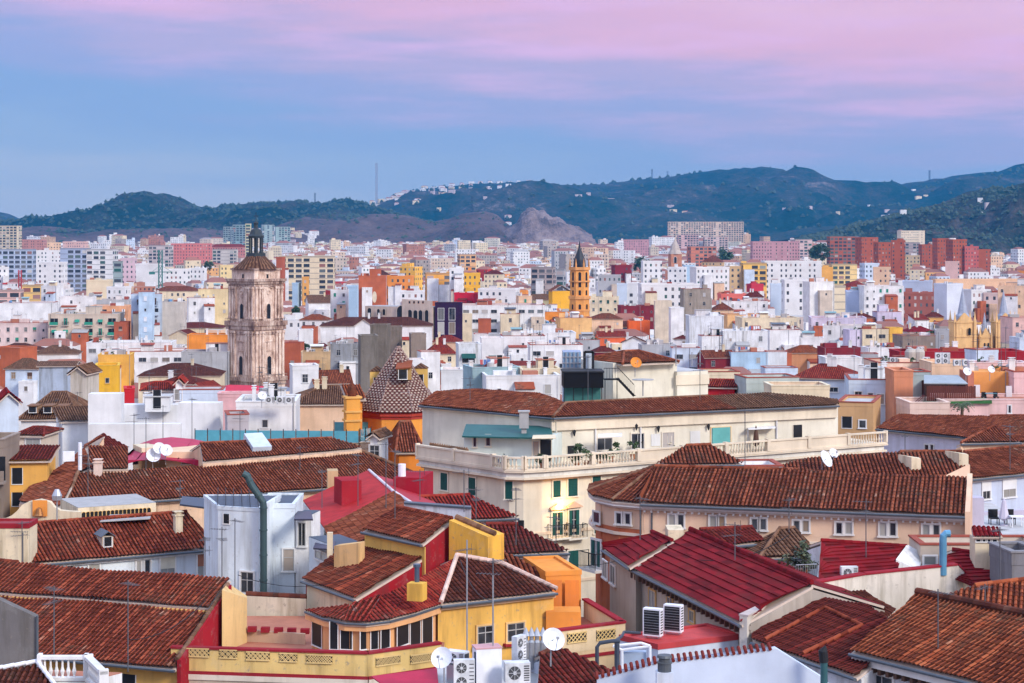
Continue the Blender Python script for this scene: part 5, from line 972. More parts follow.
def bandline(pts, o0, o1, z1, z0, m):
    for a, b in zip(pts, pts[1:]):
        e = (b - a).to_2d().normalized(); n_ = V((e.y, -e.x, 0)); h.T(m).prism([V((a.x, a.y, z1)) + n_ * o0 - V((*e, 0)) * .0, V((b.x, b.y, z1)) + n_ * o0, V((b.x, b.y, z1)) - n_ * o1, V((a.x, a.y, z1)) - n_ * o1], z0)
ln_ = En[:-1] + [A, B]; bandline(ln_, -.06, .7, 23.36, 23.14, trw); bandline(ln_, -.28, .75, 23.135, 23.0, wall((.70, .62, .55), .2)); inner = [p + hn * .5 for p in ln_]
bandline(inner, .05, .1, 21.50, 21.32, wall((.74, .6, .48), .1))
for a, b in zip(En, En[1:]):
    n_ = V((b - a).to_2d().normalized()); n_ = V((n_.y, -n_.x, 0)); h.W(Wbr).prism([V((a.x, a.y, 21.74)) - n_ * .52, V((b.x, b.y, 21.74)) - n_ * .52, V((b.x, b.y, 21.74)) - n_ * 2, V((a.x, a.y, 21.74)) - n_ * 2], 0)
h.W(Wpc).prism([V((p.x, p.y, 21.745)) for p in (w0, w1, w1 + hn * 12, w0 + hn * 12)], 0)
ws = []
for (x0, x1, y0, y1) in ((669, 684, 514.5, 527.5), (710, 725, 516.5, 529), (751.5, 766.5, 518, 530), (793.5, 809, 519.5, 532), (836, 852, 521.5, 534), (880, 896, 523, 536), (923, 939.5, 525, 538)): ws += [(x0, y0, x0 + 6.3, y1), (x1 - 6.3, y0, x1, y1)]
h.win('pane', w0, w1, ws, trw); a, b = En[3] + hn * .5, En[4] + hn * .5; h.win('pane', a, b, [(616, 512, 622, 524), (625, 512.5, 631, 524.5)], trw)
a, b = En[2] + V((.1, .55, 0)), En[3] + V((.1, .55, 0)); h.win('balcony', a, b, [(593, 541, 601, 566)], trw); h.win('pane', a, b, [(594, 512, 600, 523)], trw)
for k in range(46): q = w0.lerp(w1, (k + .5) / 46) - hn * .1; h.T(trw).box(V((q.x, q.y, 22.86)), ee, .12, .16, .14)
for x in (640.5, 652): q = wall_plane(w0, w1).hit(x, 508) - hn * .05; h.T(M_ZINC).tube([q, V((q.x, q.y, 15))], .05, 0, 6)
m_ = MB(); a, b = plh.hit(965, 516), plh.hit(967.5, 477.5); e_ = (b - a).normalized(); m_.prism([a + V((.0, 0, .25)), a + V((.3, 0, .25)), b + V((.3, 0, .25)), b + V((0, 0, .25))], 18); m_.part('gable_coping', Wpc, h.root)
h.done()
h = House('pavilion', 'brown-tiled hipped pavilion roof in front of the hotel terrace, behind the peach building', 'pavilion', (11, 130, 0)); A, B = PZ(655, 464, 24.4), PZ(744, 463.5, 24.4)
h.shed(A, B, 21, [(655, 464), (744, 463.5), (711, 445), (686, 446)], 'brown', Wpc, 0, over=.3, back=2); h.done()
put(744 - 40, 783, 467, 480, WHITE, 'w', 'none', d=129, rot=4, dep=3.5, extras=False, lab='flat white roof strip right behind the peach building roof')
h = House('town_house', 'brown tiled roof behind the peach building carrying two sloped cream light shafts', 'town house', (24, 135, 0)); A, B = PZ(770, 478, 23.2), PZ(968, 480, 23.2)
h.shed(A, B, 13, [(770, 478), (968, 480), (962, 452), (900, 452), (845, 455), (800, 460), (780, 466)], 'brown', Wpc, 0, over=.1, back=6, gut=False); pl = h.last[4]
for i, (x0, x1, y0, y1) in enumerate(((904, 920, 459, 468), (952, 967, 455, 464))):
    m_ = MB(); q = pl.hit((x0 + x1) / 2, y1 + 1); m_.prism([q + V((-.1, -.3, .85)), q + V((.55, -.3, .75)), q + V((.55, .4, .75)), q + V((-.6, 1.8, .8))], q.z - .6); m_.part('light_shaft', Wc, h.root)
m_ = MB(); m_.prism([P(938, 479, 128.5), P(970, 479, 128.5), P(970, 465, 128.7), P(969, 464, 128.7)], 15); m_.part('gable', Wpc, h.root); h.done()
dish('large white dish on the brown roof below the hotel terrace end', P(824, 477, 131), .9, .62)
dish('smaller grey dish just right of the large white one on the brown roof', P(832, 471, 133), .5, .36)
h = House('house', 'pale blue house with white roller-blind windows under a brown tiled roof at the right edge', 'house', (38, 142, 0)); A, B = PZ(964, 479, 22), PZ(1075, 468, 22)
h.shed(A, B, 17, [(964, 479), (1075, 468), (1060, 443), (964, 452)], 'brown', wall((.56, .62, .76), .3), 0, over=.4, back=6, cornice=trw); w0, w1 = h.wallline(); bl = wall((.78, .78, .78), .1)
h.win('roller', w0, w1, [(982, 482, 990, 499), (1003, 480, 1015, 497)], bl, bl); h.done()
h = House('house', 'lilac-grey house with a gently curved brown tiled eave below the pink terraces', 'house', (38, 182, 0)); A, B = PZ(876, 428, 21), PZ(962, 437, 21); Wl = wall((.60, .57, .66), .3)
h.shed(A, B, 14, [(876, 428), (962, 437), (1010, 441), (1062, 443), (1062, 415.5), (990, 416), (898, 414.5)], 'brown', Wl, 0, over=.4, back=5, cornice=trw); w0, w1 = h.wallline(); h.win('pane', w0, w1, [(925, 445, 929, 453), (930.5, 445, 934, 453)], trw)
h.done()
h = House('house', 'small brown pyramid roof with a peach wall in front of the lilac-grey house', 'house', (41, 165, 0)); A, B = PZ(961, 443, 21.8), PZ(1021, 441.5, 21.8); h.shed(A, B, 19, [(961, 443), (1021, 441.5), (994, 426)], 'brown', Wp, 0, over=.2, back=1); h.done()
# terrace between
h = House('roof_terrace', 'lilac-white terrace with low walls right of the peach building', 'terrace', (30, 118, 0)); a, b = P(966, 512, 122), P(1040, 508, 126); h.block(quadfoot(P(966, 548, 116), P(1050, 548, 116), 14), P(1000, 526, 120).z, 0, wall((.50, .48, .62), .3), M_GREYF); h.block(quadfoot(P(969, 500, 124), P(1050, 495, 126), .4), P(990, 513, 124).z, 10, wall((.5, .46, .55), .2)); m_ = MB(); m_.box(P(975, 529, 118), (1, 0), .9, .9, 2.0); m_.part('chimney', wall((.52, .48, .58), .3), h.root)
h.done(); zz = P(1000, 526, 120).z
c = V((P(1004, 528, 120).x, 120, zz)); m_ = MB(); m_.lathe(c, [(.3, 0), (.28, .08), (.03, .1), (.03, .3), (.34, .5), (.22, 1.1), (.12, 1.6), (.02, 1.75)], 0, 8); m_.obj('parasol', wall((.62, .58, .68)), 'closed pale lilac parasol on the lilac-white terrace', 'parasol')
for i, (x, c_, lb) in enumerate(((994, M_IRON, 'black woven chair left of the closed pale parasol'), (1010, M_IRON, 'dark chair just right of the closed pale parasol'))):
    c = V((P(x, 528, 120.5).x, 120.5, zz)); rr = thing('chair', lb, 'chair', c); m_ = MB(); m_.box(c + V((0, 0, .4)), (1, 0), .6, .6, .08); m_.part('seat', c_, rr); m_ = MB(); m_.box(c + V((0, .28, .45)), (1, 0), .6, .06, .5); m_.part('backrest', c_, rr)
    for sx in (-.26, .26):
        for sy in (-.26, .26): m_ = MB(); m_.box(c + V((sx, sy, 0)), (1, 0), .05, .05, .4); m_.part('leg', c_, rr)
c = V((P(1017, 530, 119.5).x, 119.5, zz)); rr = thing('table', 'small white table on the lilac-white terrace', 'table', c); m_ = MB(); m_.box(c + V((0, 0, .66)), (1, 0), .9, .7, .05); m_.part('table_top', M_WPAINT, rr)
for sx in (-.36, .36):
    for sy in (-.28, .28): m_ = MB(); m_.box(c + V((sx, sy, 0)), (1, 0), .05, .05, .66); m_.part('leg', M_WPAINT, rr)
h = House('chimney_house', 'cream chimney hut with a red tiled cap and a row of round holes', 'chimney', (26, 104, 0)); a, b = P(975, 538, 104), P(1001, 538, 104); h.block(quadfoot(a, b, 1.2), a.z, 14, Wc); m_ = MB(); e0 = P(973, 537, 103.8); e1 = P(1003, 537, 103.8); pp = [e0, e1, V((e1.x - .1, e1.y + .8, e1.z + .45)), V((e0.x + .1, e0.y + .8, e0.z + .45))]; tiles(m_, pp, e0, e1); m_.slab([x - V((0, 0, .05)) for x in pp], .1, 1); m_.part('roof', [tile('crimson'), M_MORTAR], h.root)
for x in (979, 984, 989, 994): place('hole', winmesh('hole', .3, .3), h.root, P(x, 541.5, 103.98))
h.done()
m_ = MB(); D_ = 103; m_.tube([P(943, 575, D_), P(943, 540, D_), P(943.5, 536, D_), P(946, 533.5, D_), P(950, 533.5, D_)], .2, 0, 12); m_.obj('vent_pipe', flat((.12, .30, .45), .35, .2), 'bright blue vent pipe with a bent top before the peach wall', 'vent pipe')
put(921, 1040, 545, 572, BEIGE, 'g', 'none', d=107, rot=0, dep=3, extras=False, lab='beige back building with a dark window behind the blue vent pipe', rects=[('pane', [(924, 557, 936, 565)])])

# ---------------------------------------------------------------- crimson sheet roofs
h = House('warehouse', 'huge smooth crimson roof sloping down to a dark lane, the largest red roof', 'building', (11, 102, 0)); A, B = PZ(628, 566, 21), PZ(741, 623, 21); wd = wall((.42, .36, .30), .4)
h.shed(A, B, 18, [(630, 567), (741, 623), (812, 584), (690, 530)], 'crimson', wd, 0, over=.5, back=4, row=.55, cornice=wd); pl = h.last[4]; w0, w1 = h.wallline()
caps(h.Rf('crimson'), pl.hit(690, 530) + V((0, 0, .1)), pl.hit(812, 584) + V((0, 0, .1)), 0, .11)
A3, B3 = PZ(602, 547, 21.2), PZ(629, 566, 21.2); h.shed(A3, B3, 17, [(603, 548), (629, 566), (672, 541), (652, 532)], 'crimson', wd, 0, over=.4, row=.55, back=3); w2_, w3 = h.wallline(); Wst = wall((.52, .48, .44), .35)
ov = MB(); n_ = V((-(B3 - A3).y, (B3 - A3).x, 0)).normalized(); 
h.win('pane', w2_, w3, [(611, 566, 616, 584), (603.5, 562, 608, 578)], trw); h.win('pane', w0, w1, [(633, 585, 639, 606), (650, 590, 656, 612), (668, 598, 673, 614), (690, 610, 695, 622)], wall((.60, .36, .14)))
for k in range(26):
    q = A.lerp(B, (k + .5) / 26); hh = V((-(B - A).y, (B - A).x, 0)).normalized(); h.T(M_DARKW).box(q + hh * .35 - V((0, 0, .62)), (hh.x, hh.y), .6, .14, .3)
h.done()
h = House('house', 'two small maroon-tiled roofs meeting in a valley behind the huge crimson roof', 'house', (13, 112, 0)); A, B = PZ(700, 548, 22), PZ(772, 541, 22); h.shed(A, B, 16, [(704, 547), (765, 541.5), (752, 527.5), (700, 530)], 'maroon', Ww, 0, back=2); 
A, B = PZ(655, 545, 21.6), PZ(700, 545, 21.6); h.block(quadfoot(P(668, 532, 111), P(684, 531, 111), 2), P(668, 530, 111).z, 0, Wc); h.done()
h = House('house', 'small brown hip-tiled house with white wall behind the stained parapet', 'house', (16, 108, 0)); A, B = PZ(760, 558, 21.5), PZ(820, 554.5, 21.5); A4, B4 = PZ(738, 551, 21.5), PZ(760, 558, 21.5)
h.shed(A, B, 20, [(760, 558), (820, 554.5), (795, 528.5), (780, 529)], 'old', Ww, 0, over=.25, back=3); q_ = h.last[4].hit(780, 529); facet(h, A4, B4, [A4, B4, q_], 'old', Ww, 0); caps(h.Rf('old'), B4 + V((0, 0, .05)), q_ + V((0, 0, .05)), 0, .12); w0, w1 = h.wallline(); h.done()
plant('bushy plant behind a small railing beside the white wall of the brown hip-tiled house', P(804, 577, 105), 1.6, 1.0, 500, leafmat((.03, .05, .025), (.09, .11, .05)), 'shrub', 'potted_plant')
r = thing('railing', 'thin grey railing in front of the bushy plant on the white wall', 'railing', P(804, 578, 104)); m_ = MB(); a, b = P(796, 565, 104), P(817, 564, 104)
m_.tube([a, b], .025)
for k in range(10): q = a.lerp(b, k / 9); m_.tube([q, q - V((0, 0, .8))], .015, 0, 4)
m_.part('rails', M_STEEL, r)
def simple_roof(label, A, B, pitch, px, kind, wm, **k):
    hh = House('house', label, 'house', ((A.x + B.x) / 2, (A.y + B.y) / 2, 0)); hh.shed(A, B, pitch, px, kind, wm, 0, **k); hh.done(); return hh
hh = simple_roof('crimson tiled gable roof with white edges behind the long stained wall', PZ(815, 586, 21), PZ(925, 578, 21), 18, [(818, 585), (905, 579), (896, 562), (907, 547), (821, 541)], 'crimson', Ww, row=.4, back=3)
a, b = hh.last[4].hit(896, 562), hh.last[4].hit(907, 547); m_ = MB(); m_.prism([a + V((0, 0, .15)), a + V((1.3, .2, -.5)), b + V((1.0, .2, -.4)), b + V((0, 0, .15))], 15); m_.obj('gable_wall', Ww, 'small white gable wall at the right end of the crimson tiled roof', 'wall')
r = thing('air_conditioner', 'single white air conditioner on the crimson roof behind the long stained wall', 'air conditioner', P(849, 581, 103.5)); place('casing', AC1, r, P(849, 580, 103.5), .1)
simple_roof('right-hand crimson tiled roof whose slope faces the brown roofs below', PZ(930, 594, 20.8), PZ(1012, 590, 20.8), 18, [(936, 570), (958, 564), (974, 592), (1003, 589), (1004, 558), (952, 550)], 'crimson', Wc, row=.4, back=3)
h = House('parapet_wall', 'long white plaster parapet wall streaked with black stains and crimson coping', 'wall', (18, 100, 0)); stn = wall((.70, .63, .54), .9); zs = [PZ(747, 617, 21.3), PZ(817, 583.5, 21.6), PZ(866, 575, 21.6), PZ(958, 565.5, 21.9), PZ(979, 587, 20.6)]
for i, (a, b) in enumerate(zip(zs, zs[1:])):
    e = (b - a).to_2d().normalized(); n_ = V((-e.y, e.x, 0)) * .4; ext = V((*e, 0)) * .02; h.W(stn).prism([a, b, b + n_, a + n_], 10); h.T(M_REDT).prism([p + V((0, 0, .1)) for p in (a - n_ * .15 + ext, b - n_ * .15 - ext, b + n_ * 1.1 - ext, a + n_ * 1.1 + ext)], [a.z + .01, b.z + .01, b.z + .01, a.z + .01]) if i else h.T(wall((.6, .5, .45))).prism([p + V((0, 0, .1)) for p in (a - n_ * .15, b - n_ * .15 - ext, b + n_ * 1.1 - ext, a + n_ * 1.1)], [a.z + .01, b.z + .01, b.z + .01, a.z + .01])
h.done()
hh = House('house', 'red-brown low roof of flat panels and mossy tiles in front of the stained parapet wall', 'house', (14, 92, 0)); A, B = PZ(752, 640, 20.3), PZ(856, 676, 20.3)
hh.shed(A, B, 15, [(752, 640), (856, 676), (909, 634), (868, 606), (815, 597), (752, 624)], 'maroon', Ww, 0, over=.3, row=.5); pl = hh.last[4]; up = V((0, 0, .12))
for a, b in (((765, 642), (825, 610)), ((803, 656), (862, 628)), ((825, 610), (862, 628))): caps(hh.Rf('rust'), pl.hit(*a) + up, pl.hit(*b) + up, 0, .1)
hh.done()
hh = simple_roof('dark moss-covered barrel-tiled roof with a small green skylight beneath the stained wall', PZ(842, 640, 20.3), PZ(905, 615, 20.6), 20, [(812, 595), (864, 590.5), (896, 610), (870, 634), (850, 618)], 'dark', Ww, gut=False, over=.05); pl = hh.last[4]
m_ = MB(); q = [pl.hit(*p) + V((0, 0, .16)) for p in ((848, 604), (858, 606.5), (861, 601), (851, 599))]; m_.slab(q if (q[1] - q[0]).cross(q[2] - q[1]).z > 0 else q[::-1], .12); m_.obj('skylight', flat((.06, .16, .15), .2), 'small green glazed skylight in the dark mossy roof', 'skylight')
h = House('town_house', 'large orange-brown barrel-tiled roof with white cornice in the bottom right corner', 'town house', (22, 90, 0)); A, B = PZ(850, 651, 21), PZ(1000, 687.5, 21); Wgw = wall((.55, .55, .58), .4)
h.shed(A, B, 19, [(850, 651), (917, 594), (1044, 620), (1060, 702), (1000, 687.5)], 'rust2', Wgw, 0, over=.45, back=5, cornice=trw); w0, w1, hn, ee, pl, _p = h.last
h.T(trw).prism([p + V((0, 0, -.28)) for p in (w0 - hn * .35, w1 - hn * .35, w1 + hn * .02, w0 + hn * .02)], w0.z - .55)
for k in range(18): q = w0.lerp(w1, (k + .5) / 18) - hn * .18; h.T(M_DARKW).box(V((q.x, q.y, 20.2)), ee, .18, .34, .22)
h.win('pane', w0, w1, [(872, 676, 893, 700)], trw); caps(h.Rf('dark'), pl.hit(917, 594) + V((0, 0, .1)), pl.hit(1044, 620) + V((0, 0, .1)), 0, .2, .34); h.done()
simple_roof('orange tiled roof with brick hip line behind the large bottom-right roof', PZ(915, 606, 21.9), PZ(1060, 624, 21.4), 17, [(930, 600), (975, 586), (1060, 576), (1060, 623), (1000, 612)], 'rust2', Wc, back=3, gut=False, over=.05)
put(1004, 1045, 553, 580, (.20, .19, .20), 'g', 'none', d=100, rot=8, dep=3, extras=False, lab='dark grey concrete hut at the right edge beside the crimson slope', dirt=.9)

# ---------------------------------------------------------------- white house with zigzag gable, plant deck
h = House('house', 'white house with a flat coral-red roof terrace carrying two tall air conditioners', 'house', (8, 94, 0)); zt = 20.0; q = [PZ(620, 637, zt), PZ(658, 646.5, zt), PZ(743, 636, zt), PZ(707, 625.5, zt)]
h.block([V((p.x, p.y, 0)) for p in q], zt, 0, wall((.64, .68, .76), .25), flat((.50, .055, .05), .6, var=.2), rim=.2, rimh=.12, rimm=wall((.50, .06, .06), .2)); h.done()
for i, (x, y, r_) in enumerate(((653, 637, -.45), (673.5, 633, -.45))):
    c = PZ(x, y, zt + .1); r = thing('air_conditioner', ('left of two tall white air conditioners on the coral-red roof terrace', 'right of two tall white air conditioners on the coral-red roof terrace')[i], 'air conditioner', c); place('casing', ACG, r, c, r_)
h = House('house', 'bright white gable wall with a zigzag edge of red roof tiles, bottom centre', 'house', (9, 85, 0)); D_ = 84
tp = [P(597, 678, D_), P(655, 663, D_), P(776, 648.5, D_), P(823, 678, D_), P(835, 690, D_)]; wz = wall((.62, .68, .80), .1)
for a, b in zip(tp, tp[1:]): h.W(wz).prism([a, b, b + V((0, .45, 0)), a + V((0, .45, 0))], 0)
m_ = MB(); n = 30
for k in range(n): q = tp[0].lerp(tp[1], k / 10) if k < 10 else tp[1].lerp(tp[2], (k - 10) / 20); m_.tube([q + V((0, -.08, .02)), q + V((0, .55, .12))], .085, 0, 6)
m_.part('tile_edge', tile('maroon'), h.root); h.done()
r = thing('chimney', 'round grey-capped white chimney beside the zigzag white gable', 'chimney', P(664, 683, 82.5)); m_ = MB(); m_.box(P(664.5, 700, 82.5), (1, 0), .72, .72, 1.25); m_.part('stack', wall((.62, .66, .74)), r); c = P(664.5, 671.5, 82.5); m_ = MB(); m_.lathe(c, [(.3, 0), (.3, .35), (.34, .37), (.34, .42), (.26, .45), (.26, .6), (.34, .62), (.3, .72)], 0, 16); m_.part('cowl', flat((.10, .11, .12), .5, .3), r)
m_ = MB(); m_.tube([P(824, 700, 83), P(824, 658, 83)], .16, 0, 12); m_.tube([P(824, 662, 83), P(823, 651, 83), P(825.5, 646, 83)], [.2, .2, .04], 1, 12); m_.obj('vent_pipe', [flat((.05, .13, .14), .4, .3), M_IRON], 'dark green stove pipe with a pointed black top at the end of the white gable', 'vent pipe')
r = thing('pipe_frame', 'tangle of dark pipes over a white metal frame beside the coral-red terrace', 'pipework', P(620, 670, 88)); m_ = MB(); d = 88.5
for p, q in (((622, 650), (650, 646)), ((622, 650), (622, 672)), ((650, 646), (650, 668)), ((613, 646), (641, 643)), ((613, 646), (622, 650)), ((641, 643), (650, 646))): m_.tube([P(*p, d), P(*q, d)], .07, 0, 6)
m_.part('frame', M_WPAINT, r); m_ = MB(); m_.tube([P(597, 672, 87), P(597, 647, 87), P(600, 643, 87), P(612, 641, 87), P(620, 641, 87)], .09, 0, 8); m_.tube([P(615, 641, 88), P(622, 636, 90), P(624, 632, 92), P(640, 633, 93)], .07, 0, 8); m_.tube([P(617, 642, 88), P(617, 672, 88)], .12, 0, 8); m_.part('pipes', flat((.05, .06, .08), .5), r)
m_ = MB(); m_.box(P(634, 668, 89), (1, -.1), 1.15, .5, .8); m_.part('tank', flat((.35, .42, .52), .5), r)
h = House('house', 'low crimson tiled roof sloping to the right in the bottom centre', 'house', (2, 88, 0)); A, B = PZ(520, 712, 19.2), PZ(650, 690, 19.4); h.shed(A, B, 21, [(536, 708), (640, 691), (622, 675), (560, 648), (540, 655)], 'maroon', wall((.64, .68, .76), .3), 0, back=2); h.done()
h = House('house', 'flat pale roof full of air conditioning plant at the bottom centre', 'house', (-1, 86, 0)); h.block(quadfoot(P(432, 700, 84), P(556, 700, 84), 6), 19.7, 0, wall((.62, .68, .76), .3), M_GREYF); h.done(); zt = 19.7
def acbox(lb, x, y, d, me, rz, s=None, plinth=None):
    c = P(x, y, d); r = thing('air_conditioner', lb, 'air conditioner', c); place('casing', me, r, c, rz, s)
    m_ = MB(); e = (math.cos(rz), math.sin(rz))
    if plinth: m_.box(V((c.x, c.y, zt)), e, .8, .5, c.z - zt); m_.part('plinth', M_STEEL, r)
acbox('slim twin-fan air conditioner raised behind the plant deck', 519, 661, 86.5, AC2, .9, (.75, .9, .86), True)
acbox('squat air conditioner with a round top fan at the bottom edge', 517, 684, 83, AC1, .15, (1.2, 1.6, 1.3), False)
m_ = MB(); m_.lathe(P(519, 668, 83.2) + V((0, 0, -.35)), [(.4, 0), (.42, .12), (.3, .25), (.33, .3)], 0, 16); m_.obj('fan_cowl', M_WPAINT, 'round white fan cowl on top of the squat air conditioner', 'fan cowl')
acbox('front-facing white air conditioner with two dark fans right of the lower dish', 464, 690, 83, AC2, .1, (1.0, 1, 1.0), False)
acbox('low white unit standing just behind the front-facing air conditioner', 457, 664, 85.5, AC1, -.5, (1.1, 1.4, .8), True)
r = thing('cabinet', 'tall white equipment cabinet with a dark louvred side on the plant deck', 'cabinet', P(487, 700, 84)); c = P(487, 700, 84); m_ = MB(); m_.box(c, (1, .25), 1.15, .8, P(487, 647, 84).z - c.z); m_.part('casing', M_WPAINT, r); m_ = MB(); m_.box(P(478, 699, 83.62), (1, .25), .34, .1, P(487, 653, 84).z - c.z); m_.part('louvre', flat((.06, .08, .11), .5), r); m_ = MB(); m_.box(V((c.x, c.y, P(487, 647, 84).z)), (1, .25), 1.2, .85, .06); m_.part('lid', flat((.55, .30, .30), .6), r)
for i, x in enumerate((526, 531.5, 537, 543)):
    c = P(x, 668, 87.5); m_ = MB(); m_.lathe(c, [(.16, 0), (.16, 1.2), (.1, 1.3), (.1, 1.45), (.2, 1.5), (.0, 1.9)], 0, 10); m_.obj('vent_cowl', M_STEEL, ('first of four pointed steel vent cowls beside the big white dish', 'second of four pointed steel vent cowls beside the big white dish', 'third of four pointed steel vent cowls beside the big white dish', 'last of four pointed steel vent cowls, nearest the big white dish')[i], 'vent', 'steel vent cowls', off=c)
dish('biggest white satellite dish, at the bottom centre beside steel vents', V((P(552, 656, 84.5).x, 84.5, P(552, 667, 84.5).z)), .35, .52)
dish('white dish low beside the crimson awning at the bottom edge', V((P(443, 670, 83).x, 83, P(443, 686, 83).z)), -.3, .48)
m_ = MB(); m_.slab([P(371, 676, 86), P(404, 700, 83), P(440, 700, 83), P(437, 668, 87)], .05); m_.obj('awning', flat((.42, .015, .05), .6), 'plain crimson awning sheet at the bottom edge left of the dish', 'awning')
for i, (x, y0, y1, d, k, lb) in enumerate(((493, 575, 678, 84, 1, 'tall aerial mast rising from the plant deck in front of the yellow wall'), (467, 540, 690, 92, 0, 'thin guyed aerial pole above the crimson wall of the corner house'))):
    r = thing('antenna', lb, 'antenna', P(x, y1, d)); m_ = MB(); m_.tube([P(x, y1, d), P(x, y0, d)], .04, 0, 6); m_.part('mast', M_STEEL, r); place('aerial', ANT[k], r, P(x, y0 + 60, d), .3 + i)
for lb, x, y, d, k in (('many-armed antenna in front of the lower left tiled roof, right one', 128, 672, 87, 2), ('antenna with a long boom in front of the grey concrete gable', 54, 662, 85, 1), ('antenna against the cream end house wall', 23, 575, 117, 0), ('tangled antenna pair before the blue-white wall', 235, 592, 108, 2), ('antenna left of the tangled pair, by the blue-white house end', 222, 586, 109, 1),
                       ('antenna on the long brown roof beside the flue duct', 180, 506, 140, 3), ('slim antenna standing in front of the hotel facade', 516, 545, 112, 1), ('bent antenna at the corner of the red hip roof', 464, 512, 117, 0), ('antenna at the top of the coral-red roof', 358, 506, 122, 1), ('lone antenna right of the coral-red roof top', 386, 508, 121, 2), ('antenna on the bottom right orange roof', 938, 684, 84, 2),
                       ('dark pole antenna by the right crimson roof', 1000, 610, 96, 2), ('three-armed antenna on the small brown hip roof', 789, 532, 110, 3), ('tall antenna on the white blank wall, right of the group', 163, 452, 170, 2), ('white-wall antenna nearest the dishes', 134, 452, 168, 1), ('antenna beside the glass railing end', 192, 444, 172, 2), ('antenna above the grey skylight', 240, 450, 165, 1)):
    c = P(x, y, d); r = thing('antenna', lb, 'antenna', c); place('mast', ANT[k], r, c, (x * .7) % 3)

for i, (x, y, d, k, w_) in enumerate(((88, 500, 140, 1, 'rising from the long brown roof near the bell wall'), (146, 470, 150, 2, 'behind the dishes on the brown roof'), (300, 470, 158, 3, 'on the brown roof near its right part'), (322, 508, 127, 0, 'beside the small cream chimney by the coral roof'), (420, 500, 124, 3, 'on the white parapet before the red hip roof'), (476, 545, 112, 1, 'on the weathered yellow wall'), (395, 520, 112, 2, 'on the upper rust roof ridge of the corner house'), (556, 548, 117, 3, 'on the maroon roof of the lantern house'),
    (640, 540, 112, 0, 'at the left part of the huge crimson roof'), (735, 560, 100, 3, 'on the huge crimson roof slope'), (866, 560, 106, 1, 'on the crimson gable roof'), (745, 470, 130, 2, 'behind the pavilion roof'), (905, 470, 136, 0, 'on the brown roof near the light shafts'), (1010, 470, 142, 1, 'on the roof at the right edge'), (588, 405, 160, 2, 'in front of the black tank'), (700, 402, 162, 1, 'on the hotel roof ridge'), (470, 400, 163, 3, 'on the left end of the hotel roof'), (60, 470, 160, 2, 'on the far brown slope at the left'), (985, 640, 88, 0, 'low on the large bottom-right roof'), (205, 575, 100, 3, 'on the ridge of the two-stage roof'))):
    c = P(x, y, d); r = thing('antenna', 'dark thin antenna ' + w_, 'antenna', c); place('mast', ANT[k], r, c, (x * .37) % 3)
for i, (p, q, sg, lb) in enumerate((((238, 575, 108), (392, 560, 101), 1.0, 'black cable sagging from the blue-white wall to the corner house'), ((128, 640, 87), (206, 600, 98), .5, 'thin cable hanging over the two-stage roof'), ((460, 560, 104), (493, 600, 84), .6, 'cable dropping from the crimson wall to the plant deck'), ((516, 540, 113), (620, 560, 110), .8, 'overhead cable crossing from the maroon roof to the lane'), ((700, 560, 103), (789, 535, 110), .5, 'cable over the huge crimson roof'), ((938, 650, 85), (1000, 600, 96), .6, 'cable over the bottom right orange roofs'))):
    a, b = P(*p), P(*q); m_ = MB(); m_.tube([a.lerp(b, t / 10) - V((0, 0, sg * 4 * (t / 10) * (1 - t / 10))) for t in range(11)], .022, 0, 4); m_.obj('cable', M_IRON, lb, 'cable')
# ---------------------------------------------------------------- stone bell tower
def patterned():
    m, t, b = newmat('patterned_tiles'); uv = nn(t, 'ShaderNodeUVMap', uv_map='UVMap'); se = nn(t, 'ShaderNodeSeparateXYZ'); t.links.new(uv.outputs[0], se.inputs[0])
    row = math_(t, 'FLOOR', math_(t, 'DIVIDE', se.outputs[1], .25)); sh = math_(t, 'MULTIPLY', row, .5); fu = math_(t, 'FRACT', math_(t, 'ADD', math_(t, 'DIVIDE', se.outputs[0], .44), sh)); fv = math_(t, 'FRACT', math_(t, 'DIVIDE', se.outputs[1], .25))
    msk = math_(t, 'MULTIPLY', math_(t, 'LESS_THAN', fu, .46), math_(t, 'LESS_THAN', fv, .6)); g = nn(t, 'ShaderNodeNewGeometry').outputs['Position']; n1 = noise(t, g, 3, 4)
    wh = mix(t, n1, (.54, .42, .32), (.36, .28, .22)); dk = mix(t, n1, (.15, .030, .018), (.05, .022, .015)); t.links.new(mix(t, msk, dk, wh), b.inputs['Base Color']); b.inputs['Roughness'].default_value = .75; return m
def stonemat(name, a, b_, c):
    m, t, s = newmat(name); g = nn(t, 'ShaderNodeNewGeometry').outputs['Position']; n1 = noise(t, g, .5, 6, .65, (1, 1, .5)); n2 = noise(t, g, 2.4, 5, .7, (1, 1, .25)); n3 = noise(t, g, 7, 3, .6)
    v = math_(t, 'ADD', math_(t, 'MULTIPLY', n1, .45), math_(t, 'ADD', math_(t, 'MULTIPLY', n2, .40), math_(t, 'MULTIPLY', n3, .18))); t.links.new(ramp(t, v, [(.40, a), (.50, b_), (.60, c)]), s.inputs['Base Color']); s.inputs['Roughness'].default_value = .95; s.inputs['Specular IOR Level'].default_value = .1
    bp = nn(t, 'ShaderNodeBump'); bp.inputs['Strength'].default_value = .6; bp.inputs['Distance'].default_value = .12; t.links.new(n2, bp.inputs['Height']); t.links.new(bp.outputs[0], s.inputs['Normal']); return m
M_STONE = stonemat('old_stone', (.20, .115, .08), (.58, .41, .32), (.80, .66, .55)); M_STD = stonemat('stained_stone', (.09, .055, .045), (.30, .19, .15), (.60, .47, .38))
d = remap(268); c = P(256, 388, d); c.z = 0; S = d / F; r = thing('bell_tower', 'tall weathered stone bell tower with two arched storeys and a dark lantern on top', 'church tower', c); Z = lambda y: 40 - (y - HY) * S
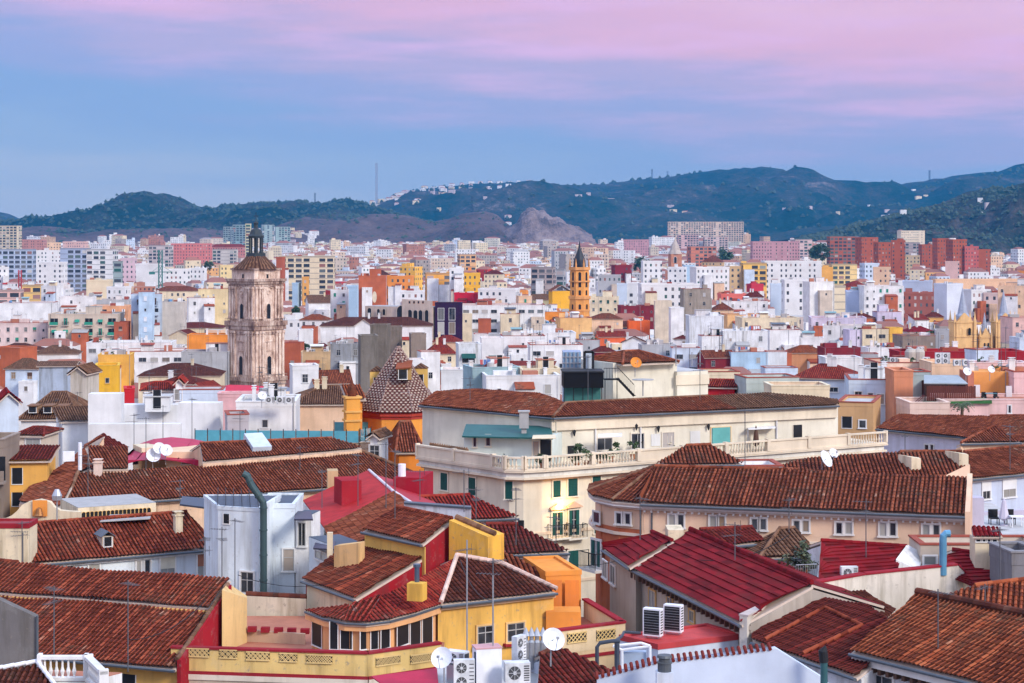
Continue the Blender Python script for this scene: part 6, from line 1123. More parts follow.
def diam(mb, half, z0, z1, m=0): mb.lathe(c, [(half, z0), (half, z1)], m, 4, 0 + R(-7))
hw = 27.5 * S; m_ = MB(); 
def dia2(mb, halfpx, y0, y1): mb.lathe(c, [(halfpx * S, Z(y0)), (halfpx * S, Z(y1))], 0, 4, R(-90 + 4))
dia2(m_, 29, 420, 384); dia2(m_, 27.5, 384, 322); dia2(m_, 26.3, 322, 282); dia2(m_, 24, 282, 268)
# pilasters on the four faces
for (hp, y0, y1) in ((27.5, 378, 330), (26.3, 318, 286)):
    rr = hp * S; cs = [c + V((rr * math.cos(R(-86) + k * math.pi / 2), rr * math.sin(R(-86) + k * math.pi / 2), 0)) for k in range(4)]
    for k in range(4):
        a, b = cs[k - 1], cs[k]; e = (b - a).normalized(); n_ = V((e.y, -e.x, 0))
        for f_ in (.05, .17, .27, .73, .83, .95):
            q = a.lerp(b, f_) + n_ * .1; m_.box(V((q.x, q.y, Z(y0))), e, .5, .55, Z(y1) - Z(y0)); m_.box(V((q.x, q.y, Z(y0) - .02)), e, .72, .8, .5); m_.box(V((q.x, q.y, Z(y1) - .55)), e, .75, .85, .5); m_.box(V((q.x, q.y, Z(y1) - 1.1)), e, .62, .7, .22)
m_.part('shaft', M_STONE, r); m_ = MB()
for hp, y0, y1 in ((30, 384, 380), (31.5, 380, 376), (28.5, 334, 331), (30, 329, 325), (31.5, 325, 320.5), (27.5, 286, 284), (29, 283.5, 281), (30.5, 281, 278.5), (25.5, 270, 268)): dia2(m_, hp, y0, y1)
rg = random.Random(3)
for hp, y in ((30.6, 320.5), (30.6, 376)):
    rr = hp * S; cs = [c + V((rr * math.cos(R(-86) + k * math.pi / 2), rr * math.sin(R(-86) + k * math.pi / 2), 0)) for k in range(4)]
    for k in range(4):
        a, b = cs[k - 1], cs[k]
        for f_ in range(15): q = a.lerp(b, f_ / 15); m_.tube([V((q.x, q.y, Z(y))), V((q.x, q.y, Z(y) + .55))], .05, 0, 4)
        m_.tube([V((a.x, a.y, Z(y) + .55)), V((b.x, b.y, Z(y) + .55))], .05, 0, 4)
m_.part('cornice', M_STD, r)
for hp, yb_, yt_, ww_, nm in ((27.5, 374, 355, 1.25, 'bell_opening'), (26.3, 318, 303, 1.15, 'bell_opening'), (27.5, 350, 341, .9, 'niche'), (26.3, 297, 287, .9, 'oculus')):
    rr = hp * S; cs = [c + V((rr * math.cos(R(-86) + k * math.pi / 2), rr * math.sin(R(-86) + k * math.pi / 2), 0)) for k in range(4)]
    for k in range(4):
        a, b = cs[k - 1], cs[k]; e = (b - a).normalized(); n_ = V((e.y, -e.x, 0)); q = a.lerp(b, .5) + n_ * .02; hh = Z(yt_) - Z(yb_)
        if nm == 'bell_opening': place(nm, winmesh('arch', ww_, hh, M_STONE), r, V((q.x, q.y, Z(yb_))), math.atan2(e.y, e.x))
        else:
            m2 = MB()
            if nm == 'niche': m2.box(V((q.x, q.y, Z(yb_))) , e, 1.9, .3, .15); m2.box(V((q.x, q.y, Z(yt_))), e, 2.1, .34, .16); m2.box(V((q.x, q.y, Z(yb_) + .15)), e, 1.1, .16, hh - .3)
            else:
                cc = V((q.x, q.y, (Z(yb_) + Z(yt_)) / 2)) + n_ * .12; m2.tube([cc + e * .45 * math.cos(t * math.pi / 6) + V((0, 0, .45 * math.sin(t * math.pi / 6))) for t in range(13)], .1, 0, 5); u0, u1 = cc - e * 1.0 + V((0, 0, .8)), cc + e * 1.0 + V((0, 0, .8)); m2.tube([u0, cc + V((0, 0, 1.35)), u1], .1, 0, 5)
            m2.part(nm, M_STONE, r)
for k in range(4): a = R(-86) + k * math.pi / 2 + math.pi / 4; q = c + V((math.cos(a), math.sin(a), 0)) * 24.1 * S * .7071; e = V((-math.sin(a), math.cos(a), 0)); place('attic_opening', winmesh('hole', .6, .9, M_STONE), r, V((q.x, q.y, Z(278))) , a + math.pi / 2)
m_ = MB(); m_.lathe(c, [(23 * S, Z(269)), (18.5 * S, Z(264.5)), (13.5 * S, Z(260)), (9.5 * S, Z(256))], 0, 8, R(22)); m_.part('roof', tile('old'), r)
m_ = MB(); ml = flat((.035, .045, .05), .5); m_.lathe(c, [(9.5 * S, Z(257)), (9.5 * S, Z(253))], 0, 8)
for k in range(8): a = k * math.pi / 4 + .2; q = c + V((math.cos(a), math.sin(a), 0)) * 6.3 * S; m_.tube([V((q.x, q.y, Z(253))), V((q.x, q.y, Z(238)))], .17, 0, 6)
m_.lathe(c, [(7.5 * S, Z(238)), (8 * S, Z(236)), (6.5 * S, Z(234)), (5 * S, Z(230)), (2.2 * S, Z(228)), (1.8 * S, Z(225)), (2.6 * S, Z(223)), (.6 * S, Z(221))], 0, 12); m_.lathe(c, [(2.0 * S, Z(253)), (2.0 * S, Z(238))], 0, 8); m_.part('lantern', ml, r)
m_ = MB(); m_.tube([V((c.x, c.y, Z(222))), V((c.x, c.y, Z(212.5)))], .07); m_.tube([V((c.x - .5, c.y, Z(216))), V((c.x + .5, c.y, Z(216)))], .07); m_.part('cross', M_IRON, r)

# ---------------------------------------------------------------- tiled pyramid church
d = 186; S = d / F; c = P(398.5, 408, d); c.z = 0; r = thing('church', 'orange church drum under a steep pyramid roof of patterned white and maroon tiles', 'church', c); Z = lambda y: 40 - (y - HY) * S
n8 = [c + V((math.cos(R(22.5) + k * math.pi / 4), math.sin(R(22.5) + k * math.pi / 4), 0)) * 44 * S for k in range(8)]; ap = V((c.x, c.y, Z(345))); zb = Z(408.5); m_ = MB(); pm = patterned()
for k in range(8):
    a, b = V((*n8[k].xy, zb)), V((*n8[(k + 1) % 8].xy, zb)); e = (b - a).normalized(); nrm = (b - a).cross(ap - a).normalized(); s_ = nrm.cross(e); rows = 24
    for j in range(rows):
        t0, t1 = j / rows, (j + 1) / rows; q = [a.lerp(ap, t0) + nrm * .06, b.lerp(ap, t0) + nrm * .06, b.lerp(ap, t1), a.lerp(ap, t1)]
        mid0 = (a + b) / 2; m_.face(q, 0, [((p - mid0).dot(e) + 30, (p - a).dot(s_) + .01) for p in q])
    for j in range(24): p_, q_ = a.lerp(ap, j / 24), a.lerp(ap, (j + .7) / 24); m_.tube([p_ + V((0, 0, .05)), q_ + V((0, 0, .05))], .09, 1, 5)
m_.part('roof', [pm, flat((.30, .2, .17))], r); m_ = MB(); 
drum = lambda rr, y0, y1, mb: mb.lathe(c, [(rr * S, Z(y0)), (rr * S, Z(y1))], 0, 8, R(22.5))
drum(38, 470, 413, m_); m_.part('drum', wall((.82, .32, .06), .25), r); m_ = MB(); drum(41, 413, 410.5, m_); drum(40, 410.4, 409, m_); drum(39, 416, 413.2, m_); m_.part('cornice', flat((.42, .05, .03)), r)
for x, y, dd, s in ((404, 379, -3.5, 1), ): m_ = MB(); q = P(x, y, d - 1.9); m_.box(q, (1, .2), 1.15, 2.2, 1.2, 0); m_.slab([q + V((-.75, -1.3, 1.15)), q + V((.75, -1.3, 1.25)), q + V((.75, 1.6, 1.75)), q + V((-.75, 1.6, 1.65))], .12, 1); dmr = m_.part('dormer', [wall((.45, .28, .1)), tile('brown')], r); place('opening', winmesh('hole', .75, .95), dmr, q + V((-.05, -1.14, .08)), .197)
for x, y in ((377, 383), (421, 380)):
    m_ = MB(); q = P(x, y, d + 1.2); m_.box(q - V((0, 0, 1.5)), (1, 0), 1.3, 1.3, 2.7, 0); q2 = q + V((0, 0, 1.2)); m_.lathe(q2, [(1.05, 0), (.02, .5)], 1, 4, R(45)); tr_ = m_.part('turret', [wall((.78, .50, .14)), tile('old')], r); place('opening', winmesh('hole', .5, .9), tr_, q + V((0, -.67, -.3)))
m_ = MB(); q = c + V((0, 0, Z(345))); m_.lathe(V((c.x, c.y, 0)), [(.16, Z(347)), (.2, Z(345)), (.05, Z(343))], 0, 8); m_.part('finial', M_IRON, r)
c2 = P(352, 408, 178); c2.z = 0; S2 = 178 / F; Z2 = lambda y: 40 - (y - HY) * S2; r = thing('bell_turret', 'small orange turret with a brown bulb dome left of the patterned pyramid', 'turret', c2); m_ = MB(); m_.box(V((c2.x, c2.y, 8)), (1, .3), 14 * S2, 14 * S2, Z2(398) - 8); m_.part('shaft', wall((.82, .36, .07), .3), r); m_ = MB()
for y in (421, 412, 398): m_.box(V((c2.x, c2.y, Z2(y))), (1, .3), 17 * S2, 17 * S2, .18)
m_.part('cornice', wall((.80, .42, .12)), r); m_ = MB(); m_.lathe(V((c2.x, c2.y, 0)), [(4.2 * S2, Z2(396)), (4.8 * S2, Z2(391)), (4.4 * S2, Z2(387)), (2.5 * S2, Z2(384)), (1.2 * S2, Z2(383)), (.3 * S2, Z2(379))], 0, 12); m_.part('dome', tile('brown'), r); m_ = MB(); m_.lathe(V((c2.x, c2.y, 0)), [(5 * S2, Z2(398)), (5 * S2, Z2(396))], 0, 12); m_.part('ring', M_REDT, r)
put(384, 421, 422, 470, (.80, .26, .04), 'hip', 'none', d=176, rot=10, dep=8, rp=30, rk='brown', lab='orange annexe with a steep brown roof and red cornice below the patterned pyramid', extras=False)
put(341, 362, 385, 422, ORANGE, 'shed', 'none', d=181, rot=12, dep=5, rp=14, rk='orange', lab='narrow orange lean-to with bright tiles left of the church drum', extras=False)

# ---------------------------------------------------------------- orange spire tower
d = remap(395); S = d / F; c = P(579.5, 338, d); c.z = 0; Z = lambda y: 40 - (y - HY) * S; r = thing('spire_tower', 'orange church tower with battlement-like crown and slim black spire', 'church tower', c)
wo = wall((.80, .36, .10), .35); m_ = MB(); L8 = lambda rr, y0, y1, mb=None: (mb or m_).lathe(V((c.x, c.y, 0)), [(rr * S, Z(y0)), (rr * S, Z(y1))], 0, 8, R(22.5))
m_.lathe(V((c.x, c.y, 0)), [(10.6 * S, 0), (10.6 * S, Z(297))], 0, 8, R(22.5)); L8(10, 297, 267); m_.part('shaft', wo, r); m_ = MB(); L8(11.8, 299, 296); L8(11.2, 311, 309.5); L8(11.4, 282, 280.5); L8(11.5, 270, 267)
for k in range(8): a = R(22.5) + k * math.pi / 4; q = c + V((math.cos(a), math.sin(a), 0)) * 10.2 * S; m_.lathe(V((q.x, q.y, 0)), [(.28, Z(267)), (.28, Z(264)), (.02, Z(258))], 0, 4)
m_.part('cornice', wall((.72, .34, .12), .4), r); m_ = MB(); m_.lathe(V((c.x, c.y, 0)), [(6.3 * S, Z(267)), (5.6 * S, Z(260)), (4.2 * S, Z(256)), (1.2 * S, Z(248)), (.25 * S, Z(241))], 0, 8); m_.part('spire', flat((.025, .028, .035), .5), r)
for y0, y1, hp, w2_ in ((287, 272, 10, .9), (295, 290, 10, .8), (323, 316, 10.6, .7), (335, 326, 10.6, .9), (309, 304, 10.6, .8)):
    for k in range(8): a = (k + .5) * math.pi / 4 + R(22.5); q = c + V((math.cos(a), math.sin(a), 0)) * hp * S * math.cos(math.pi / 8) * 1.01; place('opening', winmesh('arch', w2_, Z(y1) - Z(y0), wo), r, V((q.x, q.y, Z(y0))), a + math.pi / 2)
# brick turret church far away
d = remap(850); S = d / F; c = P(675, 268, d); c.z = 0; Z = lambda y: 40 - (y - HY) * S; r = thing('bell_turret', 'small distant brick bell turret with a pale cone roof', 'turret', c); m_ = MB(); m_.box(V((c.x, c.y, 0)), (1, .2), 11 * S, 11 * S, Z(254)); m_.part('shaft', wall((.50, .22, .13)), r); m_ = MB(); m_.lathe(V((c.x, c.y, 0)), [(7 * S, Z(254)), (5 * S, Z(250)), (4 * S, Z(246)), (.2 * S, Z(239))], 0, 8); m_.part('roof', wall((.50, .42, .36)), r); place('opening', winmesh('arch', 2.0, 4.5), r, V((c.x - .1, c.y - 5.7 * S, Z(263))), .197)

# ---------------------------------------------------------------- twin gothic spires
wgo = wall((.80, .50, .22), .25); spg = flat((.32, .35, .42), .6)
r = thing('gothic_church', 'peach gothic church nave between and behind the twin spired towers', 'church', (P(978, 350, remap(372)).x, remap(372), 0)); m_ = MB(); d = remap(372); a, b = P(950, 355, d - 2), P(1020, 355, d); S = d / F; Z = lambda y: 40 - (y - HY) * S
m_.box(V((P(986, 350, d).x, d + 8, 0)), (1, 0), 30 * S, 14, Z(345)); m_.part('nave', wgo, r)
for i, (x, wd_, yt_, ys, lb) in enumerate(((962.5, 21, 322, 287, 'broader left one of two peach gothic towers with grey needle spires'), (1003.5, 19, 322, 290, 'narrower right one of two peach gothic towers, nearest the picture edge'), (984.5, 12, 337, 312, 'small middle peach gothic turret between the two towers'))):
    c = P(x, 350, d - 3); c.z = 0; r = thing('gothic_tower', lb, 'church tower', c); m_ = MB(); hw_ = wd_ * S; e = (1, .15); m_.box(c, e, hw_, hw_, Z(yt_)); 
    for sx in (-1, 1):
        for sy in (-1, 1):
            q = c + V((sx * hw_ * .47, sy * hw_ * .47, 0)); m_.box(q, e, .7, .7, Z(yt_ - 3)); m_.lathe(V((q.x, q.y, 0)), [(.42, Z(yt_ - 3)), (.03, Z(yt_ - 12))], 0, 4, .9)
    for y in (yt_, yt_ + 14): m_.box(V((c.x, c.y, Z(y))), e, hw_ + .35, hw_ + .35, .3)
    m_.part('shaft', wgo, r); m_ = MB(); m_.lathe(V((c.x, c.y, 0)), [(hw_ * .36, Z(yt_)), (hw_ * .33, Z(yt_ - 7)), (hw_ * .24, Z(yt_ - 9)), (.04, Z(ys))], 0, 8); m_.part('spire', spg, r)
    for k in range(2 if i < 2 else 1):
        for j in range(2): place('opening', winmesh('arch', .9 if i < 2 else .6, 2.2, wgo), r, c + V((hw_ * (-.2 + .4 * j if i < 2 else -.12 + .3 * j), -hw_ * .53, Z(yt_ + 12))), .15)
    m_ = MB(); m_.face([c + V((-hw_ * .4, -hw_ * .55, Z(yt_ - 1))), c + V((hw_ * .4, -hw_ * .5, Z(yt_ - 1))), c + V((0, -hw_ * .53, Z(yt_ - 10)))]); m_.face([c + V((-hw_ * .4, -hw_ * .3, Z(yt_ - 1))), c + V((0, -hw_ * .3, Z(yt_ - 10))), c + V((hw_ * .4, -hw_ * .3, Z(yt_ - 1)))]); m_.part('gable', wgo, r)

# ---------------------------------------------------------------- glass railing terrace
r = thing('glass_railing', 'long turquoise glass railing with dark posts above the brown roof', 'railing', P(280, 442, 172)); g_, p_ = MB(), MB(); tb = flat((.10, .34, .42), .12); n = 13
def rail(p0, p1, d0, d1, n, yt0, yt1):
    for k in range(n + 1):
        x = p0 + (p1 - p0) * k / n; dd = d0 + (d1 - d0) * k / n; y0 = yt0 + (yt1 - yt0) * k / n; a = P(x, y0, dd); b = P(x, y0 + 13.5, dd); p_ = MB(); p_.tube([b - V((0, 0, .3)), a + V((0, 0, .1))], .05, 0, 4); p_.part('post', M_IRON, r)
        if k < n: x2 = p0 + (p1 - p0) * (k + 1) / n; d2 = d0 + (d1 - d0) * (k + 1) / n; y2 = yt0 + (yt1 - yt0) * (k + 1) / n; g_.slab([P(x + .6, y0 + 12.2, dd), P(x2 - .6, y2 + 12.2, d2), P(x2 - .6, y2 + .5, d2), P(x + .6, y0 + .5, dd)], .03)
rail(195, 359, 172, 170, 13, 429.5, 430.5); rail(360, 371, 171, 177, 2, 429, 427.5); g_.part('glass', tb, r)
r = thing('glass_railing', 'shorter turquoise glass railing behind the long one, by the small orange turret', 'railing', P(350, 430, 182)); g_, p_ = MB(), MB(); rail(334, 371, 184, 184, 3, 421.5, 421.5); g_.part('glass', tb, r)
put(193, 374, 443, 455, (.74, .52, .36), 'f', 'none', d=171, rot=0, dep=5, extras=False, lab='long low peach terrace block under the turquoise glass railing')
# ---------------------------------------------------------------- the middle distance, traced building by building: x0, x1, top, visible bottom, colour, roof, windows
T = 'few'; G = 'grid'; BL = 'bal'; NO = 'none'
def many(rows):
    for r_ in rows:
        k = dict(r_[7]) if len(r_) > 7 else {}
        if 'd' in k and k['d'] > 205: k['d'] = remap(k['d'])
        k.setdefault('hut', .3)
        put(*r_[:7], **k)
many([
 # left, y 330-450
 (-8, 38, 343, 362, PINK, 'hip', T, dict(rp=7, rk='dark', rot=5)), (-10, 30, 348, 375, TERRA, 'f', T, dict(rot=-20, extras=False)), (12, 31, 350, 373, ORANGE, 'f', T, dict(rot=4, dep=6, d=285, extras=False)),
 (28, 77, 345, 366, WHITE, 'hip', NO, dict(rp=9, rk='old', rot=8)), (4, 42, 358, 388, BLUEW, 'hip', G, dict(rp=11, rk='old', rot=-8)),
 (34, 73, 361, 394, (.40, .46, .56), 'gab', NO, dict(rp=5, rk='old', rot=6, dirt=.95, dep=7)), (70, 90, 366, 408, (.56, .50, .42), 'gabf', NO, dict(rp=8, rk='old', rot=-6, dirt=.95)),
 (88, 118, 366, 393, YELLOW, 'f', T, dict(rot=10, dep=6)), (94, 130, 355, 384, (.84, .42, .08), 'f', BL, dict(rot=6, dep=8)),
 (84, 170, 343, 360, WHITE, 'g', 'band', dict(rot=3, rk='dark', dep=12)), (96, 182, 352, 372, WHITE, 'f', 'band', dict(rot=6, d=300)), (180, 229, 352, 380, GREY, 'f', NO, dict(rot=2, dirt=.6)),
 (134, 219, 363, 384, CREAM, 'hip', NO, dict(rp=13, rk='dark', rot=4, dep=13)), (156, 205, 376, 396, WHITE, 'hip', T, dict(rp=8, rk='maroon', rot=-10)),
 (130, 176, 382, 406, WHITE, 'hip', G, dict(rp=8, rk='red', rot=10, dep=9)), (172, 182, 378, 408, WHITE, 'gabf', T, dict(rp=6, rk='red', rot=5)), (176, 222, 390, 408, BLUEW, 'f', T, dict(rot=5)), (188, 214, 383, 403, WHITE, 'gabf', NO, dict(rp=7, rk='red', rot=-16)),
 (216, 273, 394, 412, (.70, .40, .40), 'f', T, dict(rot=4, dep=3, extras=False)), 
 (118, 134, 389, 415, RED, 'f', NO, dict(rot=12, dep=5)), (87, 121, 394, 440, WHITE, 'p', NO, dict(rot=3, dep=2, dirt=.15)), (44, 90, 407, 452, WHITE, 'shed', NO, dict(rp=14, rk='old', rot=20, dep=6, dirt=.15, d=193)),
 (88, 180, 424, 455, WHITE, 'p', T, dict(rot=1, dep=1, d=183, dirt=.15, extras=False)), (120, 182, 405, 440, WHITE, 'p', NO, dict(rot=2, dep=2, dirt=.2, d=196)), (178, 220, 403, 448, WHITE, 'p', NO, dict(rot=-1, dep=2, dirt=.2, d=190)),
 (15, 76, 392, 430, WHITE, 'hip', NO, dict(rp=27, rk='old', rot=3, dep=13, d=212)), (-14, 17, 392, 446, BLUEW, 'gabf', T, dict(rp=12, rk='crimson', rot=18, dep=12, d=188)),
 (18, 46, 429, 466, BEIGE, 'hip', NO, dict(rp=6, rk='maroon', rot=-5, dep=5, d=180, rects=[('wide', [(26, 439, 40, 448)])])), (-4, 46, 446, 508, (.80, .42, .10), 'shed', NO, dict(rp=14, rk='maroon', rot=6, dep=5, d=152, rects=[('hole', [(12, 468, 22.5, 484), (12, 492, 22.5, 506)])])),
 (-20, 3, 440, 505, TAUPE, 'f', BL, dict(rot=0, d=150)), (232, 295, 402, 446, WHITE, 'g', T, dict(rot=3, dep=8, d=192)), (219, 248, 415, 446, (.48, .44, .46), 'g', T, dict(rot=12, dep=4, d=185, extras=False)),
 (286, 362, 386, 410, PEACH, 'hip', NO, dict(rp=18, rk='old', rot=4, dep=13)), (370, 386, 432, 452, WHITE, 'gabf', T, dict(rp=6, rk='old', rot=-14, dep=6, d=168)),
 (256, 288, 396, 412, PEACH, 'f', NO, dict(rot=6)), (306, 350, 370, 392, WHITE, 'gab', T, dict(rp=14, rk='brown', rot=16)), (286, 318, 366, 392, WHITE, 'f', T, dict(rot=12)), (284, 302, 343, 368, BRICK, 'f', T, dict(rot=-5)),
 (300, 330, 352, 372, TAN, 'f', NO, dict(rot=3)), (296, 313, 330, 356, WHITE, 'f', NO, dict(rot=9)), (313, 329, 343, 358, MAROON, 'hip', T, dict(rp=4, rk='maroon')),
 (328, 363, 344, 378, (.30, .31, .33), 'f', T, dict(rot=6, dirt=.95)), (356, 378, 336, 392, (.19, .165, .14), 'f', NO, dict(rot=10, dirt=.8, d=252)), (370, 389, 325, 392, (.17, .14, .11), 'f', NO, dict(rot=-6, dirt=.9, d=262)), (385, 402, 327, 365, (.20, .16, .13), 'f', NO, dict(rot=4, dirt=.8, d=270)), (408, 426, 334, 362, TAUPE, 'f', NO, dict(rot=8, dirt=.5, d=268)),
 (318, 432, 317, 344, WHITE, 'hip', NO, dict(rp=9, rk='dark', rot=3, dep=13, d=320)), (354, 372, 319, 338, WHITE, 'gabf', NO, dict(rp=7, rk='dark', rot=2, d=312)), (299, 330, 314, 330, WHITE, 'hip', T, dict(rp=6, rk='orange')),
 # middle, y 330-400
 (424, 456, 342, 368, CREAM, 'hip', T, dict(rp=12, rk='red', rot=10)), (432, 462, 335, 354, PEACH, 'hip', NO, dict(rp=7, rk='red', rot=-6)), (400, 425, 360, 385, WHITE, 'f', T, dict(rot=8)), (416, 440, 352, 384, WHITE, 'f', T, dict(rot=12)), (440, 462, 370, 392, WHITE, 'f', NO, dict(rot=2)),
 (455, 481, 344, 388, (.66, .68, .70), 'f', NO, dict(rot=8, dirt=.95, rects=[('awning', [(462, 354, 475, 363)])])), (480, 503, 338, 380, WHITE, 'f', NO, dict(rot=4, dirt=.2, rects=[('awning', [(489, 356, 499, 364)])])), (474, 488, 334, 350, WHITE, 'f', NO, dict(rot=0)), (486, 500, 334, 348, GREY, 'f', T, dict(rot=0)), (500, 545, 336, 362, WHITE, 'f', T, dict(rot=3, dirt=.2)),
 (495, 556, 361, 385, PINK, 'shed', T, dict(rp=7, rk='red', rot=-5)), (462, 520, 368, 394, (.30, .42, .44), 'f', T, dict(rot=14)), (518, 560, 369, 394, CREAM, 'f', 'band', dict(rot=5)), (480, 560, 376, 395, WHITE, 'f', T, dict(rot=6)),
 (519, 576, 333, 350, WHITE, 'f', T, dict(rot=4)), (528, 583, 345, 370, WHITE, 'f', 'band', dict(rot=3, dirt=.2)), (520, 560, 324, 338, WHITE, 'f', NO, dict(rot=6)),
 (532, 575, 312, 334, ORANGE, 'g', BL, dict(rot=5)), (556, 592, 318, 342, (.82, .48, .20), 'f', NO, dict(rot=6)), (549, 571, 285, 312, YELLOW, 'gabf', NO, dict(rp=6, rk='orange', rot=12)), (528, 552, 294, 310, (.40, .36, .22), 'gab', NO, dict(rp=6, rk='old')),
 (590, 623, 313, 336, PEACH, 'hip', T, dict(rp=6, rk='brown', rot=4)), (590, 620, 297, 317, CREAM, 'f', G, dict(rot=-3)), (619, 656, 306, 322, MAROON, 'g', T, dict(rot=4)), (610, 637, 321, 334, (.02, .06, .13), 'hip', NO, dict(rp=6, rk='dark', rot=4)), (628, 650, 321, 336, (.80, .14, .03), 'f', NO, dict(rot=2)),
 (596, 626, 331, 348, (.72, .14, .05), 'gab', T, dict(rp=6, rk='red')), (622, 648, 337, 356, WHITE, 'gabf', NO, dict(rp=6, rk='dark')), (576, 600, 340, 352, GREY, 'f', T), (592, 616, 346, 360, MAROON, 'hip', T, dict(rp=6, rk='maroon')),
 (655, 672, 301, 330, (.70, .60, .46), 'f', NO, dict(rot=0)), (670, 684, 308, 338, WHITE, 'f', NO, dict(rot=3)), (682, 711, 289, 330, (.34, .29, .24), 'f', T, dict(rot=4, dirt=.8)), (683, 712, 299, 332, (.40, .39, .37), 'f', T, dict(rot=2, dirt=.9, d=405)),
 (688, 724, 316, 358, (.70, .71, .73), 'f', NO, dict(rot=3, dirt=.9)), (712, 734, 302, 325, PEACH, 'pyr', T, dict(rp=8, rk='brown', rot=8)), (674, 699, 335, 352, WHITE, 'hip', T, dict(rp=4, rk='maroon')), (722, 768, 331, 366, (.74, .74, .74), 'f', T, dict(rot=2, dirt=.85)), (700, 726, 336, 366, WHITE, 'f', NO, dict(rot=5, dirt=.6)),
 (724, 768, 315, 336, (.82, .48, .22), 'g', BL, dict(rot=6)), (720, 752, 295, 309, CORAL, 'f', T, dict(rot=3)), (745, 765, 291, 312, WHITE, 'hip', T, dict(rp=6, rk='maroon')), (720, 768, 301, 316, WHITE, 'f', T, dict(rot=2)), (640, 676, 345, 372, GREY, 'f', T, dict(rot=4)),
 (672, 700, 348, 374, BLUEW, 'f', 'band', dict(rot=0)), (700, 735, 350, 376, MAROON, 'gab', T, dict(rp=8, rk='brown')), (730, 768, 352, 376, LBLUE, 'f', T, dict(rot=2)), (702, 740, 372, 392, CREAM, 'f', NO, dict(rot=3, d=225, extras=False)), (706, 745, 380, 396, RED, 'gab', NO, dict(rp=7, rk='red', d=215)), (740, 800, 378, 398, (.45, .50, .46), 'f', T, dict(d=212, extras=False)),
 (764, 798, 368, 388, BLUEW, 'f', T, dict(rot=3, extras=False)), (770, 830, 386, 400, CREAM, 'f', NO, dict(rot=2, d=206, extras=False)),
 # right
 (765, 790, 352, 374, WHITE, 'f', T), (776, 792, 354, 371, TERRA, 'f', NO, dict(rot=8)), (788, 826, 345, 366, (.55, .25, .12), 'hip', NO, dict(rp=8, rk='orange', rot=5)), (768, 800, 330, 356, WHITE, 'f', T), (783, 806, 326, 352, WHITE, 'gabf', T, dict(rp=7, rk='red')), (800, 826, 338, 356, WHITE, 'f', T), (740, 800, 318, 340, CREAM, 'f', G, dict(rot=3)), (812, 870, 318, 338, LILAC, 'f', T), (824, 870, 326, 346, WHITE, 'f', T),
 (795, 874, 364, 402, BLUEW, 'hip', NO, dict(rp=15, rk='red', rot=-18, dep=9, rects=[('wide', [(801, 384, 811, 389), (829, 387, 838, 392)])])), (822, 861, 348, 372, MAROON, 'f', NO, dict(rot=4, d=262)), (824, 862, 358, 384, WHITE, 'f', T, dict(rot=3, d=245)), (866, 902, 348, 372, WHITE, 'f', T, dict(rot=5)), (862, 880, 354, 376, GREY, 'f', T),
 (850, 912, 380, 408, BLUEW, 'f', NO, dict(rot=-7, dep=9, d=212, rects=[('sash', [(854.5, 391, 862, 403), (877, 394, 884, 404)]), ('small', [(868, 393, 873, 400)])])), (839, 896, 403, 432, (.60, .36, .17), 'f', NO, dict(rot=-16, dep=9, d=196, rects=[('hole', [(842, 416, 852, 428)]), ('pane', [(859, 420, 866, 428)])])),
 (861, 889, 329, 352, CREAM, 'f', 'band', dict(rot=4)), (888, 903, 328, 342, (.84, .46, .08), 'f', NO, dict(rot=6)), (846, 868, 330, 352, LILAC, 'f', T), (905, 936, 326, 340, WHITE, 'hip', T, dict(rp=6, rk='crimson')), (911, 930, 314, 330, WHITE, 'shed', T, dict(rp=6, rk='red')), (926, 946, 312, 326, (.80, .45, .14), 'hip', T, dict(rp=5, rk='maroon')),
 (876, 902, 312, 330, LILAC, 'f', T), (850, 876, 313, 330, TERRA, 'hip', T, dict(rp=5, rk='maroon')), (900, 950, 336, 356, TAUPE, 'f', T), (936, 952, 330, 356, GREY, 'f', T), (1010, 1060, 318, 345, PINK, 'f', G), (1016, 1050, 338, 362, BLUEW, 'f', T),
 # pink terraces at the right edge
 (876, 936, 363, 392, (.80, .56, .42), 'f', T, dict(rot=2, dep=8, d=228)), (894, 913, 371, 418, (.66, .26, .14), 'f', NO, dict(rot=0, dep=5, d=208)), (913, 930, 372, 400, (.34, .42, .42), 'f', NO, dict(rot=0, dep=4, d=210)), (924, 972, 381, 402, (.06, .03, .025), 'p', NO, dict(rot=0, dep=4, d=209)), (930, 978, 363, 385, PEACH, 'f', NO, dict(rot=2, dep=6, d=224)), (970, 1030, 372, 402, (.82, .34, .10), 'p', NO, dict(rot=0, dep=5, d=210)), (974, 1028, 363, 374, (.78, .56, .56), 'f', NO, dict(rot=0, dep=3, d=214)), (1014, 1044, 372, 402, (.78, .50, .48), 'f', NO, dict(rot=0, dep=4, d=208)), (968, 974, 372, 402, (.50, .18, .12), 'p', NO, dict(rot=0, dep=4, d=208, extras=False)),
 (944, 1060, 400, 428, (.76, .50, .46), 'f', NO, dict(rot=-2, dep=7, d=200, extras=False, rects=[('pane', [(1008, 405, 1011, 413)])])), (908, 950, 403, 428, (.74, .54, .44), 'f', NO, dict(rot=2, dep=6, d=196, extras=False)),
 (898, 1026, 352, 366, (.34, .02, .03), 'f', NO, dict(rot=2, dep=6, d=238)), (970, 1000, 350, 362, BLUEW, 'f', NO, dict(d=234, dep=3)),
 # y 290-330 left
 (46, 117, 314, 346, BEIGE, 'g', BL, dict(rot=3)), (114, 127, 322, 346, BRICK, 'f', G, dict(rot=0)), (-8, 47, 323, 345, (.72, .56, .52), 't', G, dict(rot=4)), (126, 161, 294, 345, (.50, .60, .72), 'f', BL, dict(rot=12)), (138, 152, 292, 345, (.48, .62, .76), 'f', G, dict(rot=2, d=346)),
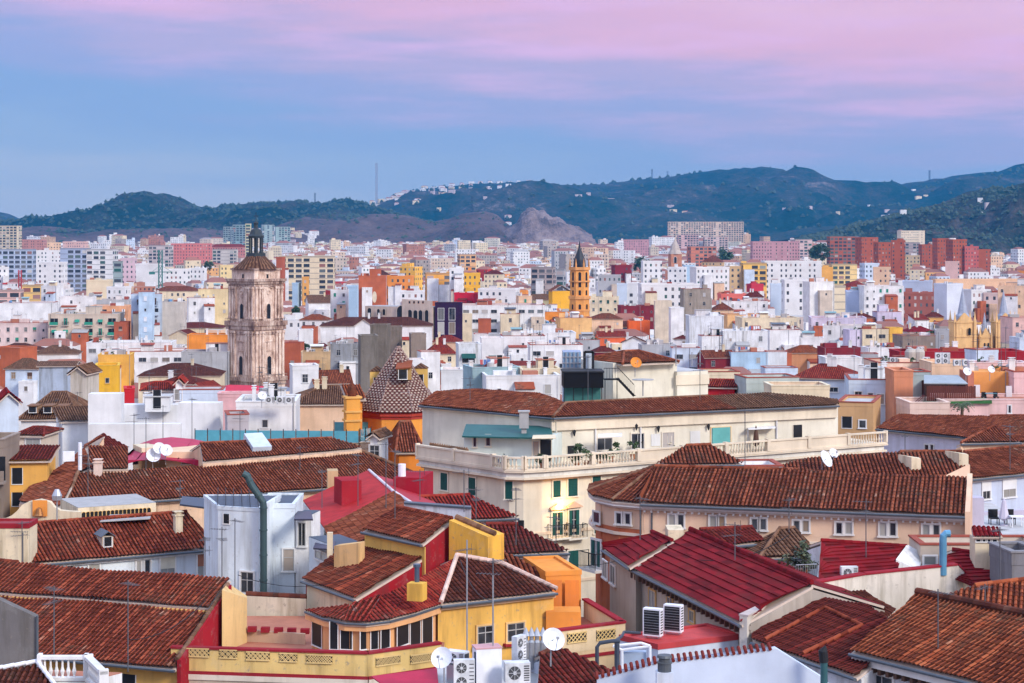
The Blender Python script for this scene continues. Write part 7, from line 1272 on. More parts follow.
 (160, 184, 302, 343, (.56, .50, .44), 'f', NO, dict(rot=2)), (183, 214, 298, 327, WHITE, 'f', T, dict(rot=12)), (196, 229, 289, 326, (.76, .60, .34), 'f', T, dict(rot=5)), (165, 222, 322, 340, CREAM, 'hip', T, dict(rp=6, rk='maroon', rot=3)), (168, 196, 330, 350, CREAM, 'gabf', T, dict(rp=6, rk='maroon')),
 (186, 230, 335, 354, ORANGE, 'f', NO, dict(rot=2, rects=[('sash', [(210, 343, 215, 348), (220, 343, 225, 348)])])), (88, 128, 306, 320, (.76, .38, .20), 'f', BL, dict(rot=2)), (86, 128, 300, 316, GREY, 'f', T), (57, 92, 297, 318, WHITE, 'f', T, dict(rot=4, dirt=.15)), (-5, 52, 303, 328, WHITE, 'f', NO, dict(rot=6, dirt=.15)), (40, 60, 286, 316, WHITE, 'f', T), (85, 110, 281, 302, CREAM, 'f', NO, dict(rot=4)),
 (20, 41, 286, 306, (.80, .52, .18), 'f', BL), (-4, 20, 291, 308, PINK, 'f', BL), (106, 128, 288, 306, WHITE, 'f', G), (150, 200, 286, 302, CREAM, 'hip', T, dict(rp=5, rk='brown')), (228, 236, 300, 345, WHITE, 'f', T),
 # y 250-320 middle-left
 (330, 348, 290, 318, WHITE, 'f', G, dict(rot=2, dirt=.1)), (303, 334, 295, 316, WHITE, 'gab', NO, dict(rp=8, rk='old', rot=14, rmat=None)), (346, 359, 287, 314, LBLUE, 'f', NO), (357, 387, 276, 320, TERRA, 'f', NO, dict(rot=4)), (384, 413, 277, 302, (.78, .28, .06), 'f', T, dict(rot=-6)), (370, 390, 270, 290, GREY, 'hip', NO, dict(rp=5, rk='dark')),
 (430, 437, 302, 338, TERRA, 'f', NO, dict(rot=0, d=362)), (435, 462, 303, 338, PURPLE, 'f', NO, dict(rot=0, d=350, extras=False, rects=[('wide', [(438, 308, 444, 320), (449, 308, 455, 320), (438, 322, 444, 334), (449, 322, 455, 334)])])), 
 (460, 545, 305, 338, WHITE, 'f', 'band', dict(rot=2, dirt=.3)), (459, 472, 314, 338, CREAM, 'f', T, dict(rot=2, d=366)), (500, 520, 314, 336, CREAM, 'f', T, dict(rot=2, d=367)), (478, 491, 319, 334, BRICK, 'f', NO, dict(rot=2, d=365, dep=3)),
 (424, 452, 274, 296, (.84, .40, .08), 'f', BL, dict(rot=6)), (436, 451, 273, 296, (.84, .46, .05), 'f', NO, dict(rot=0, d=640)), (449, 464, 269, 297, WHITE, 'f', G, dict(rot=3)), (463, 480, 274, 296, (.84, .46, .05), 'f', T, dict(rot=0)), (454, 479, 294, 305, (.60, .02, .04), 'f', NO), (457, 476, 255, 271, (.80, .46, .22), 'f', BL),
 (484, 504, 270, 282, CREAM, 'hip', T, dict(rp=4, rk='maroon')), (278, 334, 257, 290, CREAM, 'f', BL, dict(rot=3, rk='red')), (276, 284, 258, 290, BRICK, 'f', NO, dict(d=660, dep=6)), (323, 334, 258, 284, BRICK, 'f', NO, dict(d=690)), (301, 309, 278, 300, (.72, .36, .10), 'f', G), (292, 300, 284, 300, LBLUE, 'f', NO),
 (400, 424, 292, 306, WHITE, 'f', T), (478, 520, 290, 306, WHITE, 'f', G), (516, 532, 296, 318, PEACH, 'f', G), (531, 556, 268, 290, (.42, .34, .32), 'f', BL), (556, 566, 270, 288, GREY, 'f', BL), (598, 622, 276, 296, GREY, 'f', G), (612, 632, 266, 288, MAROON, 'f', G), (642, 662, 262, 292, WHITE, 'f', T, dict(rot=4)), (640, 700, 285, 312, WHITE, 'f', 'band', dict(rot=3)), (617, 628, 285, 308, BLUEW, 'f', NO), (627, 640, 284, 308, WHITE, 'f', G),
 (684, 695, 266, 284, LBLUE, 'f', NO), (668, 688, 268, 286, WHITE, 'f', T), (692, 730, 268, 294, WHITE, 'f', T, dict(rot=10)), (702, 726, 255, 270, TAN, 'pyr', T, dict(rp=7, rk='brown')), (727, 744, 267, 292, TAN, 'f', G), (742, 767, 264, 292, (.84, .50, .12), 'f', BL, dict(rot=4)), (748, 764, 285, 296, (.5, .04, .06), 'f', NO),
 (764, 822, 262, 290, WHITE, 'f', G, dict(rot=2)), (800, 821, 266, 288, BLUEW, 'f', T), (771, 786, 285, 312, BLUEW, 'f', NO), (784, 808, 281, 314, WHITE, 'f', G, dict(rot=2)), (803, 808, 281, 314, LILAC, 'f', NO, dict(d=484, dep=4)), (806, 835, 282, 318, (.80, .78, .75), 'f', NO, dict(rot=10)), (832, 846, 287, 312, CREAM, 'f', BL),
 (819, 834, 268, 286, (.84, .42, .10), 'f', NO), (828, 858, 265, 284, (.80, .58, .26), 'f', BL), (844, 870, 281, 296, (.70, .18, .08), 'hip', T, dict(rp=6, rk='red')), (847, 867, 292, 316, (.48, .55, .70), 'f', NO, dict(d=476)), (863, 904, 286, 316, WHITE, 'f', G, dict(rot=2)),
 (902, 940, 294, 308, (.36, .12, .09), 'f', G), (904, 938, 282, 298, (.46, .52, .64), 'f', NO), (938, 965, 285, 314, (.66, .69, .76), 'f', NO, dict(rot=26)), (966, 992, 291, 312, WHITE, 'f', T), (934, 1040, 280, 292, (.80, .50, .30), 'f', NO, dict(d=800, dep=8)), (1000, 1040, 286, 318, PEACH, 'f', T), (984, 1002, 294, 312, (.60, .45, .42), 'f', G),
 (874, 893, 268, 286, PEACH, 'f', T), (862, 880, 264, 282, BLUEW, 'f', G), 
 # far
 (-6, 19, 226, 253, CREAM, 'f', BL, dict(rot=-10)), (15, 21, 226, 251, (.45, .08, .07), 'f', NO, dict(dep=6)), (19, 44, 240, 252, (.55, .26, .22), 'f', G), (44, 60, 243, 255, (.78, .52, .34), 'f', T), (62, 86, 242, 254, PINK, 'f', G),
 (-5, 32, 250, 282, (.46, .54, .68), 'f', BL), (31, 62, 251, 272, WHITE, 'f', T), (58, 88, 249, 284, (.38, .45, .60), 'f', BL, dict(rot=6)), (86, 114, 250, 284, WHITE, 'f', BL, dict(rot=-4)), (37, 63, 263, 288, WHITE, 'f', G), (112, 122, 262, 288, (.30, .38, .38), 'f', BL), (119, 136, 259, 286, (.62, .45, .50), 'f', G), (-4, 8, 268, 288, WHITE, 'f', T),
 (148, 171, 246, 264, (.60, .52, .50), 'f', BL), (169, 211, 244, 259, (.62, .20, .18), 'f', G), (209, 246, 244, 257, (.55, .22, .20), 'hip', G, dict(rp=3, rk='red')), (212, 236, 250, 264, (.60, .55, .50), 'f', BL), (128, 161, 265, 286, WHITE, 'f', NO), (161, 190, 270, 284, WHITE, 'f', G), (189, 205, 269, 283, WHITE, 'f', T), (217, 233, 266, 282, (.78, .60, .30), 'f', T),
 (223, 232, 227, 243, (.34, .44, .42), 'f', BL), (232, 246, 225, 246, (.26, .38, .40), 'f', BL), (245, 251, 224, 258, (.62, .60, .36), 'f', BL), (260, 274, 225, 240, (.36, .46, .44), 'f', BL), (274, 290, 227, 242, (.36, .48, .46), 'f', BL),
 (668, 744, 222, 237, (.74, .56, .42), 'f', BL, dict(rot=2, d=2400)), (678, 699, 235, 250, (.66, .44, .42), 'f', BL, dict(d=1900)), (704, 728, 237, 252, (.66, .50, .46), 'f', BL, dict(d=1900)), (688, 717, 247, 262, (.58, .20, .12), 'f', BL), (624, 650, 240, 250, (.55, .30, .32), 'f', G), (752, 800, 242, 262, (.52, .28, .30), 'f', G, dict(rot=3)), (792, 813, 240, 258, (.66, .48, .46), 'f', BL),
 (829, 856, 237, 264, (.40, .105, .055), 'f', BL, dict(rot=4)), (858, 879, 238, 268, (.40, .105, .055), 'f', G, dict(rot=14)), (876, 894, 243, 272, (.40, .105, .055), 'f', G, dict(rot=10)), (892, 907, 241, 274, (.40, .105, .055), 'f', G, dict(rot=-8)), (899, 926, 231, 250, (.72, .60, .44), 'f', T, dict(d=1700)), (903, 923, 256, 268, (.60, .46, .28), 'f', G), (906, 922, 243, 262, (.45, .36, .33), 'f', BL, dict(d=1400)),
 (921, 937, 245, 266, (.40, .105, .055), 'f', G), (935, 951, 239, 268, (.40, .105, .055), 'f', G, dict(rot=12)), (949, 968, 240, 270, (.40, .105, .055), 'f', G, dict(rot=16)), (964, 979, 247, 270, (.52, .13, .11), 'f', G), (977, 991, 250, 268, (.40, .105, .055), 'f', G), (946, 962, 262, 276, PINK, 'f', T),
])
# the arcaded beige hall with a curved end, and the oval sign wall
d = remap(352); h = House('market_hall', 'beige hall with a row of tall dark arches beside the terracotta wall', 'hall', P(398, 318, d)); a, b = P(365, 306, d + 6), P(431, 303, d - 4); h.block(quadfoot(V((a.x, a.y, 0)), V((b.x, b.y, 0)), 8), a.z, 0, wall((.56, .44, .36), .3), M_CONC); a0, b0 = V((a.x, a.y, 0)), V((b.x, b.y, 0))
m_ = MB(); p, q = P(402, 306, d), P(431, 303, d - 4); zt_ = 40 - (299 - HY) * d / F; m_.prism([V((p.x, p.y - .3, zt_)), V((q.x + .4, q.y - .3, zt_ - .4)), V((q.x + .4, q.y + 1, zt_ - .4)), V((p.x, p.y + 1, zt_))], 4); m_.part('raised_front', wall((.58, .46, .38), .3), h.root)
h.win('arch', a0 - V((0, .5, 0)), b0 - V((0, .5, 0)), [(367.5, 308, 371.5, 318), (377, 309, 380, 315), (382.5, 309, 385.5, 315), (397, 306, 405.5, 318), (408, 310, 412, 320), (413.5, 310, 417.5, 321), (418.5, 310, 422.5, 322), (425, 310, 428.5, 323)], wall((.6, .5, .42)))
for x in (409.5, 414, 418.5, 423): place('window', winmesh('hole', .5, .7, wall((.6, .3, .2))), h.root, P(x, 303.5, d - 4.5))
h.done(); LISTED.append((366, 432, 298, 322, d - 3))
o_ = P(374.5, 297, depth_of(320) - 1.6); m_ = MB(); n = 20; rr = [(1.05 * math.cos(k * 2 * math.pi / n), 2.15 * math.sin(k * 2 * math.pi / n)) for k in range(n)]; S_ = depth_of(320) / F; pts = [o_ + V((x * .78, 0, z + 0)) for x, z in rr]; m_.face(pts); 
for i in range(n): a, b = pts[i], pts[(i + 1) % n]; m_.face([a, a + V((0, .25, 0)), b + V((0, .25, 0)), b])
m_.obj('wall_sign', wall((.72, .62, .46), .3), 'tall oval cream plaque on the terracotta block wall', 'sign')
# pink terrace details
r = thing('canopy', 'grey sheet canopy over the dark terrace with a brown slatted fence, at the right', 'canopy', P(945, 395, 203)); m_ = MB(); m_.slab([P(924, 383, 201), P(968, 383.5, 201), P(958, 375, 206), P(924, 375, 206)], .1); m_.part('sheet', flat((.30, .34, .36), .5), r); m_ = MB()
for x, y in ((925, 384), (967, 384), (946, 384)): q = P(x, y, 201); m_.tube([q, V((q.x, q.y, P(x, 402, 201).z))], .05, 0, 5)
m_.part('posts', M_IRON, r)
m_ = MB(); a, b = P(927, 386, 200.6), P(976, 385, 200.6)
for k in range(26): p, q = a.lerp(b, k / 26), a.lerp(b, (k + .82) / 26); m_.box(V(((p.x + q.x) / 2, p.y, P(0, 401, 200.6).z)), (1, 0), q.x - p.x, .06, 1.55 + .05 * (k % 2))
m_.obj('slat_fence', flat((.11, .03, .022), .7), 'dark red-brown slatted fence under the grey sheet canopy', 'fence')
m_ = MB(); a = P(927, 402.5, 199.9); b = P(992, 400.5, 199.9); m_.prism([a, b, b + V((0, 3, 0)), a + V((0, 3, 0))], a.z - .12); m_.obj('turf_mat', flat((.04, .13, .04), .9, var=.4), 'bright green artificial turf strip below the brown slatted fence', 'turf')
def palm(lb, pos, h_, n=18, ln=1.6):
    r = thing('palm_tree', lb, 'palm', pos); m_ = MB(); m_.tube([pos, Vector(pos) + V((.1, 0, h_))], [.2, .13], 0, 7); m_.part('trunk', M_BARK, r); m_ = MB(); c = Vector(pos) + V((.1, 0, h_)); rg = random.Random(5)
    for k in range(n):
        a = k * 2.4; up = rg.uniform(.1, 1.0); pr = c; dv = V((math.cos(a), math.sin(a), up))
        for s in range(7):
            q = pr + dv.normalized() * ln / 7; dv.z -= .32; sd_ = dv.cross(V((0, 0, 1))).normalized() * (.28 * math.sin((s + 1) / 8 * math.pi) + .03); m_.face([pr, pr.lerp(q, .3) + sd_ - V((0, 0, .08)), q, pr.lerp(q, .3) - sd_ - V((0, 0, .08))]); pr = q
    m_.part('crown', leafmat((.03, .06, .02), (.10, .13, .05)), r)
palm('small spiky palm in front of the pink terrace wall', P(961.5, 424, 193), 1.9, 18, 1.5)
for i, (x, y, r2) in enumerate(((966.5, 376, .95), (990.5, 374, .8))): dish(('large grey dish on the pink terraces above the canopy', 'pale dish above the orange terrace wall')[i], V((P(x, y, 205).x, 205, P(x, y + 7, 205).z)), .25, r2 * .5)
for i, (x, y) in enumerate(((939, 364), (946, 364), (957, 366), (966, 366), (971, 366))): c = P(x, y, 226); r = thing('air_conditioner', ('leftmost twin-fan unit on the peach roof left of the gothic tower base', 'second twin-fan unit from the left on the peach roof', 'small middle air conditioner on the peach roof', 'air conditioner just left of the end one on the peach roof', 'end air conditioner nearest the crimson parapet')[i], 'air conditioner', c, 'air conditioners on the peach roof'); place('casing', AC2 if i < 2 else AC1, r, c, .1 * i)
for x0, lb in ((979, 'narrow white door in the orange terrace wall'), ): pass
for i, (x, y, lb) in enumerate(((977, 401, 'white door left of the orange terrace furniture'), (1009, 402, 'white door right of the orange terrace furniture'))): c = P(x, y, 206.8); m_ = MB(); m_.box(c, (1, 0), .62 * 1, .12, 1.75); m_.obj('door', wall((.75, .72, .74)), lb, 'door')
r = thing('table', 'blue-green table on the orange terrace between the white doors', 'table', P(990, 400, 205)); c = P(990, 400, 205); m_ = MB(); m_.box(c + V((0, 0, .7)), (1, 0), 1.3, .8, .06); m_.part('table_top', flat((.10, .25, .30)), r)
for sx in (-.5, .5): m_ = MB(); m_.box(c + V((sx, 0, 0)), (1, 0), .08, .6, .7); m_.part('leg', M_IRON, r)
for i, x in enumerate((984, 996)): c = P(x, 401, 204.5); r = thing('chair', ('dark chair left of the blue-green terrace table', 'dark chair right of the blue-green terrace table')[i], 'chair', c); m_ = MB(); m_.box(c + V((0, 0, .42)), (1, .3), .5, .5, .06); m_.part('seat', M_IRON, r); m_ = MB(); m_.box(c + V((0, .25, .46)), (1, .3), .5, .05, .5); m_.part('backrest', M_IRON, r); m_ = MB(); [m_.box(c + V((sx, sy, 0)), (1, .3), .05, .05, .42) for sx in (-.2, .2) for sy in (-.2, .2)]; m_.part('legs', M_IRON, r)
m_ = MB(); a, b = P(909, 418, 199), P(925, 404, 199)
for s in (0, .8): m_.tube([a + V((0, s, 0)), b + V((0, s, 0))], .1, 0, 4); m_.tube([a + V((0, s, .9)), b + V((0, s, .9))], .04, 0, 4)
for k in range(9): q = a.lerp(b, k / 8); m_.box(q + V((0, .4, 0)), (1, 0), .3, .8, .05)
m_.obj('staircase', flat((.12, .03, .025), .6), 'dark red metal stairs rising to the pink terrace', 'staircase')
for i, (x, w_) in enumerate(((911, 2.6), (918.5, 2.6))): c = P(x, 362, 240); m_ = MB(); m_.lathe(c, [(.75, 0), (.8, 1.3), (.6, 1.6), (.1, 1.75)], 0, 12); m_.obj('water_tank', flat((.42, .38, .33), .8), ('left of two tan round tanks on the crimson roof edge', 'right of two tan round tanks on the crimson roof edge')[i], 'water tank')
# AC row on the white roof left of the turret, dormers of the brown roof
for i, x in enumerate((284, 295, 304)): c = P(x - 14, 404, 190); r = thing('air_conditioner', ('leftmost of three air conditioners above the glass railing', 'middle of three air conditioners above the glass railing', 'rightmost of three air conditioners above the glass railing')[i], 'air conditioner', c); place('casing', AC1, r, c, 0)
dish('white dish at the left end of the air conditioner row above the glass railing', P(278 - 16, 408, 189), .3, .45)
for i, x in enumerate((33, 48, 62)): c = P(x, 413, remap(212) + .5); r = thing('dormer', ('left of three dark dormer openings in the old brown roof', 'middle of three dark dormer openings in the old brown roof', 'right of three dark dormer openings in the old brown roof')[i], 'dormer', c); m_ = MB(); m_.box(c + V((0, .9, 0)), (1, .05), 1.05, 2.2, .8, 0); m_.box(c + V((0, .8, .8)), (1, .05), 1.25, 2.6, .09, 1); m_.part('frame', [wall((.40, .24, .14)), tile('old')], r); place('opening', winmesh('hole', .8, .6), r, c + V((0, -.23, .08)), .05)
m_ = MB(); pr = [(215, 394), (219, 388), (226, 386.5), (245, 387), (262, 388), (272, 389)]; t_ = [P(x, y, remap(236)) for x, y in pr]
for a, b in zip(t_, t_[1:]): m_.prism([a + V((0, -3, -.8)), b + V((0, -3, -.8)), b + V((0, 3, 0)), a + V((0, 3, 0))], t_[0].z - 1.0)
m_.obj('awning', flat((.50, .012, .04), .6), 'bright crimson awning roof at the foot of the stone bell tower', 'awning')
# ---------------------------------------------------------------- unlisted houses that fill the town, then the far mass
LISTED += [(214, 273, 385, 397, remap(236) - 3), (226, 286, 215, 386, remap(268)), (360, 437, 345, 432, 188), (568, 591, 240, 336, remap(395)), (948, 1016, 287, 348, remap(372)), (343, 361, 380, 420, 180)]
def allowed_top(x0, x1, d):
    return max([e[3] for e in LISTED if e[4] > d and e[0] < x1 and e[1] > x0] or [0])
def front_cover(x0, x1, d, y):
    """share of the width hidden at height y by listed buildings nearer than d"""
    n = 0
    for k in range(5):
        x = x0 + (x1 - x0) * (k + .5) / 5
        if any(e[4] < d and e[0] <= x <= e[1] and e[2] <= y for e in LISTED): n += 1
    return n / 5
rg = random.Random(21); PAL = [(.82, .32, .06), (.80, .46, .12), (.45, .05, .04)] + [WHITE] * 8 + [BLANKW] * 5 + [CREAM] * 3 + [BLUEW] * 3 + [PINK, PEACH, BEIGE, LILAC, (.70, .40, .22), (.46, .20, .15), (.78, .55, .28), (.55, .40, .36), GREY]
n_extra = 0; BUDGET = 299 - len([o for o in bpy.data.objects if o.parent is None and o.get('category') in ('house', 'apartment block')])
for yb in (394, 386, 378, 370, 363, 356, 349, 343, 337, 332, 327, 322, 317, 312, 307, 302, 298, 294):
    d = depth_of(yb); x = -20 + rg.uniform(0, 20)
    while x < 1040:
        wd = rg.uniform(9, 19) * F / d; x1 = x + wd; lim = allowed_top(x, x1, d * 1.02); hgt = rg.uniform(2.5, 8) * F / d; yt = max(yb - hgt, lim + 3)
        if n_extra < BUDGET and rg.random() < .8 and yb - yt > 3 and yt < yb - 2 and front_cover(x, x1, d, yt + 2) < .5 and not any(abs(e[4] - d) < 14 and e[0] < x1 - 2 and e[1] > x + 2 for e in LISTED):
            z = 40 - (yt - HY) * d / F
            if z > gz(d) + 4:
                c = rg.choice(PAL); tl = rg.random() < .52 and yb - yt > 7; put(x, x1, yt, yb, c, rg.choice(['hip', 'gab', 'hip', 'gabf']) if tl else rg.choice('fffgt'), rg.choice([G, T, T, BL, G]) if d > 400 else rg.choice([T, G, T]), rp=rg.uniform(.35, .5) * (yb - yt) if tl else 10, rk=rg.choice(['brown', 'orange', 'maroon', 'red', 'old'])); n_extra += 1
        x = x1 + rg.uniform(-2, 5)
print('listed', len(LISTED), 'extra', n_extra)
# far mass: thousands of blocks as one town
def mass(name, rows, label_kind='stuff'):
    vs, fs, uvs, cols, mi = [], [], [], [], []
    for (x, y, z0, w_, dp, h_, rot, col, rf, win) in rows:
        e = Vector((math.cos(rot), math.sin(rot), 0)); n_ = Vector((-e.y, e.x, 0)); c = Vector((x, y, 0)); q = [c - e * w_ / 2, c + e * w_ / 2, c + e * w_ / 2 + n_ * dp, c - e * w_ / 2 + n_ * dp]; i = len(vs)
        vs += [(p.x, p.y, z0 - 3) for p in q] + [(p.x, p.y, z0 + h_) for p in q]
        for k in range(4):
            j = (k + 1) % 4; L_ = w_ if k % 2 == 0 else dp; nu = max(1, round(L_ / 3.3)) * 3.3; o = rg.randint(0, 50) * 3.3; fs.append((i + k, i + j, i + 4 + j, i + 4 + k)); mi.append(0); t0 = 310 - h_ - 3
            uvs += [(o, t0), (o + nu, t0), (o + nu, 310.3), (o, 310.3)] if win and (k % 2 == 0 or rg.random() < .5) else [(0, 310.1)] * 4; cols += [(*col, rf)] * 4
        if rf < .36:   # hipped
            zz = z0 + h_ + min(w_, dp) * .22; r0 = (q[0] + q[3]) / 2 + e * w_ * .25; r1 = (q[1] + q[2]) / 2 - e * w_ * .25; b = len(vs); vs += [(r0.x, r0.y, zz), (r1.x, r1.y, zz)]
            for f in ((i + 4, i + 5, b + 1, b), (i + 5, i + 6, b + 1), (i + 6, i + 7, b, b + 1), (i + 7, i + 4, b)): fs.append(f); mi.append(1); uvs += [(0, 0)] * len(f); cols += [(*col, rf)] * len(f)
        else: fs.append((i + 4, i + 5, i + 6, i + 7)); mi.append(1); uvs += [(0, 0)] * 4; cols += [(*col, rf)] * 4
    me = bpy.data.meshes.new(name); me.from_pydata(vs, [], fs); me.materials.append(farwall(False, True)); me.materials.append(farroof(True)); me.polygons.foreach_set('material_index', mi)
    ul = me.uv_layers.new(name='UVMap'); ul.data.foreach_set('uv', [c for t in uvs for c in t]); ca = me.color_attributes.new('tint', 'FLOAT_COLOR', 'CORNER'); ca.data.foreach_set('color', [c for t in cols for c in t]); me.update()
    o = bpy.data.objects.new(name, me); COL.objects.link(o); return props(o, 'dense mass of tiny pale houses and flats filling the far town up to the hills', 'town', kind='stuff')
rows = []
FARN = [(.82, .30, .06), (.84, .46, .08), (.50, .05, .04)] + [WHITE] * 9 + [BLANKW] * 3 + [CREAM] * 3 + [BLUEW] * 2 + [PEACH, BEIGE, GREY, (.50, .22, .14), (.74, .40, .16), (.35, .30, .27), (.6, .5, .45)]
FAR = [WHITE] * 7 + [CREAM] * 4 + [PEACH, (.70, .55, .42), BEIGE, BEIGE, (.42, .19, .13), (.55, .36, .24), BLUEW, GREY, (.42, .36, .32), (.66, .62, .50)]
d = 380.0
while d < 3250:
    half = d * 600 / F; x = -half
    while x < half:
        w_ = rg.uniform(8, 26) if d > 1500 else rg.uniform(6, 16); px = HX + x / d * F; pw = w_ * F / d
        tall = rg.random() < (.05 if d > 1100 else .02); h_ = rg.uniform(17, 26) if tall else rg.uniform(6, 13); h_ = h_ * (1.15 if d < 1500 else 1.1); z0 = gz(d); yt = HY + (40 - z0 - h_) * F / d; lim = allowed_top(px, px + pw, d)
        if yt < lim: h_ = 40 - z0 - (lim + .3 - HY) * d / F
        gap = 1.0 if d < 1400 else .85
        if h_ > 4 and rg.random() < gap and not (px > 870 and d > 2450) and not (d > 2900 and px > 780):
            rt_ = rg.uniform(-.5, .5); cc_ = rg.choice(FAR if d > 1700 else FARN); rf_ = rg.random() * (.7 if d < 1600 else 1); dp_ = rg.uniform(9, 14); rows.append((x + w_ / 2, d, z0, w_, dp_, h_, rt_, cc_, rf_, True))
            for _h in range(rg.randint(0, 3) if rf_ > .36 else 0): rows.append((x + w_ * rg.uniform(.2, .8), d + dp_ * rg.uniform(.3, .6), z0 + h_ - 3, rg.uniform(2, min(6, w_ * .5)), 3, 3 + rg.uniform(1.5, 3), rt_, rg.choice([cc_, WHITE]), rg.random(), False))
        x += w_ + rg.uniform(-1, 7)
    d += rg.uniform(12, 17) * (1 if d < 1000 else 1.3 if d < 1800 else 2.0)
# the same town goes on either side of the traced quarter
rg2 = random.Random(5); d = 100.0
while d < 380:
    for sg in (-1, 1):
        x = d * 575 / F + 6
        while x < d * 575 / F + 70:
            w_ = rg2.uniform(8, 15); rows.append((sg * (x + w_ / 2), d, gz(d), w_, 11, rg2.uniform(12, 19), rg2.uniform(-.1, .1), rg2.choice(FARN), rg2.random(), True)); x += w_ + rg2.uniform(.5, 3)
    d += 15
VILL = []
print('mass', len(rows))

# ---------------------------------------------------------------- ground and hills
def hn_(x, y):
    return math.sin(x * .011 + 1.3) * math.cos(y * .013) + .5 * math.sin(x * .031 + y * .017) + .25 * math.sin(x * .071 - y * .053 + 2) + .15 * math.sin(x * .17 + y * .13) + .5 * abs(math.sin(x * .023 - y * .008 + .6)) - .25
def hill_mat(name, stops, rock=None, sc_=.004):
    m, t, b = newmat(name); g = nn(t, 'ShaderNodeNewGeometry').outputs['Position']; a = noise(t, g, sc_, 8, .62, (1, .6, 1.6)); f = noise(t, g, sc_ * 9, 6, .7); v = noise(t, g, sc_ * 40, 4, .7)
    s_ = math_(t, 'ADD', math_(t, 'MULTIPLY', a, .55), math_(t, 'ADD', math_(t, 'MULTIPLY', f, .3), math_(t, 'MULTIPLY', v, .22))); t.links.new(ramp(t, s_, stops), b.inputs['Base Color']); b.inputs['Roughness'].default_value = .95; b.inputs['Specular IOR Level'].default_value = .1
    bp = nn(t, 'ShaderNodeBump'); bp.inputs['Strength'].default_value = .8; bp.inputs['Distance'].default_value = 12; t.links.new(f, bp.inputs['Height']); t.links.new(bp.outputs[0], b.inputs['Normal']); return m
HILLS = []
def hill(name, D, front, sil, mat, rough=1.0, lab=None, back=500):
    """a ridge: silhouette traced at distance D, sloping down to the plain 'front' metres nearer and falling away behind"""
    xs = [p[0] for p in sil]; ys = [p[1] for p in sil]; nx, ny = 260, 46; vs = []; fs = []; x0, x1 = xs[0], xs[-1]
    def crest(px):
        y = float(np.interp(px, xs, ys)); return y
    hf = {}
    for j in range(ny + 14):
        for i in range(nx + 1):
            px = x0 + (x1 - x0) * i / nx; X = (px - HX) / F * D; y = crest(px); y += (math.sin(px * .9) * .25 + math.sin(px * .37 + D) * .4 + math.sin(px * 2.3) * .18) * rough; zc = 40 - (y - HY) * D / F
            if j <= ny:
                t = j / ny; Y = D - front * (1 - t); zf_ = gz(min(Y, 3200)) - 4; s = t * t * (3 - 2 * t) * .55 + t * .45; z = zf_ + (zc - zf_) * s; amp = (zc - zf_) * .24 * rough * math.sin(math.pi * min(1, t)) ; z += amp * hn_(X * (600 / front), Y * (900 / front)) * 1.0
                z = min(z, zc + (40 - zc) * 0 - (1 - t) * 1.0) if zc > zf_ else z
            else:
                t = (j - ny) / 14; Y = D + back * t; z = zc - (zc - 0) * t * t
            vs.append((X * (Y / D if False else 1), Y, z))
    nrow = nx + 1
    for j in range(ny + 13):
        for i in range(nx): a = j * nrow + i; fs.append((a, a + 1, a + nrow + 1, a + nrow))
    me = bpy.data.meshes.new(name); me.from_pydata(vs, [], fs); me.materials.append(mat); me.polygons.foreach_set('use_smooth', [True] * len(fs)); me.update(); o = bpy.data.objects.new(name, me); COL.objects.link(o); props(o, kind='structure'); HILLS.append((o, D, front, sil, vs, nrow, ny)); return o
DKG = hill_mat('scrub_dark', [(.36, (.004, .016, .014)), (.50, (.010, .026, .018)), (.58, (.04, .040, .032)), (.68, (.13, .095, .08))])
MIX = hill_mat('scrub_rocky', [(.36, (.003, .020, .020)), (.50, (.010, .034, .030)), (.60, (.05, .052, .048)), (.70, (.22, .17, .15))])
PKR = hill_mat('scrub_brown', [(.38, (.02, .026, .022)), (.5, (.09, .060, .055)), (.62, (.16, .11, .10)), (.75, (.26, .18, .16))])
SND = hill_mat('sandstone', [(.38, (.03, .035, .03)), (.46, (.14, .10, .09)), (.56, (.28, .20, .18)), (.7, (.42, .33, .29))], sc_=.01)
hill('hills', 6200, 2300, [(-700, 215), (-200, 205), (-60, 216), (-20, 208), (0, 212), (18, 221), (40, 226), (300, 230), (330, 222), (360, 212), (375, 207), (385, 202), (400, 195), (430, 189), (470, 186), (512, 184), (560, 187), (600, 185), (640, 180), (670, 177), (700, 173), (730, 170), (750, 169), (770, 170), (782, 173), (792, 178), (800, 184), (820, 188), (850, 187), (862, 191), (873, 197), (880, 194), (900, 184), (930, 180), (960, 175), (985, 172), (1000, 172), (1012, 166), (1030, 162), (1200, 150), (1700, 170)], MIX)
hill('hills', 4600, 1000, [(-300, 222), (15, 222), (40, 219), (60, 217), (80, 217), (95, 213), (110, 209), (125, 207), (131, 200), (140, 197), (152, 194), (165, 193.5), (175, 196), (183, 200), (198, 207), (215, 208), (230, 205), (256, 204), (280, 204), (300, 202), (325, 204), (338, 200), (350, 199), (362, 203), (378, 208), (400, 214), (425, 220), (470, 228), (520, 236)], DKG)
hill('hills', 3900, 560, [(-300, 236), (20, 228), (45, 226), (90, 232), (130, 229), (200, 228), (240, 233), (270, 229), (290, 222), (305, 217), (322, 219), (345, 221), (370, 214), (395, 214), (415, 217), (430, 222), (448, 219), (465, 213), (485, 211), (498, 215), (505, 222), (520, 234)], PKR, .6)
hill('hills', 3850, 480, [(496, 233), (508, 228), (516, 223), (521, 214), (527, 209), (533, 206.5), (537, 210), (544, 210.5), (550, 216), (559, 217.5), (566, 223), (578, 227), (590, 234)], SND, 1.2)
hill('hills', 5000, 1000, [(560, 236), (620, 226), (680, 220), (740, 212), (780, 206), (820, 204), (850, 208), (880, 206), (905, 212), (950, 220), (1000, 226), (1100, 230)], MIX, 1.2)
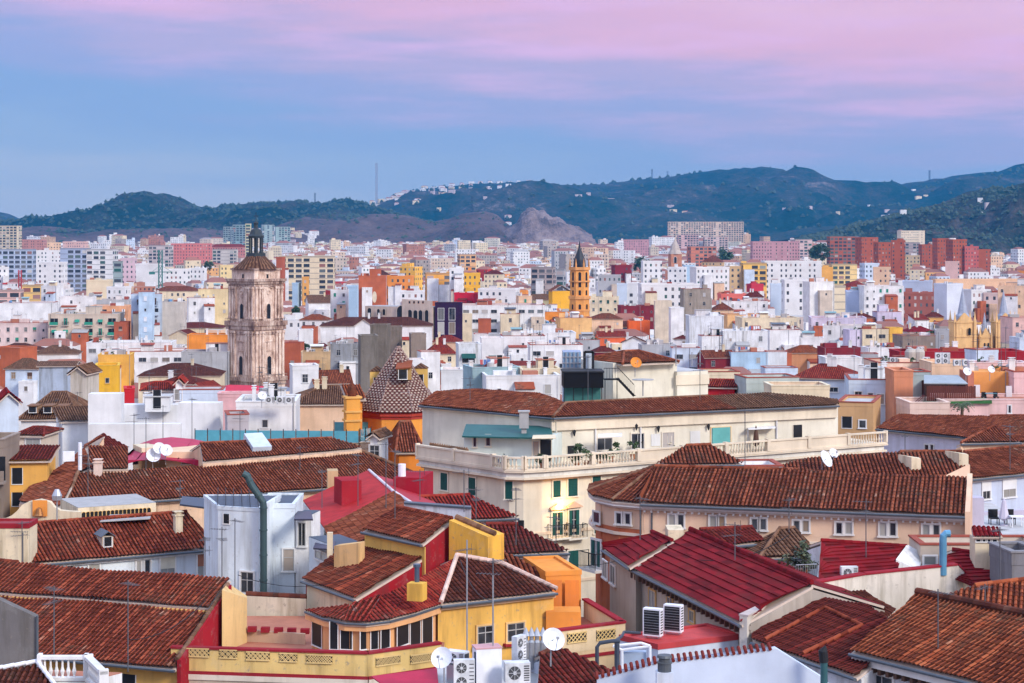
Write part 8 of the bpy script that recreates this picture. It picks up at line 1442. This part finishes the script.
hill('hills', 3100, 560, [(790, 240), (820, 233), (850, 226), (870, 221), (895, 214), (915, 209), (935, 206), (955, 200), (975, 191), (995, 187), (1010, 188), (1030, 182), (1200, 160), (1500, 180)], DKG, 1.2)
def ground_mesh():
    ys = [-200, 0, 200, 250, 300, 350, 400, 450, 1000, 1400, 2000, 2600, 3200, 9000, 20000]; xs = [-12000, -3000, -600, 0, 600, 3000, 12000]; vs = [(x, y, gz(max(0, min(y, 3200))) - (0.0 if y < 3300 else 30)) for y in ys for x in xs]; n = len(xs)
    fs = [(j * n + i, j * n + i + 1, (j + 1) * n + i + 1, (j + 1) * n + i) for j in range(len(ys) - 1) for i in range(n - 1)]; me = bpy.data.meshes.new('ground'); me.from_pydata(vs, [], fs); me.materials.append(flat((.10, .095, .09), .9, var=.3)); o = bpy.data.objects.new('ground', me); COL.objects.link(o); props(o, kind='structure')
ground_mesh()
# surface lookup on the hills by pixel: nearest grid vertex projected there
def on_hill(hi, u, t):
    o, D, fr, sil, vs, nrow, ny = HILLS[hi]; i = int(u * (nrow - 1)); j = int(t * ny); return vs[j * nrow + i]
def hill_u(hi, px): s = HILLS[hi][3]; return (px - s[0][0]) / (s[-1][0] - s[0][0])
# scattered scrub trees over ridges: low lumpy crowns, nobody could count them
vs, fs = [], []
def lump(p, r_):
    n = 6; b = len(vs); vs.append((p[0], p[1], p[2] + r_ * rg.uniform(1.1, 1.7)))
    for lv, (rr, zz) in enumerate(((.75, .75), (1.0, .2))):
        for k in range(n): a = k * 6.283 / n + lv * .5; q = r_ * rr * rg.uniform(.7, 1.25); vs.append((p[0] + q * math.cos(a), p[1] + q * math.sin(a), p[2] + r_ * zz * rg.uniform(.7, 1.3)))
    for k in range(n): fs.append((b, b + 1 + k, b + 1 + (k + 1) % n)); fs.append((b + 1 + k, b + 1 + n + k, b + 1 + n + (k + 1) % n, b + 1 + (k + 1) % n))
for hi, cnt, r0, r1, crestp in ((0, 3200, 4, 8, 200), (1, 5200, 3, 6.5, 120), (2, 900, 2, 5, 0), (4, 1100, 4, 8, 30), (5, 5200, 1.8, 5.5, 120)):
    sil = HILLS[hi][3]
    for k in range(cnt + crestp):
        px = rg.uniform(max(-60, sil[0][0]), min(1090, sil[-1][0])) if k < cnt else (rg.uniform(380, 700) if hi == 0 else rg.uniform(90, 380) if hi == 1 else rg.uniform(860, 1080)); t = rg.uniform(.15, 1) if k < cnt else rg.uniform(.97, 1)
        if hi == 0 and 700 < px < 880 and t > .5 and rg.random() < .8: continue
        if hi == 1 and 130 < px < 178 and t > .75: continue
        p = on_hill(hi, hill_u(hi, px), t); lump((p[0] + rg.uniform(-6, 6), p[1], p[2] - 2.0), rg.uniform(r0, r1) * (.5 if rg.random() < .5 else 1))
me = bpy.data.meshes.new('hillside_trees'); me.from_pydata(vs, [], fs); me.materials.append(leafmat((.018, .035, .020), (.045, .07, .035))); me.update(); o = bpy.data.objects.new('hillside_trees', me); COL.objects.link(o); props(o, 'dark scrub and pine trees dotted all over the distant hills', 'woodland', kind='stuff')
for hi, x0, x1, t0, t1, n, s in ((0, 392, 470, .55, .98, 110, 14), (0, 470, 540, .82, .98, 26, 12), (0, 400, 520, .3, .6, 30, 12), (5, 950, 975, .7, .9, 3, 9), (4, 760, 880, .3, .95, 14, 9), (0, 860, 890, .5, .8, 3, 12), (0, 560, 650, .35, .5, 8, 14), (5, 870, 900, .5, .8, 4, 8), (2, 260, 330, .1, .6, 40, 13), (1, 130, 240, .0, .1, 40, 14), (0, 740, 800, .2, .4, 6, 16), (3, 560, 580, .1, .3, 3, 10)):
    for k in range(n): p = on_hill(hi, hill_u(hi, rg.uniform(x0, x1)), rg.uniform(t0, t1)); rows.append((p[0], p[1], p[2], rg.uniform(.7, 1.5) * s, s * .7, rg.uniform(5, 9), rg.uniform(-.5, .5), rg.choice([WHITE, WHITE, CREAM, (.6, .5, .5)]), rg.random(), s > 12))
mass('far_town', rows)
def mast(lb, px, y0, y1, d, w_=.5, cat='mast', name='radio_mast', mat=None, arm=None):
    b = P(px, y1, d); r = thing(name, lb, cat, b); m_ = MB(); t_ = P(px, y0, d); s = w_ / 2; cs = [V((sx * s, sy * s, 0)) for sx, sy in ((-1, -1), (1, -1), (1, 1), (-1, 1))]
    for c_ in cs: m_.tube([b + c_, t_ + c_], w_ * .12, 0, 4)
    n = max(4, int((t_.z - b.z) / (w_ * 2)))
    for k in range(min(n, 40)):
        z0, z1 = b.lerp(t_, k / min(n, 40)), b.lerp(t_, (k + 1) / min(n, 40))
        for i in range(4): m_.tube([z0 + cs[i], z1 + cs[(i + 1) % 4]], w_ * .08, 0, 3, False)
    m_.part('mast', mat or M_IRON, r)
    if arm: m_ = MB(); q = P(px, arm[2], d); e0, e1 = P(arm[0], arm[2], d), P(arm[1], arm[2], d); m_.tube([e0, e1], w_ * .16, 0, 4); m_.tube([e0, q + V((0, 0, w_ * 2)), e1], w_ * .07, 0, 4); m_.box(e0 - V((0, 0, w_ * .7)), (1, 0), w_ * 1.6, w_ * .8, w_ * .8); m_.part('jib', mat or M_IRON, r)
    return r
mast('very tall thin radio mast above the dark green ridge', 376.5, 163, 208, 4600, 3.6, mat=flat((.30, .25, .28)))
mast('thin lattice mast on the wide main ridge, left one', 652, 169, 181, 6150, 4); mast('thin lattice mast on the wide main ridge, right one', 667.5, 171, 180, 6150, 3.6); mast('mast on the ridge above the white track at the right', 929.5, 170, 181, 6150, 3.6); mast('faint pylon standing in front of the blue hill slope', 472, 196, 214, 4500, 4, cat='pylon', name='pylon'); mast('short mast on the dark left ridge', 315, 193, 204, 4550, 3)
mast('red tower crane mast among the houses at the left', 20, 270, 306, remap(560), 1.3, 'crane', 'tower_crane', flat((.45, .05, .05)), (5, 24, 283)); mast('green tower crane with a short jib over the white blocks', 160.5, 250, 288, remap(620), 1.8, 'crane', 'tower_crane', flat((.05, .18, .16)), (152, 172, 272))
mast('thin crane mast left of the stone bell tower top', 232, 230, 262, remap(1400), 3, 'crane', 'tower_crane', flat((.15, .2, .25)))
for lb, x, yt, yb, rr in (('dark round tree above the green crane area beside the white blocks', 208.5, 261, 278, 9), ('dark broad tree beside the small brown hip roof below the hill flats', 724, 249, 264, 17), ('dark tree mass in front of the red brick towers, left end', 821, 244, 264, 18), ('dark bush tree among the red roofs before the gothic tower', 913, 333, 346, 11), ('dark tree right of another, nearer the gothic tower', 931, 330, 347, 9), ('small round tree by the orange balcony block', 412, 285, 297, 7), ('green tree strip beside the white flats in the far middle', 642, 258, 266, 16), ('tree between the brick towers and cream flats', 914, 246, 252, 7), ('tall dark conifer in front of the peach flats at the right edge', 1019, 290, 312, 9), ('slim dark cypress beside the right gothic spire', 1010, 303, 314, 5), ('potted tree on a tan terrace left of the grey ruin', 306, 344, 355, 6), ('dark tree behind the small orange-tiled houses', 296, 306, 320, 8), ('dark trees beside the far mauve flats', 815, 246, 258, 12)):
    d = depth_of(yb) * .985; S = d / F; b = P((x), yb + 4, d); hgt = (yb + 4 - yt) * S; tree('tree' if 'cypress' not in lb and 'conifer' not in lb else 'conifer', lb, b, hgt, rr * S * .5 if 'cypress' not in lb else rr * S * .4, 1400, size=max(.35, rr * S * .07))
# ---------------------------------------------------------------- labels that single each ordinary building out
LM = [('the stone bell tower', 256, 300), ('the patterned pyramid', 398, 380), ('the orange spire tower', 580, 300), ('the terracotta plaque wall', 372, 295), ('the arcaded hall', 405, 312), ('the brick tower flats', 890, 255), ('the twin gothic spires', 983, 325), ('the green crane', 160, 270), ('the hilltop flats', 706, 229), ('the black tank', 583, 385), ('the turquoise railing', 280, 436), ('the dark purple block', 448, 320), ('the red crane', 20, 285), ('the cream stair tower', 645, 375), ('the grey canopy', 946, 385), ('the yellow flats', 755, 277), ('the brick bell turret', 675, 255), ('the sandstone hill', 540, 235), ('the tall pale-blue flats', 143, 315)]
def relation(px, py, d):
    n, x, y = min(LM, key=lambda l: math.hypot((l[1] - px), (l[2] - py) * 1.6)); dx, dy = px - x, py - y
    hz = 'left of' if dx < -14 else 'right of' if dx > 14 else ''
    vt = 'above' if dy < -12 else 'below' if dy > 12 else ''
    if hz and vt: return ('lower ' if vt == 'below' else 'upper ') + hz + ' ' + n
    return (hz or vt or 'beside') + ' ' + n
RK = {'brown': 'brown-tiled', 'orange': 'orange-tiled', 'red': 'red-tiled', 'old': 'faded-tiled', 'dark': 'dark-tiled', 'maroon': 'maroon-tiled', 'crimson': 'crimson'}
RT = {'hip': 'hip roof', 'gab': 'gable roof', 'gabf': 'front gable', 'shed': 'lean-to roof', 'pyr': 'pyramid roof'}
WN = {'grid': 'window rows', 'bal': 'balconies', 'few': 'few windows', 'none': 'blank walls', 'band': 'wide windows'}
def cn(c):
    if c in CNAME: return CNAME[c]
    return min(CNAME, key=lambda k: sum((a - b) ** 2 for a, b in zip(k, c))) and CNAME[min(CNAME, key=lambda k: sum((a - b) ** 2 for a, b in zip(k, c)))]
grp = {}
for (o, col, shape, roof, rk, win, px, py, d) in REG:
    kindw = 'block' if o['category'] == 'apartment block' else 'house'
    base = (shape + ' ' if shape else '') + cn(col) + ' ' + kindw; rf = (RK[rk] + ' ' + RT[roof]) if roof in RT else ''
    s = f"{base} with {rf or WN[win]}, {relation(px, py, d)}"; grp.setdefault(s, []).append((px, py, o))
ORD = ['leftmost', 'second from left', 'third from left', 'fourth from left', 'fifth from left', 'sixth from left', 'seventh from left', 'eighth from left']
used = set(o.get('label') for o in bpy.data.objects if o.get('label'))
for s, l in grp.items():
    l.sort(key=lambda t: t[0])
    for i, (px, py, o) in enumerate(l):
        if len(l) == 1: o['label'] = s
        elif len(l) == 2: o['label'] = ('left-hand ' if i == 0 else 'right-hand ') + s
        else: o['label'] = ORD[min(i, 7)] + ', ' + s
        ws = o['label'].split()
        if len(ws) > 16: o['label'] = ' '.join(ws[:16])
    
for o in bpy.data.objects:
    if o.parent is None and o.get('label') and len(o['label'].split()) > 16: print('LONG', o['label'])
# ---------------------------------------------------------------- air
HAZE = True
if HAZE:
    m_ = MB(); m_.box((0, 2900, -40), (1, 0), 9000, 7400, 900); hz = m_.obj('haze', [], None, None, None, 'stuff'); m = bpy.data.materials.new('haze'); m.use_nodes = True; t = m.node_tree; t.nodes.clear(); o = t.nodes.new('ShaderNodeOutputMaterial'); v = t.nodes.new('ShaderNodeVolumePrincipled'); t.links.new(v.outputs[0], o.inputs['Volume']); v.inputs['Density'].default_value = .000056; v.inputs['Color'].default_value = (.02, .42, 1, 1); v.inputs['Anisotropy'].default_value = 0.0; hz.data.materials.append(m)
